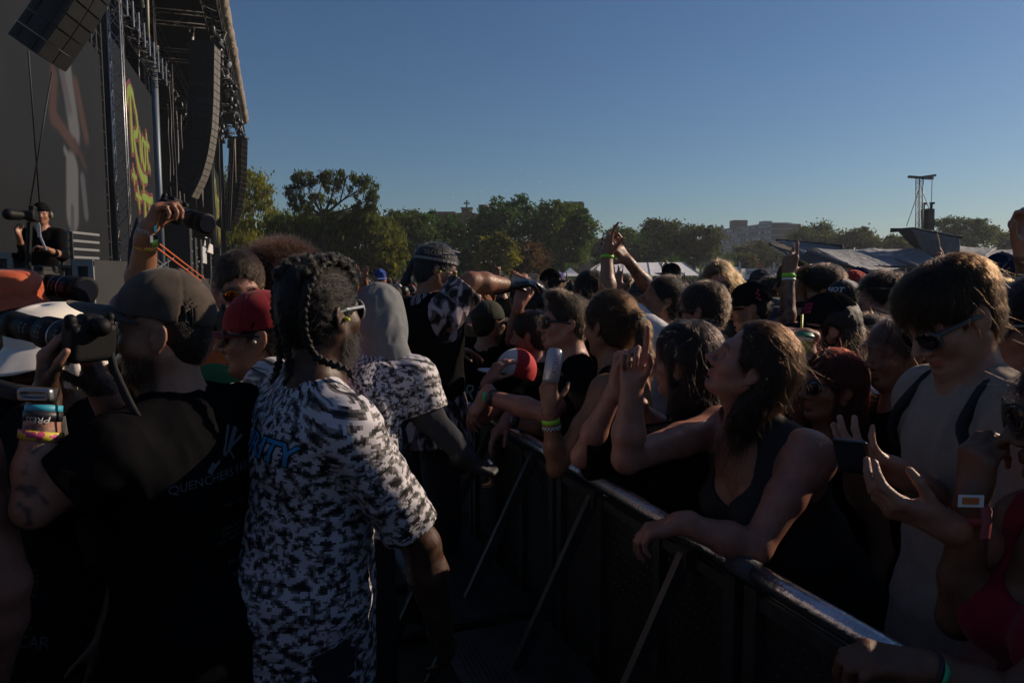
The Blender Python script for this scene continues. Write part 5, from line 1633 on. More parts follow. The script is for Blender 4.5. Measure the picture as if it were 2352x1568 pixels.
for k_ in range(8):
    a = P(2131, 483 + k_ * 6.2, 58); shift_build(MB().box(a, (.33 - .004 * k_, .35, .10), frame(-18)), 'speaker_box', mat('brown_grille', (.055, .042, .036), .7), sc)
for (x_, y_) in ((2121, 470), (2139, 469)):
    shift_build(MB().box(P(x_, y_ + 6, 58), (.06, .1, .2)).box(P(x_ + 2, y_ - 2, 58), (.14, .14, .08)), 'hoist_motor', steel_d, sc)

# drifting fluff lit by the sun in front of the trees
rg = np.random.default_rng(41); mb = MB()
for k_ in range(170):
    c = P(rg.normal(1190, 110), rg.normal(525, 55), rg.uniform(14, 30)); r_ = rg.uniform(.006, .016)
    mb.add([c + V(r_, 0, 0), c + V(0, r_, 0), c + V(-r_, 0, 0), c + V(0, -r_, 0), c + V(0, 0, r_), c - V(0, 0, r_)], [(0, 1, 4), (1, 2, 4), (2, 3, 4), (3, 0, 4), (1, 0, 5), (2, 1, 5), (3, 2, 5), (0, 3, 5)])
tag(mb.build('drifting_fluff', mat('fluff', (.75, .74, .72), .9)), 'tiny pale specks drifting in the sunlit air before the trees', 'fluff', kind='stuff')
# ================================================================ crowd barricade
def at_z(px, py, z):
    p = P(px, py, 1.0) - V(0, 0, CAM_H)
    return p * ((z - CAM_H) / p[2]) + V(0, 0, CAM_H)
RAIL_Z = 1.08; RAIL_R = .0265
bA, bB = at_z(1180, 992, RAIL_Z), at_z(1985, 1462, RAIL_Z)
bd = nrm(bA - bB)                       # away from us along the rail
bn = V(-bd[1], bd[0], 0)                # towards the pit (left)
if bn[0] > 0: bn = -bn
def BR(t, off=0, z=0): return bB + bd * t + bn * off + V(0, 0, z - RAIL_Z)
rail_mat = mat('rail_metal', (.62, .62, .66), .22, metal=.97, var=.22, vscale=9, bump=.25, bscale=90)
bar_mat = mat('barricade_aluminium', (.075, .075, .08), .45, metal=.8, var=.3, vscale=14, bump=.2, bscale=120)
panel_mat = mat('perforated_sheet', (.022, .022, .024), .45, metal=.3, var=.25, vscale=9)
tape = mat('cloth_tape', (.060, .058, .062), .8, bump=.5, bscale=150)
tj1 = float(np.dot(at_z(1715, 1305, RAIL_Z) - bB, bd)); tj2 = float(np.dot(at_z(1303, 1052, RAIL_Z) - bB, bd))
SEC = tj2 - tj1
print('section', SEC, tj1, tj2)
hole_me = None
names = ['nearest section of the metal crowd barricade', 'barricade section in front of the woman looking up', 'barricade section below the men leaning over the rail', 'barricade section behind the hooded guard', 'fifth barricade section from the near end, deep in the pit', 'farthest visible barricade section']
for k_ in range(-1, 5):
    t0, t1 = tj1 + (k_) * SEC + .006, tj1 + (k_ + 1) * SEC - .006
    if k_ == -1: t0 = t1 - 1.35
    L_ = t1 - t0
    r = empty('barricade_section', V(*BR((t0 + t1) / 2)[:2], 0), names[k_ + 1], 'barricade', 'barricade sections along the pit')
    Rb_ = np.stack([bd, bn, V(0, 0, 1)], 1)
    shift_build(MB().tube([BR(t0 + (t1 - t0) * i / 8, 0, RAIL_Z) for i in range(9)], RAIL_R, 20), 'top_rail', rail_mat, r, True)
    shift_build(MB().tube([BR(t0 - .045, 0, RAIL_Z), BR(t0 + .045, 0, RAIL_Z)], RAIL_R + .0025, 20), 'tape_wrap', tape, r, True)
    for tt in (t0 + .035, t1 - .035):
        shift_build(MB().box(BR(tt, 0, (RAIL_Z - RAIL_R) / 2 + .004), (.022, .022, (RAIL_Z - RAIL_R) / 2 - .006), Rb_), 'post', bar_mat, r)
    shift_build(MB().box(BR((t0 + t1) / 2, -.004, .56), (L_ / 2 - .062, .0015, .48), Rb_), 'panel_sheet', panel_mat, r)
    for tt in (.33, .66):
        shift_build(MB().box(BR(t0 + L_ * tt, .012, .56), (.016, .012, .48), Rb_), 'stiffener', bar_mat, r)
    for z_ in (.075, 1.02):
        shift_build(MB().box(BR((t0 + t1) / 2, 0, z_), (L_ / 2 - .06, .016, .016), Rb_), 'cross_rail', bar_mat, r)
    for tt in ((.20, .70) if k_ >= 0 else (.63,)):
        a = BR(t0 + L_ * tt, .020, RAIL_Z - .045); b = BR(t0 + L_ * tt, .52, .045)
        shift_build(MB().bar(a, b, .026, .040), 'diagonal_brace', bar_mat, r)
        shift_build(MB().bar(BR(t0 + L_ * tt, .03, .022), BR(t0 + L_ * tt, .60, .022), .04, .04), 'foot', bar_mat, r)
        shift_build(MB().box(BR(t0 + L_ * tt, .02, RAIL_Z - .055), (.03, .02, .03), Rb_), 'gusset', bar_mat, r)
        shift_build(MB().bar(BR(t0 + L_ * tt, .03, .42), BR(t0 + L_ * tt, .33, .42), .03, .03), 'strut', bar_mat, r)
    # ribbed step for the guards
    if k_ >= 0:
        stp = shift_build(MB().box(BR((t0 + t1) / 2, .30, .44), (L_ / 2 - .03, .22, .012), Rb_), 'step', bar_mat, r)
        mb = MB()
        for i in range(22): mb.box(BR((t0 + t1) / 2, .10 + i * .018, .455), (L_ / 2 - .04, .004, .0035), Rb_)
        o = shift_build(mb, 'tread_ribs', bar_mat, r); o.parent = stp; o['kind'] = 'stuff'
    # perforations: raised dimples with lit rims
    if k_ <= 1:
        mb = MB()
        nx_, nz_ = int(L_ / .034), 25
        for i in range(nx_):
            for j in range(nz_):
                c = BR(t0 + .07 + (L_ - .14) * (i + .5 * (j % 2)) / nx_, .0005, .13 + j * .035)
                mb.add([c + bd * .006, c + V(0, 0, .006), c - bd * .006, c - V(0, 0, .006), c + bn * .0022 + V(0, 0, .001)], [(0, 1, 4), (1, 2, 4), (2, 3, 4), (3, 0, 4)])
        o = shift_build(mb, 'perforation', panel_mat, r); o['kind'] = 'stuff'
# ================================================================ cloth materials with a printed pattern
def cloth(name, col, rough=.88, var=.10, sheen=.12):
    sheen = 0 if max(col) < .06 else sheen
    return mat(name, col, rough, var=var, vscale=30, bump=.35, bscale=650, sheen=sheen, spec=.25 if max(col) > .06 else 0.0)
def pattern_mat(name, kind, cols, cell=.006, scale=(9, 12, 1), rough=.7, th=(.40, .48, .56)):
    if name in MATS: return MATS[name]
    m = bpy.data.materials.new(name); m.use_nodes = True
    N = m.node_tree.nodes; L = m.node_tree.links; b = N['Principled BSDF']
    b.inputs['Roughness'].default_value = rough; b.inputs['Specular IOR Level'].default_value = .3
    uv = N.new('ShaderNodeUVMap'); uv.uv_map = 'cloth'
    src = uv.outputs[0]
    if kind == 'pixel':
        sn = N.new('ShaderNodeVectorMath'); sn.operation = 'SNAP'; sn.inputs[1].default_value = (cell, cell, 1)
        L.new(src, sn.inputs[0]); src = sn.outputs[0]
    mp = N.new('ShaderNodeVectorMath'); mp.operation = 'MULTIPLY'; mp.inputs[1].default_value = scale
    L.new(src, mp.inputs[0])
    nz = N.new('ShaderNodeTexNoise'); nz.noise_dimensions = '3D'; nz.inputs['Scale'].default_value = 1; nz.inputs['Detail'].default_value = 4 if kind == 'pixel' else 1.0; nz.inputs['Roughness'].default_value = .62
    if kind != 'pixel': nz.inputs['Distortion'].default_value = .6
    L.new(mp.outputs[0], nz.inputs['Vector'])
    cr = N.new('ShaderNodeValToRGB'); cr.color_ramp.interpolation = 'CONSTANT'
    el = cr.color_ramp.elements
    el[0].color = (*cols[0], 1); el[0].position = 0
    el[1].color = (*cols[1], 1); el[1].position = th[0]
    for c, t in zip(cols[2:], th[1:]):
        e = el.new(t); e.color = (*c, 1)
    L.new(nz.outputs[0], cr.inputs[0]); L.new(cr.outputs[0], b.inputs['Base Color'])
    MATS[name] = m
    return m
def dots_mat(name, base, dot, scale=140, thr=.32):
    if name in MATS: return MATS[name]
    m = bpy.data.materials.new(name); m.use_nodes = True
    N = m.node_tree.nodes; L = m.node_tree.links; b = N['Principled BSDF']; b.inputs['Roughness'].default_value = .6
    uv = N.new('ShaderNodeUVMap'); uv.uv_map = 'cloth'
    vo = N.new('ShaderNodeTexVoronoi'); vo.inputs['Scale'].default_value = scale; L.new(uv.outputs[0], vo.inputs['Vector'])
    cr = N.new('ShaderNodeValToRGB'); cr.color_ramp.interpolation = 'CONSTANT'
    cr.color_ramp.elements[0].color = (*dot, 1); cr.color_ramp.elements[1].color = (*base, 1); cr.color_ramp.elements[1].position = thr
    L.new(vo.outputs[0], cr.inputs[0]); L.new(cr.outputs[0], b.inputs['Base Color'])
    MATS[name] = m
    return m
def check_mat(name, c1, c2, cell=.006):
    if name in MATS: return MATS[name]
    m = bpy.data.materials.new(name); m.use_nodes = True
    N = m.node_tree.nodes; L = m.node_tree.links; b = N['Principled BSDF']; b.inputs['Roughness'].default_value = .6
    uv = N.new('ShaderNodeUVMap'); uv.uv_map = 'cloth'
    ck = N.new('ShaderNodeTexChecker'); ck.inputs['Scale'].default_value = 1 / cell
    ck.inputs['Color1'].default_value = (*c1, 1); ck.inputs['Color2'].default_value = (*c2, 1)
    L.new(uv.outputs[0], ck.inputs[0]); L.new(ck.outputs[0], b.inputs['Base Color'])
    MATS[name] = m
    return m
camo = pattern_mat('digital_camo', 'pixel', [(.012, .012, .015), (.055, .052, .056), (.19, .172, .17), (.52, .50, .54)], .0052, (40, 50, 1), .55, (.420, .465, .512))
camo2 = pattern_mat('digital_camo_small', 'pixel', [(.012, .012, .015), (.055, .052, .056), (.19, .172, .17), (.52, .50, .54)], .0062, (42, 52, 1), .6, (.415, .46, .508))
camo3 = pattern_mat('splotch_camo', 'blob', [(.012, .010, .012), (.10, .075, .085), (.36, .29, .32), (.42, .35, .38)], .01, (26, 13, 1), .75, (.44, .53, .60))
camo4 = pattern_mat('dark_camo', 'blob', [(.012, .013, .010), (.026, .028, .018), (.045, .045, .03), (.03, .022, .015)], .01, (18, 18, 1), .9, (.42, .5, .58))
black = cloth('black_cotton', (.0065, .0065, .0072))
black2 = cloth('washed_black_cotton', (.014, .0147, .0155))
grey = cloth('grey_marl', (.15, .157, .165)); dgrey = cloth('charcoal_cotton', (.045, .047, .055))
whitec = cloth('white_cotton', (.58, .58, .60)); cream = cloth('cream_cotton', (.27, .205, .165))
navy = cloth('navy_cotton', (.016, .022, .045)); olive = cloth('olive_cotton', (.05, .052, .03))
lime_b = mat('lime_band', (.26, .62, .03), .5); teal_b = mat('teal_band', (.03, .30, .42), .5); black_b = mat('black_band', (.012, .012, .016), .5)
white_b = mat('white_plastic', (.7, .7, .7), .4)
print_m = mat('faded_print', (.075, .09, .105), .8); print_w = mat('white_print', (.45, .45, .47), .8); blue_p = mat('blue_print', (.035, .26, .50), .6)
yellow_pl = mat('yellow_foam', (.62, .66, .02), .6)
def place_text(J, txt, m, back=True, u=0.0, z=-.2, size=.05, tilt=0.0, host='s', **kw):
    """letters on the shirt of J: u metres to the wearer's right, z below the shoulder line"""
    rb, ub, fb = J['rb'], J['ub'], J['fb']
    sg = -1 if back else 1
    c = J['Sc'] + rb * u + ub * z + fb * sg * .1
    right = (rb if back else -rb)
    right = nrm(right + ub * tilt)
    return lay_text(txt, m, J['shirt'], J['sv'], J['sf'], c, right, ub, size, J['shirt'], **kw)
def earplug(J, sd, m):
    S = SDF(); S.cone((sd * .083, .004, -.008), (sd * .096, .002, -.010), .0052, .0045, .001)
    local_mesh(J, S, .0022, 'earplug', m)

# ---------------------------------------------------------------- cameras and things in hands
rubber = mat('camera_black', (.006, .006, .0065), .55, bump=.4, bscale=500, spec=.18); glass = mat('front_element', (.01, .012, .02), .04, spec=.9, coat=.6)
def camera_thing(label, rear, front, r_rear, r_front, up=(0, 0, 1), body=(.070, .038, .050), name='camera', hood=True):
    rear, front = np.asarray(rear, float), np.asarray(front, float)
    d = nrm(front - rear); u = nrm(np.asarray(up, float) - np.dot(up, d) * d); x = np.cross(d, u)
    L_ = np.linalg.norm(front - rear)
    root = empty(name, rear, label, 'camera')
    R = np.stack([x, d, u], 1)
    S = SDF(); c = rear - d * body[1]
    S.box(c, body, .012, .004, R=R)
    S.box(c + u * (body[2] + .004), (.022, body[1] * .8, .016), .008, .012, R=R)
    S.box(c + x * body[0] * .82 + d * .018, (.018, .030, body[2] * .92), .012, .015, R=R)
    S.cone(c + x * .045 + u * body[2], c + x * .045 + u * (body[2] + .012), .010, .010, .003)
    S.cone(c - x * .042 + u * body[2], c - x * .042 + u * (body[2] + .009), .013, .013, .003)
    S.cone(c - d * body[1] + u * (body[2] - .002), c - d * (body[1] + .012) + u * (body[2] - .002), .018, .020, .006)
    v, f = S.mesh(.0035); put('body', v, f, rubber, root)
    prof = [(0, .98), (.03, 1.0), (.05, .93), (.06, 1.0), (.24, 1.02), (.25, .95), (.27, .95), (.28, 1.03)]
    steps = [(t, r_rear * k_) for t, k_ in prof]
    steps += [(.48, r_rear * 1.0), (.49, r_front * .99), (.52, r_front * .99), (.53, r_front * 1.04), (.78, r_front * 1.04), (.79, r_front), (.86, r_front), (.87, r_front * 1.08), (1.0, r_front * 1.10)]
    pts = [rear + d * L_ * t for t, _ in steps]
    shift_build(MB().tube(pts, [r for _, r in steps], 28), 'lens_barrel', rubber, root, True)
    mb = MB()
    for t, r in ((.26, r_rear * 1.0), (.505, r_front * 1.01)):
        mb.tube([rear + d * (L_ * t - .002), rear + d * (L_ * t + .002)], r, 28)
    shift_build(mb, 'lens_ring', mat('ring_silver', (.30, .31, .33), .35, metal=.7), root)
    shift_build(MB().tube([front + d * .0005, front + d * .002], r_front * .9, 24), 'front_glass', glass, root)
    # engraved scale marks
    mb = MB(); vdir = nrm(V(0, -1, .15) - np.dot(V(0, -1, .15), d) * d); w = np.cross(d, vdir)
    rg = np.random.default_rng(3)
    for t in (.14, .36, .40, .62, .68):
        for k_ in range(5):
            an = (k_ - 2) * .16 + rg.uniform(-.03, .03)
            o_ = vdir * math.cos(an) + w * math.sin(an)
            rr = (r_rear if t < .48 else r_front) * 1.055
            mb.box(rear + d * L_ * t + o_ * rr, (.0016, .0010 if k_ % 2 else .003, .0006), np.stack([np.cross(d, o_), d, o_], 1))
    shift_build(mb, 'scale_mark', mat('engraving', (.10, .10, .105), .6), root)['kind'] = 'stuff'
    return root
def strap(name, pts, w, m, root=None, label=None, cat='strap'):
    """flat strap along points"""
    pts = np.array(pts, float); k_ = 6 * (len(pts) - 1) + 1
    t = np.linspace(0, len(pts) - 1, k_)
    q = np.stack([np.interp(t, np.arange(len(pts)), pts[:, i]) for i in range(3)], 1)
    for _ in range(2): q[1:-1] = (q[:-2] + 2 * q[1:-1] + q[2:]) / 4
    d = np.gradient(q, axis=0); d /= np.linalg.norm(d, axis=1, keepdims=True)
    side = np.cross(d, V(0, -1, .3)); side /= np.linalg.norm(side, axis=1, keepdims=True)
    n_ = np.cross(side, d)
    vs = np.concatenate([q + side * w / 2, q - side * w / 2])
    f = np.array([(i, i + 1, k_ + i + 1, k_ + i) for i in range(k_ - 1)])
    if root is None:
        o = obj(name, mesh_np(name, vs, f), m)
        tag(o, label, cat)
    else: o = put(name, vs, f, m, root)
    o.modifiers.new('t', 'SOLIDIFY').thickness = .002
    return o
web = mat('strap_webbing', (.016, .016, .018), .8, bump=.4, bscale=400)

# ================================================================ people in the pit
# --- the photographer in the brown cap
camR = P(188, 782, 1.50); camF = P(26, 744, 1.60)
J = person('bearded photographer in a faded brown cap and black tour shirt shooting to the left', P(372, 762, 1.64), 257, 0, 0, body=294, lean=(-.04, -.05), vox=.005, b=1.08, skin='fair', hcol=(.03, .02, .015),
           beard=((.018, .011, .008), .9), tattoo=(-1, .55, 1.75, 26, .10),
           arms={'L': dict(w=P(103, 915, 1.47), e=P(78, 1165, 1.42), F=(.10, .12, 1), N=(.8, .25, .25), hand=dict(curl=(.42, .45, .48, .5), thumb=(.35, .25), spread=.05)),
                 'R': dict(w=P(235, 900, 1.66), e=P(300, 1045, 1.80), F=(-.2, -.25, 1), N=(-.9, -.3, .1), hand=GRIP)})
J1 = J
shirt(J, black, 'tee', loose=.020, sleeve=.58, wrinkle=.006, seed=2, hem=.16)
hair(J, 'dark_brown', (.045, .026, .016), n=900, length=.009, radius=.0005, thick=.0, vox=.005, lift=.25, disp=.002, keep=lambda q: q[:, 2] < -.012, fly=0)
cap(J, cloth('faded_brown_cotton', (.062, .047, .038), var=.25), tilt=12, turn=0, brim_l=.110, lift=.010)
beard(J, 'dark_brown', (.045, .026, .016), n=1600, length=.022, radius=.0006)
tc_ = J['cap']
band(J, J['el'][-1], J['wr'][-1], .90, teal_b, .016, .033)
band(J, J['el'][-1], J['wr'][-1], .835, black_b, .020, .0345)
band(J, J['el'][-1], J['wr'][-1], .66, dots_mat('dotted_band', (.50, .40, .03), (.42, .04, .14), 75, .5), .019, .040, wob=.004)
place_text(J, 'QUENCHERS FAREWELL', print_m, True, .02, -.085, .028, sub=.02)
for i, t_ in enumerate(('', '', '', '1960s - Early', '', '', '', '2000s - Early', '2002 - Drun', '2003 - Fire Marshal', '', '', '', '2016 - C', '', '2018 -')):
    if t_: place_text(J, t_, mat('dim_print', (.07, .08, .09), .8), True, .03, -.118 - i * .0145, .0125, sub=.05)
# a small flying emblem above the lettering
S = SDF(); 
mb = MB()
oc = J['Sc'] + J['rb'] * .03 - J['ub'] * .03
bv = BVHTree.FromPolygons([tuple(p) for p in J['sv']], [tuple(q) for q in J['sf']])
for a_, b_, w_ in (((-.06, -.035), (.0, -.005), .007), ((.0, -.005), (.05, .035), .012), ((-.02, -.01), (.03, .045), .007), ((.01, .0), (.06, .015), .007), ((-.068, -.04), (-.05, -.022), .013), ((.0, -.004), (.012, -.03), .006)):
    q4 = []
    for s_, sg in ((a_, 1), (a_, -1), (b_, -1), (b_, 1)):
        dx, dy = b_[0] - a_[0], b_[1] - a_[1]; ln = math.hypot(dx, dy)
        c = oc + J['rb'] * (s_[0] - dy / ln * w_ * .5 * sg) + J['ub'] * (s_[1] + dx / ln * w_ * .5 * sg) - J['fb'] * .25
        h_ = bv.ray_cast(Vector(c), Vector(J['fb']), 1)
        q4.append(np.array(h_[0]) - J['fb'] * .003 if h_[0] else c + J['fb'] * .15)
    mb.add(q4, [(0, 1, 2, 3)])
shift_build(mb, 'emblem', print_m, J['o']).parent = J['o']
lay_text('PRESS', print_w, None, J['bv'], J['bf'], J['el'][-1] + (J['wr'][-1] - J['el'][-1]) * .835 + V(.01, -.05, 0), V(-1, 0, .12), V(-.12, 0, -1), .016, J['o'], sub=.03, proud=.0065)
cm = camera_thing('large black camera with a long zoom lens held up by the bearded photographer', camR, camF, .036, .028, body=(.050, .024, .040))
strap('neck_strap', [P(250, 800, 1.52), P(262, 850, 1.50), P(285, 900, 1.50), P(310, 950, 1.50), P(330, 975, 1.53)], .016, web, cm)

# --- the guard with braids
J = person('security guard with braided dark hair and full beard in a digital camouflage shirt', P(740, 722, 1.81), 36, 3, 0, body=46, lean=(.05, .14), vox=.005, b=1.30, shw=.195, skin='dark', hcol=(.010, .008, .007), neckr=1.12, arm_r=1.2, belly=1.12,
           beard=((.010, .008, .007), .95),
           arms={'R': dict(w=P(1012, 1440, 1.82), e=P(968, 1250, 1.78), F=(.15, .3, -1), N=(-.8, .3, 0)), 'L': dict(w=P(660, 1420, 2.2), e=P(640, 1250, 2.1), F=(0, .3, -1))})
J2 = J
shirt(J, camo, 'tee', loose=.016, sleeve=.84, wrinkle=.0075, seed=5, hem=.24, belly=1.15, flare=.008, folds=dict(freq=9, stretch=(1, 1, 1.9)))
hm_, hs_ = hair_mats('black', (.012, .010, .009), .28)
def braid_extra(e, c):
    for sx in (-1, 1):
        for k_ in range(9):
            a = k_ / 8
            th = .1 + a * 2.25
            e((sx * (.016 + .034 * math.sin(min(a, .8) * 2.4)), -.012 + math.cos(th) * .106, .038 + math.sin(th) * .101), (.016, .014, .014), .010)
hair(J, 'black', (.012, .010, .009), n=2600, length=.030, radius=.0006, thick=.011, vox=.0038, lift=.10, jitter=.12, extra=braid_extra, disp=.004, rough=.28, flow=lambda q: np.stack([-np.sign(q[:, 0]) * np.abs(np.abs(q[:, 0]) - .035) * 8, -np.ones(len(q)), -np.clip(-q[:, 1], 0, .2) * 12], 1))
# parting line and plaited ropes
def plait(pts, r, name='braid', lobes=1.0):
    pts = np.array(pts, float)
    seg_ = np.linalg.norm(np.diff(pts, axis=0), axis=1); cum = np.concatenate([[0], np.cumsum(seg_)])
    n_ = int(cum[-1] / (r * .62)); S = SDF()
    tt = np.linspace(0, cum[-1], n_)
    q = np.stack([np.interp(tt, cum, pts[:, i]) for i in range(3)], 1)
    for _ in range(3): q[1:-1] = (q[:-2] + 2 * q[1:-1] + q[2:]) / 4
    for i in range(n_ - 1):
        d = nrm(q[i + 1] - q[i]); x = nrm(np.cross(d, V(.2, 1, .1))); y = np.cross(d, x)
        tp = (1 - .35 * i / n_)
        an = i * 2 * PI / 3
        sd_ = 1 if i % 2 else -1
        c = q[i] + x * sd_ * r * .42 * tp + y * .2 * r * math.sin(an)
        S.cone(c - d * r * .55 + x * sd_ * r * .2, c + d * r * .75 - x * sd_ * r * .45, r * .62 * tp, r * .5 * tp, r * .12)
    v, f = S.mesh(max(.0024, r * .24)); return put(name, v, f, hm_, J['o'])
hd = lambda x, y, z: J['H'] + J['Rh'] @ V(x, y, z)
plait([hd(.036, .062, .128), hd(.046, .02, .142), hd(.056, -.03, .132), hd(.064, -.075, .10), hd(.066, -.10, .055), hd(.062, -.108, .005), hd(.056, -.10, -.045), hd(.060, -.085, -.085), hd(.075, -.07, -.105), hd(.098, -.045, -.118), hd(.112, -.02, -.135), hd(.116, -.01, -.155)], .0125)
plait([hd(.004, .05, .142), hd(.004, -.03, .142), hd(.004, -.085, .105), hd(.0, -.118, .05), hd(-.002, -.12, -.01), hd(-.006, -.11, -.06), hd(-.012, -.10, -.11), hd(-.014, -.105, -.155), hd(-.03, -.11, -.18), hd(-.045, -.10, -.165)], .013)
plait([hd(-.05, .04, .12), hd(-.058, -.03, .122), hd(-.062, -.085, .08), hd(-.058, -.10, .02), hd(-.055, -.095, -.05), hd(-.06, -.09, -.10), hd(-.075, -.10, -.15), hd(-.07, -.115, -.185), hd(-.05, -.12, -.20)], .012)
beard(J, 'soft_black_beard', (.008, .006, .005), n=1300, length=.034, radius=.0005, grav=.5)
sunglasses(J, fm=mat('clear_silver_frame', (.50, .52, .54), .18, metal=.4), z=.006, temple=.0042, h=.024)
earplug(J, 1, yellow_pl)
place_text(J, 'SECURITY', mat('print_edge', (.008, .008, .01), .7), True, -.01, -.075, .074, bold=.005, space=1.0, sub=.010, shear=.12, proud=.0028)
place_text(J, 'SECURITY', blue_p, True, -.01, -.075, .074, space=1.0, sub=.010, shear=.12, proud=.0042, bold=.0015)
place_text(J, 'ygs', mat('blue_outline', (.10, .20, .27), .7), True, -.01, -.005, .055, shear=.5, sub=.012, bold=-.002)

# --- hooded guard
J = person('security guard with a grey hood up wearing a camouflage shirt over long grey sleeves', P(872, 738, 2.9), 345, -22, 0, body=10, lean=(.5, .05), vox=.007, b=1.05,
           arms={'R': dict(w=P(1082, 1060, 2.72), e=P(985, 955, 2.72), F=(.65, .15, -.35), N=(0, .2, -1), hand=GRIP)})
S = SDF(); T = J['Th']
S.ell((0, -.015, .025), (.104, .130, .128), .02, T=T); S.ell((0, -.05, -.07), (.10, .09, .08), .06, T=T)
S.cone(J['base'] - J['rb'] * .08, J['base'] + J['rb'] * .08, .072, .072, .06)
S.ell((0, .10, -.01), (.072, .08, .095), .02, T=T, neg=True)
v, f = S.mesh(.007, cloth_disp(.006, 8, 11, (1.6, 1.6, .5)))
put('hood', v, f, grey, J['o'])
shirt(J, dgrey, 'long', loose=.012, sleeve=1.97, wrinkle=.006, seed=12, name='long_sleeve_top')
shirt(J, camo2, 'tee', loose=.024, sleeve=.92, wrinkle=.007, seed=13)
S = SDF(); hand_prims(S, J['wr'][1], *J['handF'][1], True, s=1.12, **GRIP); S.cone(J['wr'][1] - nrm(J['handF'][1][0]) * .05, J['wr'][1], .042, .036, .01)
v, f = S.mesh(.006); put('glove', v, f, mat('black_glove', (.012, .012, .013), .6), J['o'])
wv, F_ = J['wr'][1], nrm(J['handF'][1][0])
mb = MB()
for k_ in range(3): mb.box(wv + F_ * .085 + np.cross(F_, V(0, 0, 1)) * (.022 * (k_ - 1)) + V(0, 0, .034), (.008, .004, .003), frame(70))
shift_build(mb, 'reflective_stripe', white_b, J['o'])

# --- guard in the bandana reaching over the crowd
wB = P(1166, 655, 3.55)
J = person('security guard in a black bandana and yellow glasses stretching a gloved arm over the crowd', P(1002, 620, 3.55), 72, -10, 0, body=55, vox=.008, b=1.15, skin='tan', hcol=(.05, .05, .05), arm_r=1.25, neckr=1.1,
           arms={'R': dict(w=wB, e=P(1082, 648, 3.42), F=(.9, .35, .12), N=(0, .2, -1), hand=dict(curl=(.2, .22, .25, .3), thumb=(.3, .3), spread=.04), **{'raise': 1}), 'L': dict(w=P(1040, 800, 3.9), F=(1, .2, -.2), N=(0, 0, -1))})
shirt(J, camo3, 'tee', loose=.026, sleeve=.80, wrinkle=.006, seed=21, flare=.026)
S = SDF(); torso_prims(S, J, .034, 1.05)
for sd in (-1, 1): S.ell(J['sh'][sd] + J['rb'] * sd * .08 - J['ub'] * .03, V(.095, .2, .17), .006, R=J['Rb'], neg=True)
S.ell(J['base'] + J['ub'] * .04, V(.09, .10, .08), .006, R=J['Rb'], neg=True)
v, f = S.mesh(.010, cloth_disp(.004, 3)); put('vest', v, f, cloth('black_vest', (.010, .010, .010)), J['o'])
hair(J, 'grey_hair', (.06, .06, .062), n=700, length=.032, radius=.0008, thick=.008, lift=.7, vox=.006)
S = SDF(); S.ell((0, -.012, .034), (.088, .110, .100)); S.plane((0, 0, .105), (0, .25, 1)); S.plane((0, 0, .030), (0, .12, -1))
local_mesh(J, S, .005, 'bandana', mat('bandana_cloth', (.012, .012, .014), .8, bump=.4, bscale=60))
S = SDF()
for k_ in range(2): S.cone((-.03 + .02 * k_, -.118, .03), (-.05 + .05 * k_, -.14, -.09), .012, .018, .01)
local_mesh(J, S, .006, 'bandana_tail', mat('bandana_cloth', (.012, .012, .014), .8))
mb = MB()
for k_ in range(20):
    a = rad(-70 + k_ * 12)
    for zz_, hh in ((.046, .006), (.104, .003)):
        p0 = J['H'] + J['Rh'] @ V(.0905 * math.cos(a), -.012 + .1125 * math.sin(a) , zz_)
        mb.box(p0, (.0105, .002, hh), J['Rh'] @ frame(90 - math.degrees(a)))
shift_build(mb, 'bandana_trim', mat('trim_print', (.20, .20, .20), .7), J['o'])
lay_text('SECURITY', mat('trim_print', (.20, .20, .20), .7), None, *(lambda s_: ((s_[0]) @ J['Rh'].T + J['H'], s_[1]))((lambda q: (q.ell((0, -.012, .034), (.088, .110, .100)), q.mesh(.006))[1])(SDF())), J['H'] + J['Rh'] @ V(.09, -.02, .075), -J['Rh'][:, 1] * -1 + 0 * J['rb'], J['Rh'][:, 2], .030, J['o'], proud=.003, sub=.02)
sunglasses(J, lm=mat('yellow_lens', (.55, .50, .02), .1, coat=.4), z=-.002, h=.018)
earplug(J, 1, yellow_pl)
S = SDF(); hand_prims(S, J['wr'][1], *J['handF'][1], True, s=1.12, curl=(.2, .22, .25, .3), thumb=(.3, .3), spread=.04); S.cone(J['wr'][1] - nrm(J['handF'][1][0]) * .055, J['wr'][1], .042, .036, .01)
v, f = S.mesh(.006, cloth_disp(.002, 6, 40)); put('glove', v, f, mat('black_leather', (.012, .012, .012), .32, spec=.6), J['o'])

# --- man with mirrored sunglasses
J = person('clean cut man in mirrored orange sunglasses looking down to the right', P(548, 662, 2.55), 152, -14, 0, body=190, vox=.007, skin='pink', hcol=(.03, .02, .014), b=1.05)
shirt(J, cloth('orange_cotton', (.55, .13, .03)), 'tee', seed=31)
hair(J, 'dark_brown', (.045, .026, .016), n=1500, length=.022, radius=.0008, thick=.007, lift=.4, vox=.006)
sunglasses(J, lm=mat('orange_mirror', (.45, .12, .02), .06, metal=.9), z=.0)
S = SDF(); S.ell(J['Sc'] + J['fb'] * .13 - J['ub'] * .10 + J['rb'] * .02, V(.10, .03, .07), .02, R=J['Rb']); v, f = S.mesh(.007); put('shirt_print', v, f, mat('green_print', (.02, .14, .05), .8), J['o'])

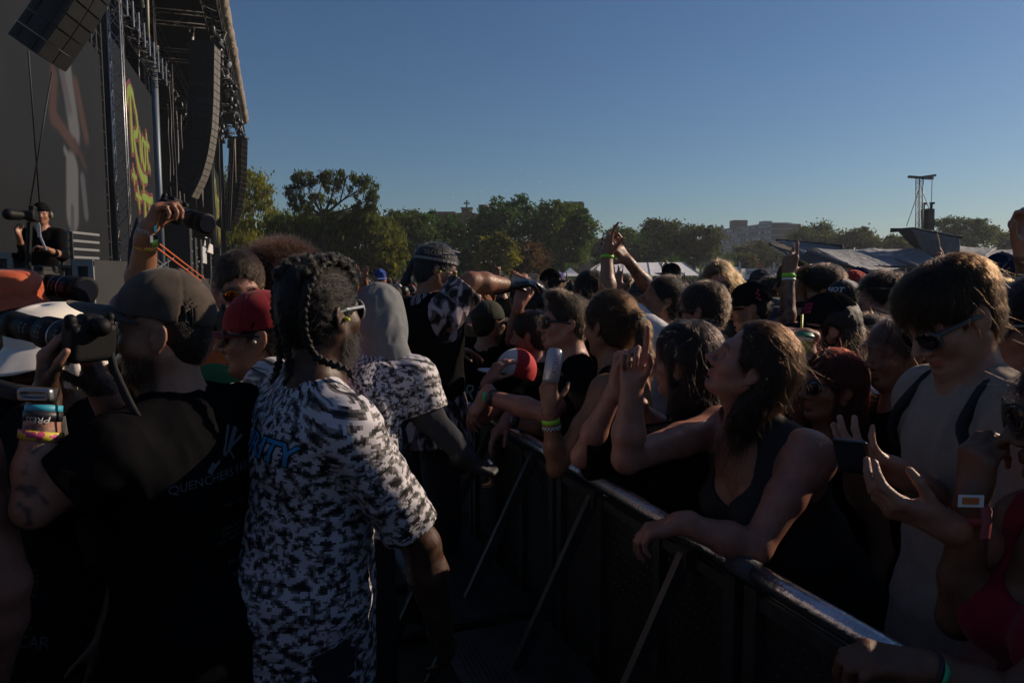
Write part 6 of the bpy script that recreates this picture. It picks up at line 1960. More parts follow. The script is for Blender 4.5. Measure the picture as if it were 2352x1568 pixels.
# --- person in the wine red cap
J = person('person in a wine red cap worn low over dark curls beside the braided guard', P(592, 772, 2.10), 254, 0, 0, body=285, vox=.006, sex='f', skin='fair', hcol=(.02, .013, .01))
shirt(J, whitec, 'tee', loose=.03, wrinkle=.010, seed=33, neck=-.01)
def curls(e, c):
    for k_ in range(7): e((.035 * math.sin(k_ * 2.1), -.085 - .012 * math.cos(k_), -.03 - .018 * k_), (.035, .03, .028), .01)
hair(J, 'black_brown', (.022, .014, .011), n=1200, length=.06, radius=.0007, thick=.006, extra=curls, wave=.9, lift=.3, grav=1., vox=.006, keep=lambda q: q[:, 2] < .02)
cap(J, cloth('wine_cotton', (.20, .010, .016)), turn=0, tilt=-6, brim_l=.055, brim_w=.07)
sunglasses(J)
earplug(J, -1, mat('pale_foam', (.5, .47, .36), .7))
S = SDF(); b0 = P(628, 870, 1.98); b0 = P(590, 905, 2.0); S.box(b0, (.055, .05, .03), .03, .02, R=frame(20)); S.ell(b0 + V(-.01, 0, .012), (.045, .05, .028), .03)
v, f = S.mesh(.007, cloth_disp(.018, 35, 16)); put('bunched_jacket', v, f, cloth('pale_grey_nylon', (.42, .43, .46)), J['o'])
strap('camera_strap', [J['Sc'] + J['rb'] * .05 + J['ub'] * .09 - J['fb'] * .03, P(640, 900, 1.98), P(610, 960, 1.95)], .03, mat('red_black_strap', (.16, .01, .012), .7), J['o'])
camera_thing('black camera held up in front of the man in mirrored sunglasses', P(540, 745, 2.2), P(508, 740, 2.28), .034, .032, body=(.06, .03, .045))

# --- afro
J = person('person with a big round dark brown afro seen from behind', P(655, 668, 2.85), 10, 0, 0, body=10, vox=.009, skin='brown')
shirt(J, black, 'tee', seed=36)
def afro(e, c): e((0, -.02, .055), (.150, .152, .135), .02)
hair(J, 'rust_brown', (.035, .015, .009), n=4200, length=.05, radius=.0008, style='full', extra=afro, flow=lambda q: q - np.array([0, -.02, .04]), lift=1.6, jitter=.6, wave=1.2, disp=.010, vox=.009)

# --- raised arm with a camera
wA = P(338, 530, 2.40)
J = person('photographer hidden behind the brown cap raising one tanned arm with a camera', P(318, 735, 2.75), 30, 0, 0, body=40, vox=.006, skin='tan', arm_r=1.12,
           arms={'R': dict(w=wA, e=P(318, 690, 2.50), F=(.42, .1, .8), N=(.9, .1, -.4), hand=dict(curl=(.62, .66, .7, .72), thumb=(.3, .5), spread=.03), **{'raise': 1})})
shirt(J, black, 'tee', seed=37)
band(J, J['el'][1], J['wr'][1], .97, black_b, .020, .033, wob=.004); band(J, J['el'][1], J['wr'][1], .88, lime_b, .026, .0345, wob=.004)
band(J, J['el'][1], J['wr'][1], .80, dots_mat('leopard_band', (.50, .33, .05), (.35, .05, .04), 90, .42), .017, .037, wob=.004)
o = MB().box(wA + V(.026, -.026, -.03), (.014, .004, .011), frame(60)).build('band_tag', white_b, None); o.location = -np.array(J['o'].location); o.parent = J['o']
o = MB().box(wA + V(.037, -.020, .004), (.016, .004, .010), frame(60)).build('band_tag', teal_b, None); o.location = -np.array(J['o'].location); o.parent = J['o']
lay_text('PRESS', print_w, None, J['bv'], J['bf'], wA + V(.0, -.05, -.004), V(1, 0, -.35), V(.35, 0, 1), .018, J['o'], sub=.03, proud=.006)
camera_thing('black camera with a hooded lens held high in one hand before the stage', P(400, 490, 2.56), P(476, 514, 2.46), .027, .032, up=(.3, .2, 1), body=(.045, .020, .034))
strap('hanging_strap', [P(318, 500, 2.46), P(300, 560, 2.42), P(297, 620, 2.42), P(303, 660, 2.42)], .016, web, None, 'black camera strap hanging beside the raised tanned arm')

# --- orange bucket hat
J = person('person in an orange bucket hat peering over the long lens at the left edge', P(30, 712, 2.35), 148, -4, 0, body=180, vox=.007, sex='f', skin='brown', hcol=(.015, .01, .008))
shirt(J, black, 'tee', seed=40); hair(J, 'black_brown', (.022, .014, .011), n=500, length=.05, thick=.006, vox=.007)
bucket_hat(J, cloth('rust_orange_nylon', (.42, .085, .035), .6, .15), brim=.055, droop=.75, seed=3, lift=.0, wav=.010)
# --- white bucket hat
J = person('short person in a wide white bucket hat below the zoom lens', P(112, 815, 1.92), 190, -12, 0, body=200, vox=.007, sex='f', skin='brown', hcol=(.015, .01, .008))
J4 = J
shirt(J, black2, 'tee', seed=41, loose=.02)
bucket_hat(J, cloth('white_canvas_cotton', (.66, .62, .56), .75, .06), brim=.105, droop=.62, seed=9, wav=.020)
place_text(J, 'W CR', mat('grey_print', (.12, .12, .12), .85), False, -.02, -.14, .062, sub=.02)
for i, t_ in enumerate(('HOUSE, NY', 'CENTER, NY', 'SPRINGS, NY', 'TOWN, PA', 'BEACH, VA', 'LOTTE, NC', 'HAM, AL', 'ANTIOCH, TN', 'VILLE, TN', 'ORLANDO, FL')):
    place_text(J, t_, MATS['grey_print'], False, .0, -.335 - i * .0165, .013, sub=.05)
place_text(J, 'CAR', MATS['grey_print'], False, -.04, -.52, .046, sub=.02)
strap('hat_cord', [P(160, 805, 1.80), P(166, 850, 1.78), P(162, 893, 1.78)], .035, cloth('white_canvas_cotton', (.66, .62, .56)), J['o'])
strap('bag_strap', [P(128, 960, 1.72), P(140, 1040, 1.70), P(165, 1110, 1.70)], .045, mat('grey_webbing', (.09, .09, .088), .9, bump=.5, bscale=300), J['o'])
# --- tank top at the left edge
J = person('bare shouldered person in a dark green tank top cut off by the left edge', P(-440, 790, 1.28), 250, 0, 0, body=310, vox=.007, skin='pink', b=1.1, arm_r=1.15)
shirt(J, cloth('dark_green_cotton', (.012, .022, .016)), 'tank', loose=.008, seed=42)
cb = empty('cross_bag', P(70, 910, 1.28), 'silver buckle on a dark shoulder strap at the left edge', 'strap')
S = SDF(); c = P(82, 906, 1.27); S.box(c, (.034, .008, .012), .006, .004, R=frame(8)); S.box(c + V(0, -.008, 0), (.024, .008, .005), .003, .003, R=frame(8), neg=True); v, f = S.mesh(.003); put('buckle', v, f, alu, cb)
strap('webbing', [P(-40, 880, 1.3), P(40, 902, 1.28), P(130, 910, 1.30)], .03, web, cb)
# --- tour shirt low at the left
J = person('person in a faded tour shirt partly hidden low at the left behind the tattooed elbow', P(150, 850, 2.35), 330, 0, 0, body=350, vox=.009, skin='fair', s=.97, hcol=(.02, .015, .01))
shirt(J, black2, 'long', sleeve=1.9, seed=43); hair(J, 'dark_brown', (.045, .026, .016), n=300, length=.03, vox=.009)
# --- stage camera seen behind the lens
camera_thing('second black camera behind the bearded photographer\'s cap brim', P(112, 655, 2.5), P(198, 668, 2.44), .040, .044, body=(.05, .03, .045))

# --- camera operator on the riser
J = person('camera operator in black with a headset and earmuffs on the riser before the video screen', P(95, 492, 8.4), 150, -4, 0, body=165, vox=.014, skin='fair', hcol=(.01, .01, .01),
           arms={'R': dict(w=P(42, 540, 8.1), e=P(55, 588, 8.3), F=(0, -.4, .9), N=(1, 0, 0), hand=GRIP), 'L': dict(w=P(106, 572, 8.0), e=P(143, 588, 8.3), F=(-.9, -.3, .3), N=(0, 0, -1), hand=GRIP)})
shirt(J, black, 'long', sleeve=1.55, seed=44)
S = SDF(); S.ell((0, -.012, .036), (.092, .112, .105)); S.plane((0, 0, .03), (0, 0, -1)); local_mesh(J, S, .012, 'beanie', cloth('black_knit', (.010, .010, .010)))
S = SDF()
for sx in (-1, 1): S.ell((sx * .092, -.01, -.005), (.025, .035, .042), .01)
local_mesh(J, S, .010, 'earmuffs', mat('olive_muff', (.10, .11, .08), .6))
ck = empty('broadcast_camera', P(70, 520, 7.9), 'shoulder camera with a viewfinder steered by the operator on the riser', 'camera')
S = SDF(); c = P(72, 497, 8.0); S.box(c, (.05, .13, .055), .02, .01, R=frame(-25)); S.box(c + V(.01, .02, .09), (.03, .09, .03), .01, .02, R=frame(-25)); S.cone(c + V(-.04, -.14, 0), c + V(-.07, -.26, 0), .055, .062, .01); S.box(c + V(-.07, -.02, .02), (.03, .05, .04), .01, .02)
v, f = S.mesh(.014); put('body', v, f, rubber, ck)
shift_build(MB().tube([P(88, 512, 7.95), P(93, 545, 7.95), P(106, 575, 7.95)], .013, 6).tube([P(89, 515, 7.93), P(91, 545, 7.93)], .018, 6), 'pan_handle', alu, ck)
shift_build(MB().tube([P(68, 510, 8.0), P(64, 640, 8.0)], .03, 8), 'pedestal', rubber, ck)
# ================================================================ people along the barricade and behind it
P_print = P
def P(px, py, d):
    return P_print(px, py, d * 1.24 if d <= 3 else 3.72 + (d - 3) * 1.9)
# --- dark camouflage cap
J = person('man in a dark camouflage cap turned away with a script print on his black shirt', P(1124, 742, 3.25), 48, 0, 0, body=20, vox=.008, skin='tan', hcol=(.02, .015, .01), beard=((.06, .035, .018), .7), b=1.08)
shirt(J, black, 'tee', seed=51)
cap(J, camo4, tilt=2)
beard(J, 'ginger', (.14, .065, .028), n=700, length=.035, radius=.0008)
hair(J, 'dark_brown', (.045, .026, .016), n=300, length=.01, thick=.003, vox=.008, keep=lambda q: q[:, 2] < .02)
place_text(J, 'Riot', mat('print_teal', (.14, .20, .21), .7), True, .0, -.16, .13, shear=.4, sub=.02)
# --- bald man
J = person('bald man in the crowd behind the man in dark sunglasses', P(1245, 712, 3.7), 230, -10, 0, body=230, vox=.010, skin='pink')
shirt(J, dgrey, 'tee', seed=52)
# --- hand holding a red and white cap
wC = P(1136, 845, 2.75)
J = person('person hidden behind the sunglasses man resting a hand on a red and white cap', P(1218, 770, 3.05), 290, -6, 0, body=280, vox=.008, sex='f', skin='pink', hcol=(.03, .02, .014),
           arms={'L': dict(w=P(1122, 872, 2.70), e=P(1108, 960, 2.82), F=(.55, .1, .75), N=(.6, .6, -.6), hand=dict(curl=(.3, .32, .35, .38), thumb=(.5, .3), spread=.12))})
shirt(J, black, 'tee', seed=53); hair(J, 'dark_brown', (.045, .026, .016), n=500, length=.05, vox=.008)
tc = empty('trucker_cap', P(1190, 870, 2.82), 'red and white trucker cap held against the chest', 'cap')
S = SDF(); c = P(1186, 848, 2.84); R_ = frame(252, 18)
S.ell(c, (.085, .105, .105), .01, R=R_); S.plane(c - R_[:, 2] * .035, -R_[:, 2], .003)
v, f = S.mesh(.006); q_ = (v - c) @ R_
cf = np.where((q_[:, 1] > .035)[:, None], np.array([[.62, .60, .60]]), np.array([[.42, .012, .018]]))
o = put('crown', v, f, mat('two_tone_cap', (.5, .1, .1), .8, attr=True, var=.15, vscale=120), tc); color_attr(o.data, cf)
S = SDF(); S.ell(c + R_ @ V(0, .12, -.04), (.075, .075, .010), .004, R=R_ @ frame(0, -14)); v, f = S.mesh(.006); put('brim', v, f, mat('white_brim', (.62, .60, .60), .8), tc)
mb = MB()
for i in range(4):
    for j in range(3):
        if (i + j) % 2: mb.box(c + R_ @ V(-.03 + i * .016, .104 - .004 * j, -.018 + j * .016), (.008, .003, .008), R_)
shift_build(mb, 'check_patch', mat('check_red', (.20, .012, .02), .7), tc)['kind'] = 'stuff'
# --- man in dark sunglasses leaning on the rail
J = person('man with a short quiff and dark sunglasses leaning both forearms over the barricade rail', P(1296, 742, 2.55), 262, 4, 0, body=268, lean=(.25, 0), vox=.006, skin='pink', b=1.05, hcol=(.05, .032, .02), neckr=1.1,
           arms={'L': dict(w=P(1114, 908, 2.42), e=P(1258, 950, 2.30), F=(-.55, .1, -.85), N=(.3, .3, -.5)), 'R': dict(w=P(1165, 962, 2.58), e=P(1262, 985, 2.62), F=(-.6, -.2, -.7), N=(.3, .1, -.7))})
shirt(J, black, 'tee', seed=54, loose=.018, sleeve=.7)
def quiff(e, c): e((0, .045, .118), (.048, .05, .028), .02)
hair(J, 'light_brown', (.06, .035, .02), n=2200, length=.022, radius=.0006, thick=.006, lift=.6, extra=quiff, vox=.006)
sunglasses(J, h=.022, temple=.005)
band(J, J['el'][-1], J['wr'][-1], .95, mat('green_band', (.02, .40, .16), .5), .016, .033); band(J, J['el'][-1], J['wr'][-1], .86, black_b, .022, .036, name='watch_strap')
band(J, J['el'][1], J['wr'][1], .95, check_mat('checker_band', (.6, .6, .6), (.01, .01, .01), .007), .018, .033); band(J, J['el'][1], J['wr'][1], .83, black_b, .024, .037, name='watch_strap')
# --- ponytail woman with a can
J = person('woman with a short ponytail in a black tank top raising a drink can', P(1398, 748, 2.22), 318, -2, 0, body=300, vox=.006, sex='f', skin='tan', hcol=(.04, .026, .018), lean=(.12, 0),
           arms={'L': dict(w=P(1262, 938, 2.06), e=P(1278, 1075, 2.08), F=(-.05, .12, 1), N=(.4, .75, .1), hand=dict(curl=(.42, .45, .5, .52), thumb=(.55, .55), spread=.06))})
shirt(J, black, 'tank', loose=.007, seed=55, wrinkle=.002)
def pony(e, c):
    e((0, -.128, .035), (.026, .028, .026), .008)
    for k_ in range(7): e((.012 * math.sin(k_ * 1.3), -.150 - .006 * k_, .015 - .026 * k_), (.036 - .003 * k_, .028, .030), .010)
hair(J, 'chestnut', (.055, .027, .013), n=3200, length=.055, radius=.00055, thick=.012, extra=pony, vox=.0055, lift=.22, jitter=.16, grav=.5, flow=lambda q: np.where((q[:, 1:2] < -.11) & (q[:, 2:3] < .03), np.array([[0, 0, -1.0]]), np.array([[0, -.13, .035]]) - q))
dk = empty('drink_can', P(1272, 875, 2.03), 'white beer can with red lettering held up by the ponytail woman', 'can')
cb_, ct_ = P(1264, 878, 2.03), P(1277, 803, 2.06)
cd = nrm(ct_ - cb_); ch = np.linalg.norm(ct_ - cb_) 
prof = [(0, .024), (.04, .030), (.90, .0315), (.95, .028), (.985, .0262), (1.0, .0262)]
can_me = MB().tube([cb_ + cd * ch * t for t, _ in prof], [r for _, r in prof], 28, True)
cvx, cfx = np.concatenate(can_me.v), [q for q in can_me.f]
shift_build(can_me, 'body', mat('can_white', (.42, .42, .44), .28, metal=.35), dk, True)
shift_build(MB().tube([ct_ + cd * .0005, ct_ - cd * .004], [.0250, .0225], 28), 'lid', mat('can_gold', (.45, .38, .20), .3, metal=.9), dk)
shift_build(MB().box(ct_ + cd * .003 + V(.004, 0, 0), (.007, .010, .001), frame(40)), 'pull_tab', mat('can_gold', (.45, .38, .20), .3, metal=.9), dk)
cs = SDF(); cs.cone(cb_, ct_, .030, .0315); cv_, cf_ = cs.mesh(.004)
lay_text('STELLA', mat('can_red', (.38, .02, .03), .5), None, cv_, cf_, (cb_ + ct_) / 2 + V(.006, 0, 0), -cd, V(1, 0, .15), .022, dk, sub=.02, proud=.0028)
e_, w_ = J['el'][-1], J['wr'][-1]
band(J, e_, w_, .90, mat('red_cloth_band', (.25, .05, .05), .8), .016, .0305); band(J, e_, w_, .80, lime_b, .018, .032); band(J, e_, w_, .70, check_mat('checker_band', (.6, .6, .6), (.01, .01, .01), .007), .016, .034)
# --- man looking up in white
J = person('man in a white shirt tilting his head back with both arms up', P(1522, 690, 2.95), 272, 22, 0, body=275, vox=.008, skin='tan', hcol=(.02, .014, .01), b=1.05, tattoo=(1, .9, 2.0, 20, .24),
           arms={'R': dict(w=P(1443, 600, 3.15), e=P(1496, 668, 3.20), F=(-.55, -.1, .65), N=(-.4, .7, -.4), hand=dict(curl=(.1, .12, .15, .18), thumb=(.9, .1), spread=.22), **{'raise': 1}),
                 'L': dict(w=P(1394, 588, 3.00), e=P(1396, 690, 2.95), F=(.12, 0, 1), N=(.9, .2, .1), hand=dict(curl=(.12, .75, .8, .15), thumb=(.5, .3), spread=.1), **{'raise': 1})})
shirt(J, whitec, 'tee', seed=56, loose=.02)
hair(J, 'black_brown', (.022, .014, .011), n=1600, length=.025, radius=.0008, thick=.008, lift=.7, vox=.008)
band(J, J['el'][-1], J['wr'][-1], .97, lime_b, .016, .034)
earplug(J, -1, mat('black_plug', (.006, .006, .006), .4))
nail = mat('black_nail', (.008, .008, .010), .25)
for tp in J['tips'][1]:
    S = SDF(); S.ell(tp, (.0075, .0075, .0075)); v, f = S.mesh(.003); put('fingernail', v, f, nail, J['o'])
# --- short dark hair from behind
J = person('man with thick short dark hair and heavy sunglasses seen from behind left', P(1612, 715, 2.62), 304, -4, 0, body=300, vox=.007, skin='tan', hcol=(.02, .013, .010), b=1.1, beard=((.02, .014, .01), .8))
shirt(J, black, 'tee', seed=57)
hair(J, 'brown_black', (.040, .024, .016), n=2600, length=.022, radius=.0007, thick=.012, lift=.45, vox=.007)
sunglasses(J, h=.024)
# --- long blond hair
J = person('long haired man in wraparound sunglasses with blond hair blown out by the wind', P(1650, 652, 3.25), 194, -8, 6, body=200, vox=.010, skin='pink', hcol=(.08, .05, .03))
shirt(J, black2, 'tee', seed=58)
def longh(e, c):
    for sx in (-1, 1):
        for k_ in range(6): e((sx * (.085 + .008 * k_), -.02, .02 - .035 * k_), (.028, .045, .04), .02)
hair(J, 'dark_blond', (.17, .09, .036), n=3400, length=.085, radius=.0008, thick=.012, extra=longh, lift=.55, grav=.8, wave=.35, vox=.010, flow=lambda q: (q - np.array([0, .12, .10])) * np.array([1.9, .8, .6]) + np.array([0, 0, -.04]), jitter=.3, line=.014)
sunglasses(J, lm=lens_mat, w=.034, h=.020, wrap=.1)
# --- black cap with dark red brim
J = person('person in a black cap with red stitching and a dark bill pointing left', P(1722, 708, 3.0), 285, -10, 0, body=285, vox=.007, skin='tan', hcol=(.015, .01, .008))
shirt(J, cloth('dark_jersey', (.022, .022, .030)), 'tee', seed=59)
hair(J, 'black', (.012, .010, .009), n=300, length=.02, thick=.003, vox=.008, keep=lambda q: q[:, 2] < .02)
cap(J, cloth('black_twill', (.009, .009, .010)), brim_m=cloth('dark_red_bill', (.05, .012, .012)), tilt=0)
mb = MB()
for k_ in range(5): mb.box(J['H'] + J['Rh'] @ V(-.092 + .002 * k_, -.05 + .010 * (k_ % 2), .04 + .012 * k_), (.003, .004, .005), J['Rh'])
shift_build(mb, 'red_stitching', mat('stitch_red', (.45, .03, .02), .7), J['o'])['kind'] = 'stuff'
# --- dark haired woman with her back to us
J = person('woman with long straight dark hair raising her bent arm beside the rail', P(1572, 828, 1.90), 300, 0, 0, body=285, vox=.006, sex='f', skin='pink', hcol=(.015, .011, .010), lean=(.1, 0),
           arms={'L': dict(w=P(1418, 884, 1.66), e=P(1338, 1048, 1.72), F=(.3, .1, 1), N=(.2, -.5, 0), hand=FIST), 'R': dict(w=P(1455, 925, 2.0), e=P(1540, 1000, 2.05), F=(-1, .1, .1), N=(0, 0, -1), hand=GRIP)})
shirt(J, black, 'tee', seed=60, sleeve=1.0, loose=.012, wrinkle=.004)
def longd(e, c):
    for k_ in range(7):
        e((0, -.055 - .004 * k_, .04 - .038 * k_), (.082 - .002 * k_, .058, .05), .03)
    for sx in (-1, 1):
        for k_ in range(5): e((sx * .072, -.02, .02 - .04 * k_), (.026, .05, .04), .02)
hair(J, 'soft_black', (.020, .014, .013), n=4200, length=.10, radius=.0005, thick=.012, extra=longd, lift=.05, grav=.9, jitter=.08, vox=.006, flow=lambda q: np.where(q[:, 2:3] > .07, (q - np.array([0, -.01, .13])) * np.array([1, 1, .6]), np.array([[0, -.02, -1.0]])), rough=.26)
# --- the woman looking up
J = person('woman in a black tank top looking up with one finger raised', P(1724, 840, 1.62), 282, 27, -4, body=250, lean=(.40, 0), vox=.0045, sex='f', skin='pink', hcol=(.04, .024, .016), b=1.34, bust=1.2, belly=1.25, arm_r=1.16, neckr=1.12, nose=1.05, shw=.195,
           arms={'L': dict(w=P(1560, 1200, 1.44), e=P(1735, 1258, 1.42), F=(-1, .25, -.40), N=(.1, .1, -1), hand=dict(curl=(.35, .4, .42, .45), thumb=(.4, .4), spread=.05)),
                 'R': dict(w=P(1452, 888, 1.50), e=P(1440, 1052, 1.52), F=(.06, -.05, 1), N=(-.25, -.9, 0), hand=dict(curl=(.12, .80, .88, .92), thumb=(.35, .6), spread=.02))})
J23 = J
shirt(J, mat('black_ribbed', (.010, .010, .013), .8, var=.2, vscale=60, bump=.3, bscale=500), 'tank', loose=.006, seed=61, wrinkle=.0015, scoop=.075, belly=1.3, vox=.0055)
def bob(e, c):
    for k_ in range(7):
        e((0, -.070, .03 - .030 * k_), (.072, .046, .036), .03)
    for sx in (-1, 1):
        for k_ in range(6): e((sx * (.074 + .003 * k_), -.045, .015 - .032 * k_), (.024, .042, .034), .02)
hair(J, 'wet_brown', (.032, .015, .008), n=5200, length=.085, radius=.00045, thick=.010, extra=bob, fly=.06, line=.034, lift=.12, grav=.8, jitter=.13, wave=.15, vox=.0048, rough=.28, flow=lambda q: np.where(q[:, 2:3] > .055, (q - np.array([0, .16, .09])) * np.array([1.1, 1, .5]), np.array([[0, -.12, -1.0]])))
S = SDF(); S.ell((-.084, -.008, -.036), (.003, .003, .003)); local_mesh(J, S, .0016, 'earring', mat('silver', (.7, .7, .7), .1, metal=1.0))
# loose strands over the shoulder
pts = []
rg = np.random.default_rng(8)
for k_ in range(60):
    a = J['H'] + J['Rh'] @ V(-.075 + rg.normal(0, .01), -.03 + rg.normal(0, .02), -.10 + rg.normal(0, .02))
    b_ = a + J['fb'] * rg.uniform(.02, .13) + V(rg.normal(0, .01), rg.normal(0, .01), -rg.uniform(.10, .20))
    m1 = (a + b_) / 2 + V(rg.normal(0, .012), -.02, rg.normal(0, .01))
    t = np.linspace(0, 1, 8)[:, None]
    pts.append(a * (1 - t) ** 2 + 2 * m1 * t * (1 - t) + b_ * t * t)
strands('hair_strands', np.array(pts), .0006, hair_mats('wet_brown', (.032, .015, .008))[1], J['hair'])
place_text(J, 'OUTL', mat('grey_gothic', (.10, .10, .10), .8), False, -.02, -.36, .05, sub=.02, bold=.001)

# --- woman in black cap with a lemonade cup
J = person('woman in a black cap with pink lettering beside a lemonade cup', P(1900, 752, 2.20), 284, -4, 0, body=275, vox=.006, sex='f', skin='pink', hcol=(.02, .013, .01),
           arms={'R': dict(w=P(1822, 845, 2.06), F=(.0, .1, 1), N=(.3, .8, .1), hand=dict(curl=(.4, .44, .48, .5), thumb=(.5, .5), spread=.05)), 'L': dict(w=P(1850, 770, 2.02), e=P(1870, 900, 2.0), F=(-1, .1, .15), N=(0, .3, -1), hand=dict(curl=(.05, .5, .6, .65), thumb=(.4, .4), spread=.05))})
shirt(J, black, 'tank', loose=.008, seed=62)
hair(J, 'mousy_brown', (.040, .023, .015), n=1500, length=.09, radius=.0006, thick=.004, keep=lambda q: q[:, 2] < .01, extra=longd, lift=.08, grav=.9, vox=.007, flow=lambda q: np.array([[0, -.05, -1.0]]) + q * 0)
cap(J, cloth('black_twill', (.009, .009, .010)), tilt=-2)
sunglasses(J, fm=mat('thin_gold', (.35, .27, .15), .3, metal=1.0), lm=mat('clear_lens', (.9, .9, .9), .02, trans=1.0), clear=True, temple=.0016)
for r_ in range(3):
    kk = ['NOPE', 'NOPE', 'NOPE'][r_]
    bvs = J['cap']
    S = SDF(); R_ = J['capR']
    S.ell((0, -.012, .034), (.0885, .1085, .1045), .01, R=R_)
    v_, f_ = S.mesh(.006); v_ = v_ @ J['Rh'].T + J['H']
    lay_text(kk, mat('pink_print', (.55, .03, .09), .7), None, v_, f_, J['H'] + J['Rh'] @ V(-.055, .09, .098 - r_ * .015), nrm(J['Rh'] @ V(-.7, -.7, 0)), J['Rh'] @ V(0, -.2, 1), .017, J['o'], sub=.02, proud=.004)
cu = empty('lemonade_cup', P(1838, 840, 2.02), 'yellow lemonade cup with a green lid and a yellow straw', 'cup')
b0, b1 = P(1834, 842, 2.02), P(1842, 772, 2.02); cd = nrm(b1 - b0); ch = np.linalg.norm(b1 - b0)
def lemon_img(v):
    t = (v - b0) @ cd / ch; q = v - b0 - np.outer(t * ch, cd); an = np.arctan2(q[:, 0], -q[:, 1])
    c = np.tile([.55, .42, .02], (len(v), 1))
    for a0, t0, r0 in ((.5, .25, .30), (-.5, .38, .32), (1.2, .5, .28), (-.1, .08, .25), (-1.2, .2, .3)):
        d = np.hypot((an - a0) * .7, (t - t0) * 1.6)
        c[(d < r0)] = (.62, .58, .30); c[(d < r0 * .85)] = (.50, .48, .03); c[d < r0 * .2] = (.6, .6, .4)
        c[(np.abs(d - r0) < .035)] = (.05, .22, .06)
    c[t > .72] = (.58, .46, .03); c[t > .90] = (.5, .5, .45)
    return c
mb = MB(); n_ = 25
mb.tube([b0 + cd * ch * i / (n_ - 1) for i in range(n_)], list(np.linspace(.031, .041, n_)), 48)
vv = np.concatenate(mb.v); o = shift_build(mb, 'body', mat('lemon_cup', (.5, .4, .05), .45, attr=True), cu, True); color_attr(o.data, lemon_img(vv))
shift_build(MB().tube([b1, b1 + cd * .006, b1 + cd * .008, b1 + cd * .016], [.044, .044, .040, .036], 32), 'lid', mat('green_lid', (.01, .20, .10), .4), cu, True)
shift_build(MB().tube([b0 + cd * .02 + V(.005, 0, 0), P(1842, 722, 2.03)], .0045, 8), 'straw', mat('yellow_straw', (.60, .52, .02), .4), cu, True)
cs = SDF(); cs.cone(b0, b1, .0312, .0412); cv_, cf_ = cs.mesh(.004)
lay_text('LEMONADE', mat('green_print', (.02, .14, .05), .8), None, cv_, cf_, b0 + cd * ch * .80, V(1, 0, 0), cd, .020, cu, sub=.02, proud=.003)
# --- Riot Fest trucker cap worn backwards to us
J = person('man in a trucker cap with white RIOT FEST lettering behind the black cap', P(1936, 706, 2.85), 232, -8, 0, body=240, vox=.008, skin='tan', hcol=(.015, .01, .008))
shirt(J, navy, 'tee', seed=63)
cap(J, mat('trucker_cloth', (.5, .5, .5), .8, attr=True, var=.1), brim_m=cloth('black_twill', (.009, .009, .010)), tilt=-8)
cv_ = np.zeros(len(J['cap'].data.vertices) * 3, np.float32); J['cap'].data.vertices.foreach_get('co', cv_); cv_ = cv_.reshape(-1, 3) + np.array(J['o'].location)
q_ = (cv_ - J['H']) @ J['Rh']
color_attr(J['cap'].data, np.where((q_[:, 1] > .005)[:, None], np.array([[.010, .010, .011]]), np.array([[.30, .30, .31]])))
S = SDF(); S.ell((0, -.012, .034), (.0885, .1085, .1045), .01, R=J['capR']); v_, f_ = S.mesh(.006); v_ = v_ @ J['Rh'].T + J['H']
for k_, t_ in enumerate(('RIOT', 'FEST')):
    lay_text(t_, print_w, None, v_, f_, J['H'] + J['Rh'] @ V(.0, .10, .108 - k_ * .030), -J['Rh'][:, 0], J['Rh'] @ V(0, -.3, 1), .036, J['o'], sub=.02, proud=.004, bold=.001)
# --- redhead
J = person('woman with red tinted hair and dark sunglasses wearing thin black straps', P(1905, 890, 1.98), 254, 6, 4, body=250, vox=.006, sex='f', skin='tan', hcol=(.05, .012, .008), bust=1.1)
shirt(J, black, 'tank', loose=.007, scoop=.06, seed=64, wrinkle=.002)
hair(J, 'red_tint', (.11, .016, .009), n=3600, length=.075, radius=.00055, thick=.012, extra=longd, lift=.10, grav=.8, vox=.006, jitter=.12, line=-.005, flow=lambda q: np.where(q[:, 2:3] > .06, (q - np.array([0, .03, .13])) * np.array([1.2, 1, .6]), np.array([[0, -.05, -1.0]])))
sunglasses(J, w=.030, h=.023)
# --- the youth with the phone
wP = P(2085, 1105, 1.16)
J = person('tall youth with thick fringed hair and sunglasses looking down at a phone', P(2182, 732, 1.34), 262, -29, 4, body=266, lean=(.04, 0), vox=.0045, skin='fair', hcol=(.05, .03, .018), jaw=.94,
           arms={'R': dict(w=P(2075, 1090, 1.20), e=P(2230, 1200, 1.42), F=(-.95, -.12, .48), N=(.25, .3, .75), hand=dict(curl=(.22, .26, .3, .34), thumb=(.55, .25), spread=.08)),
                 'L': dict(w=P(2160, 1200, 1.06), e=P(2330, 1300, 1.16), F=(-1, .1, .35), N=(.1, .5, .8), hand=dict(curl=(.3, .34, .38, .4), thumb=(.4, .3), spread=.06))})
J26 = J
shirt(J, cream, 'tee', loose=.022, seed=65, wrinkle=.007, sleeve=.72, vox=.0055)
def fringe(e, c):
    e((0, .030, .080), (.072, .070, .050), .03)
    for k_ in range(7):
        a = rad(-60 + k_ * 20); e((.070 * math.sin(a), -.012 + .098 * math.cos(a), .058), (.018, .012, .022), .014)
    e((0, -.045, .06), (.084, .080, .068), .03)
hair(J, 'golden_brown', (.030, .015, .007), n=5200, length=.050, radius=.00055, thick=.008, extra=fringe, lift=.12, jitter=.11, grav=.3, vox=.005, wave=.08, flow=whorl((.01, -.055, .15), 0, .6), line=-.012, rough=.3, fly=.03)
sunglasses(J, fm=mat('grey_frame', (.05, .05, .055), .35), w=.030, h=.023, z=-.004, temple=.0055)
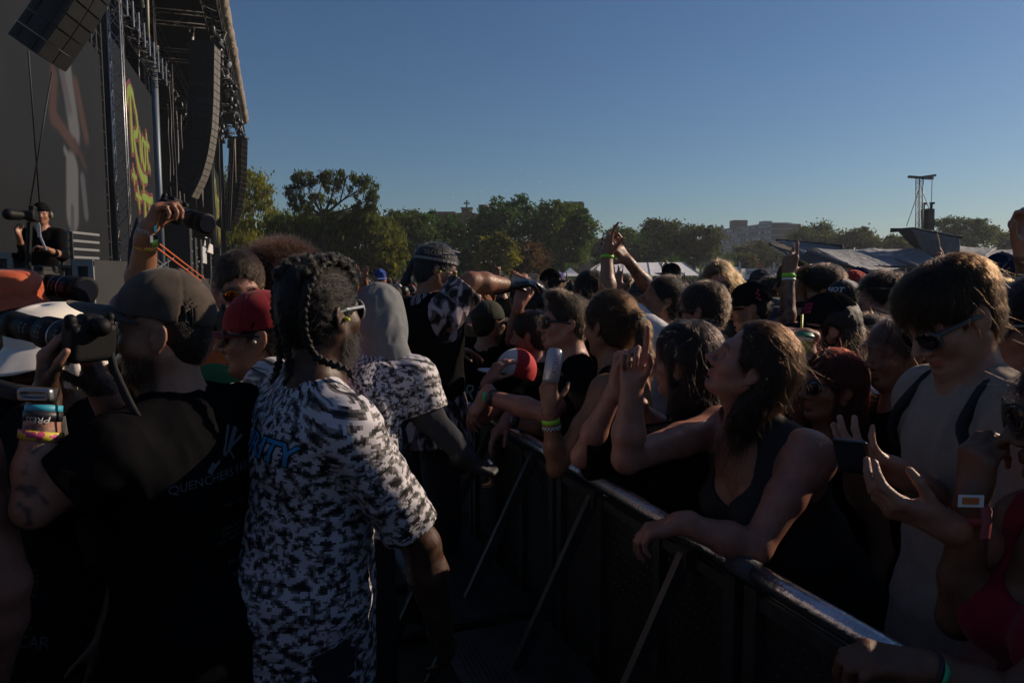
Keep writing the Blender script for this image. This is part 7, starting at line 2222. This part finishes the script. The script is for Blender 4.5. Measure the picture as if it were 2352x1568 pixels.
for sg in (-1, 1):
    s0 = J['sh'][sg] * .55 + J['base'] * .45
    fw = J['fb']; up_ = J['ub']
    strap('backpack_strap', [s0 - fw * .10 - up_ * .10, s0 - fw * .05 + up_ * .045, s0 + fw * .05 + up_ * .052, s0 + fw * .125 - up_ * .04 + J['rb'] * sg * .02, s0 + fw * .120 - up_ * .11 + J['rb'] * sg * .055, s0 + fw * .04 - up_ * .20 + J['rb'] * sg * .085], .028, web, J['o'])
ph = empty('phone', P(1925, 1040, 1.10), 'dark phone resting in the youth\'s cupped hand', 'phone')
S = SDF(); S.box(P(1958, 1050, 1.14), (.032, .0040, .060), .004, .002, R=frame(215) @ frame(0, -45)); v, f = S.mesh(.0026); put('case', v, f, frame_mat, ph)
S = SDF(); S.box(P(1958, 1050, 1.14) - (frame(215) @ frame(0, -45))[:, 1] * .0056, (.029, .0018, .056), .001, .001, R=frame(215) @ frame(0, -45)); v, f = S.mesh(.0022); put('screen', v, f, glass, ph)
# --- long blond hair behind the youth
J = person('person with long light brown hair glowing behind the youth', P(2286, 742, 1.78), 200, 0, 0, body=200, vox=.007, sex='f', skin='fair', hcol=(.08, .05, .03),
           arms={'L': dict(w=P(2352, 575, 1.72), e=P(2375, 720, 1.78), F=(-.15, 0, 1), N=(0, -1, 0), hand=GRIP, **{'raise': 1})})
shirt(J, dgrey, 'tee', seed=66)
hair(J, 'gold_blond', (.20, .105, .038), n=3000, length=.10, radius=.0006, thick=.014, extra=longd, lift=.14, grav=.9, vox=.007, flow=lambda q: np.where(q[:, 2:3] > .06, (q - np.array([0, .02, .13])) * np.array([1.2, 1, .6]), np.array([[0, -.03, -1.0]])))
# --- woman in round glasses at the right edge
J = person('dark haired person in clear round glasses cut off by the right edge', P(2394, 752, 1.46), 298, -2, 0, body=262, vox=.006, sex='f', skin='fair', hcol=(.015, .01, .01))
shirt(J, whitec, 'tee', seed=67)
hair(J, 'soft_black', (.020, .014, .013), n=2600, length=.07, radius=.0005, thick=.014, lift=.16, grav=.4, vox=.006, flow=whorl((0, -.05, .14), .02, .6), line=-.015)
sunglasses(J, fm=mat('clear_acetate', (.75, .75, .72), .08, trans=.6), lm=mat('clear_lens', (.9, .9, .9), .02, trans=1.0), clear=True, w=.027, h=.025)
# --- red top in the lower right corner
J = person('person in a red halter top gripping the rail at the lower right corner', P(2478, 965, 1.02), 288, -4, 0, body=268, lean=(.02, 0), vox=.005, sex='f', skin='brown', hcol=(.015, .01, .008), bust=1.25, b=1.12, arm_r=1.1,
           arms={'R': dict(w=P(2232, 1140, 1.06), e=P(2200, 1420, 1.12), F=(.08, -.05, 1), N=(.85, .3, .15), hand=dict(curl=(.55, .60, .66, .7), thumb=(.5, .6), spread=.03)),
                 'L': dict(w=P(2118, 1530, .92), e=P(2320, 1620, .90), F=(-1, .12, .12), N=(0, .3, -1), hand=dict(curl=(.48, .5, .52, .55), thumb=(.3, .5), spread=.04))})
J28 = J
shirt(J, cloth('crimson_cotton', (.16, .004, .016)), 'tank', loose=.008, scoop=.03, seed=68, wrinkle=.002)
hair(J, 'soft_black', (.020, .014, .013), n=800, length=.06, thick=.012, vox=.007)
sunglasses(J, w=.032, h=.026, z=.012, y=.106)
band(J, J['wr'][1], J['el'][1], .12, mat('red_cloth_band', (.25, .05, .05), .8), .018, .034); 
rb_ = MB().box(P(2230, 1150, 1.018), (.022, .0015, .011), frame(4)).build('band_tag', white_b, None); rb_.location = -np.array(J['o'].location); rb_.parent = J['o']
rb_ = MB().box(P(2230, 1150, 1.0155), (.014, .0015, .006), frame(4)).build('band_tag', mat('orange_tag', (.45, .13, .03), .6), None); rb_.location = -np.array(J['o'].location); rb_.parent = J['o']
strap('hanging_ribbon', [P(2262, 1160, 1.02), P(2268, 1200, 1.01), P(2262, 1240, 1.01)], .018, mat('red_cloth_band', (.25, .05, .05), .8), J['o'])
for k_ in range(2): band(J, J['wr'][-1], J['el'][-1], .10 + .06 * k_, mat('green_band', (.02, .40, .16), .5) if k_ else black_b, .008, .032, name='bracelet')
# --- arm with a lime wristband
J = person('sunglassed person in an olive cap raising a tattooed arm with a lime wristband', P(1822, 648, 3.35), 290, -6, 0, body=290, vox=.008, skin='tan', hcol=(.02, .014, .01), tattoo=(-1, .4, 1.9, 24, .30),
           arms={'L': dict(w=P(1812, 632, 3.02), e=P(1806, 770, 3.0), F=(.06, 0, 1), N=(.15, .9, 0), hand=dict(curl=(.04, .80, .86, .90), thumb=(1.0, 0), spread=.02), **{'raise': 1})})
shirt(J, black2, 'tee', seed=69)
cap(J, olive, turn=0, tilt=4); sunglasses(J)
band(J, J['el'][-1], J['wr'][-1], .99, lime_b, .022, .034); band(J, J['el'][-1], J['wr'][-1], .93, white_b, .010, .0335)
# --- heads in the second row
def headrow(label, px_, py_, d, yaw, hs=None, cp=None, sh=black, skin='tan', pitch=0, sex='m', glasses=False, extra=None, n=900, length=.03, arms=None, turn=0, lift=.3, thick=.010, tattoo=None, s=1.0):
    J = person(label, P(px_, py_, d), yaw, pitch, 0, body=yaw, vox=max(.008, d * .0028), sex=sex, skin=skin, hcol=(.02, .014, .01), arms=arms, tattoo=tattoo, s=s)
    shirt(J, sh, 'tee', seed=int(px_))
    if hs: hair(J, hs[0], hs[1], n=n, keep=(lambda q: q[:, 2] < .02) if cp is not None else None, length=length, radius=.0007 + d * .0001, thick=.003 if cp is not None else thick * .7, extra=extra, lift=lift, vox=max(.008, d * .0026), grav=.5 if length > .05 else 0)
    if cp is not None: cap(J, cp, turn=turn)
    if glasses: sunglasses(J)
    return J
dk = ('black_brown', (.022, .014, .011)); md = ('dark_brown', (.045, .026, .016)); lt = ('light_brown', (.06, .035, .02)); bl = ('dark_blond', (.17, .09, .036))
headrow('person with curly dark hair left of the trucker cap', 1890, 668, 3.3, 300, dk, extra=lambda e, c: e((0, -.01, .07), (.10, .11, .09)), n=1500, lift=.9)
headrow('man with a shaved head behind the curly hair', 1884, 652, 4.1, 285, lt, n=500, length=.006, thick=.003, skin='pink')
headrow('person in a red headscarf with dark curls', 1955, 668, 3.5, 262, dk, cp=cloth('red_cloth', (.40, .03, .02)), turn=180)
headrow('man in a navy cap worn backwards with an open neck', 1972, 655, 3.9, 255, md, cp=navy, turn=180, skin='pink')
headrow('dark wavy haired person left of the youth', 2024, 690, 2.7, 275, dk, n=1600, length=.045, lift=.5, thick=.02, skin='fair')
headrow('person in a navy cap right of the youth', 2296, 640, 3.0, 240, md, cp=navy)
headrow('person in a grey cap at the right edge', 2335, 640, 3.3, 250, md, cp=dgrey)
headrow('dark slicked hair head behind the sunglasses man', 1352, 672, 3.3, 320, ('black', (.012, .010, .009)), n=1500, length=.05, lift=.06)
headrow('person in a dark cap right of the slick haired head', 1478, 680, 3.7, 262, md, cp=dgrey)
headrow('light brown haired person with a hand up before the marquee', 1428, 664, 4.2, 330, lt, n=1200, length=.05,
        arms={'R': dict(w=P(1420, 668, 3.75), F=(-.1, 0, 1), N=(0, -1, 0), hand=OPEN, pole=(0, 1, -1))})
headrow('person in a black beanie like cap behind the quiff', 1262, 650, 4.6, 300, md, cp=black, turn=180)
headrow('person in a purple and white cap with red glasses', 1283, 648, 6.0, 210, md, cp=cloth('purple_cotton', (.13, .10, .34)), glasses=True)
headrow('man in a baseball cap with orange trim left of the raised phone', 1108, 705, 4.4, 130, md, cp=cloth('orange_grey', (.25, .09, .04)), glasses=True, skin='pink')
headrow('bearded man under the guard\'s stretched arm', 1078, 690, 3.7, 120, dk, n=500, skin='pink', pitch=14)
headrow('person in a checked cap holding a phone up', 1195, 690, 4.0, 350, md, cp=camo4,
        arms={'R': dict(w=P(1207, 672, 3.6), F=(0, 0, 1), N=(0, 1, 0), hand=GRIP, pole=(1, 0, -1))})
o = empty('phone', P(1205, 655, 3.55), 'phone with a ring shaped grip held up below the gloved hand', 'phone')
S = SDF(); c = P(1203, 655, 3.55); S.box(c, (.080, .006, .040), .005, .002, R=frame(6)); v, f = S.mesh(.006); put('case', v, f, frame_mat, o)
mb = MB(); mb.tube([c + V(-.02 + .024 * math.cos(a), -.010, .024 * math.sin(a)) for a in np.linspace(0, 2 * PI, 22)], .003, 6, False); shift_build(mb, 'ring_grip', alu, o, True)
headrow('fan with both hands raised below the gloved hand', 1228, 712, 3.4, 340, md, n=500, skin='pink',
        arms={'L': dict(w=P(1192, 700, 3.05), F=(.3, 0, 1), N=(0, 1, .1), hand=dict(curl=(.6, .62, .66, .7), thumb=(.4, .5), spread=.03)), 'R': dict(w=P(1232, 655, 3.4), F=(-.8, -.1, .5), N=(-.3, .2, -1), hand=OPEN)})
headrow('person in a blue baseball cap with a red letter beside the grey hood', 874, 640, 6.2, 165, md, cp=cloth('royal_blue', (.02, .06, .28)), skin='pink', pitch=-10)
headrow('distant fan with both palms up left of the blue cap', 832, 648, 6.6, 40, md, arms={'L': dict(w=P(823, 640, 6.3), F=(0, 0, 1), N=(0, -1, 0), hand=OPEN), 'R': dict(w=P(838, 638, 6.3), F=(.1, 0, 1), N=(0, -1, 0), hand=OPEN)})
headrow('fan with a pointing hand before the yellow round tree', 1150, 655, 5.6, 330, md, arms={'L': dict(w=P(1142, 636, 5.2), F=(.05, 0, 1), N=(0, -1, 0), hand=dict(curl=(.05, .85, .9, .1), thumb=(.8, .1), spread=.05))})
headrow('fan with one open hand up in front of the marquee', 1518, 655, 6.4, 330, md, cp=black, arms={'R': dict(w=P(1526, 628, 6.0), F=(-.1, 0, 1), N=(0, -1, 0), hand=OPEN)})
headrow('person in a black snapback behind the upturned face', 1540, 632, 5.2, 290, md, cp=cloth('black_twill', (.009, .009, .010)))
headrow('person in a grey cap left of the long blond hair', 1742, 648, 5.0, 270, lt, cp=dgrey)
headrow('woman with brown hair left of the lime wristband', 1765, 668, 4.4, 300, lt, n=1200, length=.06, sex='f')
headrow('person in a white cap far behind the wristband arm', 1778, 652, 6.0, 280, md, cp=whitec)
headrow('man with tied dark hair beside the lime wristband arm', 1858, 668, 3.8, 290, dk, n=600, skin='fair')
headrow('person behind the lemonade cup in a navy shirt', 2000, 740, 3.0, 280, md, sh=navy, sex='f')
headrow('tattooed person in a blue top behind the red haired woman', 1985, 790, 2.45, 300, md, sh=cloth('blue_top', (.03, .08, .2)), sex='f', n=600)
headrow('pale haired person close behind the youth\'s chin', 2062, 815, 1.95, 262, ('pinkish_blond', (.12, .06, .045)), n=1300, length=.08, sex='f', skin='tan')

P = P_print
# ================================================================ the crowd
TAKEN = [np.array(o.location)[:2] for o in bpy.data.objects if o.name.split('.')[0] == 'person']
rgc = np.random.default_rng(2024)
SHIRTS = [(.011, .011, .012), (.012, .012, .013), (.02, .021, .023), (.045, .047, .052), (.55, .55, .57), (.03, .04, .08), (.20, .02, .025), (.25, .25, .26), (.05, .055, .03), (.42, .36, .30), (.02, .10, .09), (.30, .10, .03)]
SW = np.array([.22, .2, .12, .08, .08, .07, .04, .06, .05, .04, .02, .02]); SW = SW / SW.sum()
HAIRS = [(.010, .007, .006), (.015, .009, .006), (.024, .014, .008), (.045, .025, .012), (.085, .048, .020), (.045, .012, .007)]
CAPS = [(.011, .011, .012), (.014, .014, .016), (.03, .04, .07), (.10, .085, .07), (.5, .5, .5), (.25, .02, .02), (.05, .055, .03), (.08, .08, .085)]
SHN = ['black', 'black', 'faded', 'charcoal', 'white', 'navy', 'dark red', 'grey', 'olive', 'beige', 'teal', 'rust']
HRN = ['black', 'near black', 'dark brown', 'brown', 'light brown', 'auburn']
CPN = ['black', 'black', 'navy', 'tan', 'white', 'red', 'olive', 'grey']
SKN = ['fair', 'pink', 'tan', 'tan', 'brown', 'dark']
def tintmat(kind, c, rough=.9):
    return mat('crowd_%s_%d_%d_%d' % (kind, c[0] * 999, c[1] * 999, c[2] * 999), c, rough, var=.15, vscale=25)
def proto(style, vox, arms=None, sex='m', glasses=False, skin='tan', pitch=0):
    n0 = set(bpy.data.objects)
    J = person('festival goer', V(0, 0, 1.60), 0, pitch, 0, vox=vox, sex=sex, skin=skin, hcol=(.02, .014, .01), arms=arms, brow=vox < .02)
    shirt(J, black, 'tee', seed=len(n0), wrinkle=.006, vox=vox * 1.1)
    if style == 'cap': cap(J, tintmat('cap', CAPS[0]), vox=vox * .8); hair(J, 'dark_brown', (.045, .026, .016), n=0, thick=.001, vox=vox)
    elif style == 'capback': cap(J, tintmat('cap', CAPS[0]), turn=180, vox=vox * .8); hair(J, 'dark_brown', (.045, .026, .016), n=0, thick=.001, vox=vox)
    elif style == 'bucket': bucket_hat(J, tintmat('cap', CAPS[0])); hair(J, 'dark_brown', (.045, .026, .016), n=0, thick=.001, vox=vox)
    elif style == 'long': hair(J, 'dark_brown', (.045, .026, .016), n=900, length=.09, radius=.0010, thick=.008, extra=longd, vox=vox, grav=.8, lift=.1)
    elif style == 'pony': hair(J, 'dark_brown', (.045, .026, .016), n=700, length=.06, radius=.0010, thick=.008, extra=pony, vox=vox)
    elif style == 'short': hair(J, 'dark_brown', (.045, .026, .016), n=900, length=.025, radius=.0010, thick=.006, lift=.4, vox=vox)
    elif style == 'curly': hair(J, 'dark_brown', (.045, .026, .016), n=900, length=.04, radius=.0010, thick=.016, lift=.9, extra=lambda e, c: e((0, -.01, .065), (.098, .11, .09)), vox=vox)
    elif style == 'bald': pass
    if glasses: sunglasses(J)
    return J['o']
UP1 = {'R': dict(w=V(.22, .12, 2.02), F=(.05, .1, 1), N=(0, 1, 0), hand=OPEN, **{'raise': 1})}
UP2 = {'L': dict(w=V(-.20, .16, 2.05), F=(0, .1, 1), N=(0, 1, 0), hand=FIST, **{'raise': 1}), 'R': dict(w=V(.22, .16, 2.0), F=(0, .1, 1), N=(0, 1, 0), hand=OPEN, **{'raise': 1})}
PHN = {'R': dict(w=V(.10, .34, 1.66), F=(-.1, .2, 1), N=(-.6, 0, 0), hand=GRIP), 'L': dict(w=V(-.08, .34, 1.64), F=(.1, .2, 1), N=(.6, 0, 0), hand=GRIP)}
specs = [('cap', None, 'm', False, 'tan'), ('capback', None, 'm', True, 'pink'), ('short', None, 'm', False, 'tan'), ('short', None, 'm', True, 'fair'), ('long', None, 'f', False, 'fair'), ('pony', None, 'f', True, 'pink'),
         ('curly', None, 'm', False, 'brown'), ('bucket', None, 'f', False, 'tan'), ('bald', None, 'm', True, 'pink'), ('long', None, 'f', True, 'tan'), ('cap', UP1, 'm', False, 'tan'), ('short', UP2, 'm', False, 'pink'), ('short', PHN, 'f', False, 'fair')]
wt = np.array([.16, .07, .15, .09, .12, .07, .06, .04, .03, .12, .035, .02, .035]); wt /= wt.sum()
DESC = {'cap': 'cap', 'capback': 'cap worn backwards', 'short': 'short hair', 'long': 'long hair', 'pony': 'ponytail', 'curly': 'curly hair', 'bucket': 'bucket hat', 'bald': 'shaved head'}
protos = [proto(a, .017, b_, c_, d_, e_, 2) for a, b_, c_, d_, e_ in specs]
used = [False] * len(protos)
rail0, rdir = bB[:2], bd[:2]
def right_of_rail(x, y):
    q = np.array([x, y]) - rail0
    return -(q @ bn[:2])
def place(i, x, y, z, yaw, sc, label, group):
    ks, kh, kc = rgc.choice(len(SHIRTS), p=SW), rgc.integers(len(HAIRS)), rgc.integers(len(CAPS))
    src = protos[i]
    if not used[i]:
        o = src; used[i] = True; kids = list(o.children)
        allk = [(c, list(c.children)) for c in kids]
    else:
        o = src.copy(); COL.objects.link(o); allk = []
        for c in src.children:
            k = c.copy(); COL.objects.link(k); k.parent = o; gk = []
            for g in c.children:
                h = g.copy(); COL.objects.link(h); h.parent = k; gk.append(h)
            allk.append((k, gk))
    o.location = (x, y, z); o.rotation_euler = (0, 0, -rad(yaw)); o.scale = (sc, sc, sc)
    st_ = specs[i][0]
    col_ = CPN[kc] if 'cap' in st_ or st_ == 'bucket' else (HRN[kh] if st_ != 'bald' else 'smooth')
    tag(o, label.replace('%H', col_).replace('%S', SHN[ks]), 'person', group)
    sh = tintmat('shirt', SHIRTS[ks]); hc_ = HAIRS[kh]; cp = tintmat('cap', CAPS[kc])
    hm1, hs1 = hair_mats('crowd_%d' % HAIRS.index(hc_), hc_)
    def setm(ob, m):
        if len(ob.material_slots): ob.material_slots[0].link = 'OBJECT'; ob.material_slots[0].material = m
    for k, gk in allk:
        nm = k.name.split('.')[0]
        if nm == 'shirt': setm(k, sh)
        elif nm in ('cap', 'bucket_hat'):
            setm(k, cp)
            for g in gk: setm(g, cp)
        elif nm == 'hair':
            setm(k, hm1)
            for g in gk: setm(g, hs1)
    return o
spots = []
d = 2.9
far = []
while d < 92:
    step = .50 + .012 * d
    xl, xr = -d * .80, d * .80
    for x in np.arange(xl, xr, step):
        xx = x + rgc.normal(0, .10); yy = d + rgc.normal(0, .12 + .006 * d)
        if right_of_rail(xx, yy) < .35: continue
        if d > 38 and xx > .32 * d: continue
        pxx = 1176 + xx / yy * FPX
        if pxx < 640 or pxx > 2460: continue
        if len(TAKEN) and min(np.hypot(t[0] - xx, t[1] - yy) for t in TAKEN) < .40: continue
        (spots if len(spots) < 285 and d < 30 else far).append((xx, yy))
        if d < 12: TAKEN.append(np.array([xx, yy]))
    d += .48 + .03 * d
print('crowd', len(spots), 'far', len(far), 'to', max(s[1] for s in spots))
for (x, y) in spots:
    i = rgc.choice(len(specs), p=wt)
    if y < 6 and specs[i][1] is not None: i = rgc.choice([0, 2, 4, 5])
    st = specs[i]
    sc = rgc.normal(.975, .032) * (.96 if st[2] == 'f' else 1.0)
    sc = min(sc, 1.03)
    if y < 5.2: sc = min(sc, .93 if specs[i][1] is None else .9)
    yaw = rgc.normal(292, 22)
    near = 'behind the barricade' if y < 6 else ('mid crowd' if y < 13 else 'far back')
    extra = ' with a hand up' if st[1] is UP1 else (' with both hands up' if st[1] is UP2 else (' holding up both hands' if st[1] is PHN else ''))
    place(i, x, y, 0, yaw, sc, 'person in %%S shirt with %%H %s%s%s %s' % (DESC[st[0]], ' and sunglasses' if st[3] else '', extra, near), 'crowd of festival goers')
for i, u_ in enumerate(used):
    if not u_: place(i, *(V(2.0, 30 + i * .9, 0)), 290, 1, 'person in %%S shirt with %%H %s far back' % DESC[specs[i][0]], 'crowd of festival goers')
# ---- everyone past those: one mass
def lowres(style, up, sex):
    H = V(0, 0, 1.60); T = T4(np.eye(3), H)
    out = []
    S = SDF(); S.ell((0, -.01, .02), (.078, .10, .115), T=T); S.ell((0, .03, -.05), (.062, .065, .075), .03, T=T); S.cone((0, -.02, 1.5), (0, -.03, 1.36), .055, .06, .02)
    S.ell((0, .10, -.02), (.012, .014, .016), .02, T=T)
    if up: S.cone((.20, 0, 1.42), (.26, .12, 1.68), .05, .045); S.cone((.26, .12, 1.68), (.22, .14, 1.95), .045, .03); S.ell((.22, .15, 2.03), (.04, .02, .09), .03)
    for sd in ((-1,) if up else (-1, 1)): S.cone((sd * .24, 0, 1.25), (sd * .25, .05, .95), .045, .035)
    v, f = S.mesh(.028); out.append((v, f, 'skin'))
    S = SDF(); S.ell((0, 0, 1.25), (.19, .13, .24)); S.ell((0, 0, 1.0), (.18, .13, .25), .05)
    for sd in (-1, 1): S.cone((sd * .06, 0, 1.40), (sd * .19, 0, 1.35), .06, .065, .04); S.cone((sd * .19, 0, 1.35), (sd * .24, .0, 1.17), .065, .06, .03)
    v, f = S.mesh(.032); out.append((v, f, 'shirt'))
    S = SDF()
    for sd in (-1, 1): S.cone((sd * .09, 0, .9), (sd * .11, 0, .06), .095, .06)
    v, f = S.mesh(.05); out.append((v, f, 'leg'))
    S = SDF()
    if style == 'cap': S.ell((0, -.012, .05), (.092, .115, .095), T=T); S.ell((0, .13, .055), (.075, .07, .012), .01, T=T)
    elif style == 'long': S.ell((0, -.02, .045), (.090, .110, .100), T=T); S.cone(H + V(0, -.06, .0), H + V(0, -.07, -.19), .085, .07, .03); S.ell((0, .12, -.03), (.075, .09, .10), .01, T=T, neg=True)
    else: S.ell((0, -.02, .05), (.088, .108, .092), T=T); S.ell((0, .12, -.035), (.078, .09, .10), .01, T=T, neg=True)
    v, f = S.mesh(.026); out.append((v, f, 'cap' if style == 'cap' else 'hair'))
    return out
LR = [lowres('cap', False, 'm'), lowres('short', False, 'm'), lowres('long', False, 'f'), lowres('short', True, 'm')]
def mass(name, pts, label, hmean=.975, face=292):
    vs, fs, cs, n = [], [], [], 0
    for (x, y) in pts:
        L_ = LR[rgc.choice(4, p=[.33, .33, .30, .04])]
        sc = rgc.normal(hmean, .04); a = rad(-rgc.normal(face, 25)); c, s = math.cos(a), math.sin(a)
        cols = dict(skin=SKIN[SKN[rgc.integers(len(SKN))]], shirt=SHIRTS[rgc.choice(len(SHIRTS), p=SW)], hair=HAIRS[rgc.integers(len(HAIRS))], cap=CAPS[rgc.integers(len(CAPS))], leg=(.015, .016, .02))
        for v, f, k in L_:
            q = v * sc
            q = np.stack([q[:, 0] * c - q[:, 1] * s + x, q[:, 0] * s + q[:, 1] * c + y, q[:, 2]], 1)
            vs.append(q); fs.append(f + n); cs.append(np.tile(cols[k], (len(v), 1))); n += len(v)
    o = obj(name, mesh_np(name, np.concatenate(vs), np.concatenate(fs)), mat('crowd_tints', (.5, .5, .5), .8, attr=True, var=.1))
    color_attr(o.data, np.concatenate(cs)); tag(o, label, 'crowd', kind='stuff')
mass('far_crowd', far, 'far crowd reaching back to the tents and trees')
side = []  # unseen people added around the viewpoint to block sky and low sun
for y in np.arange(-5.5, 1.3, .52):
    for x in np.arange(.6, 9, .50):
        xx, yy = x + rgc.normal(0, .08), y + rgc.normal(0, .08)
        if right_of_rail(xx, yy) < .30 or min(np.hypot(t[0] - xx, t[1] - yy) for t in TAKEN) < .42: continue
        if xx < .86 * yy + .35 : continue
        side.append((xx, yy))
for y in np.arange(1.4, 12, .55):
    for x in np.arange(.80 * y + .5, .8 * y + 4.5, .55):
        xx, yy = x + rgc.normal(0, .08), y + rgc.normal(0, .08)
        if min(np.hypot(t[0] - xx, t[1] - yy) for t in TAKEN) > .42: side.append((xx, yy))
for y in np.arange(-6.0, 1.3, .50):
    for x in np.arange(-4.6, .9, .48):
        xx, yy = x + rgc.normal(0, .06), y + rgc.normal(0, .06)
        if right_of_rail(xx, yy) > -.35 or math.hypot(xx, yy) < .50 or (yy > -.28 - .2 * abs(xx) and xx > -.80 * yy - .55) or min(np.hypot(t[0] - xx, t[1] - yy) for t in TAKEN) < .45: continue
        side.append((xx, yy))
print('side', len(side))
mass('unseen_shade_crowd', side, 'unseen crowd added beside and behind the viewpoint to shade the scene', 1.0)
# ================================================================ the hazy air
hm = bpy.data.materials.new('hazy_air'); hm.use_nodes = True
N = hm.node_tree.nodes; L = hm.node_tree.links; N.clear()
out = N.new('ShaderNodeOutputMaterial'); pv = N.new('ShaderNodeVolumePrincipled')
pv.inputs['Color'].default_value = (.80, .87, 1.0, 1); pv.inputs['Density'].default_value = HAZE; pv.inputs['Anisotropy'].default_value = .25
L.new(pv.outputs[0], out.inputs['Volume'])
tag(MB().box(V(0, 180, 16.5), (420, 330, 17.5)).build('haze', hm), kind='stuff')
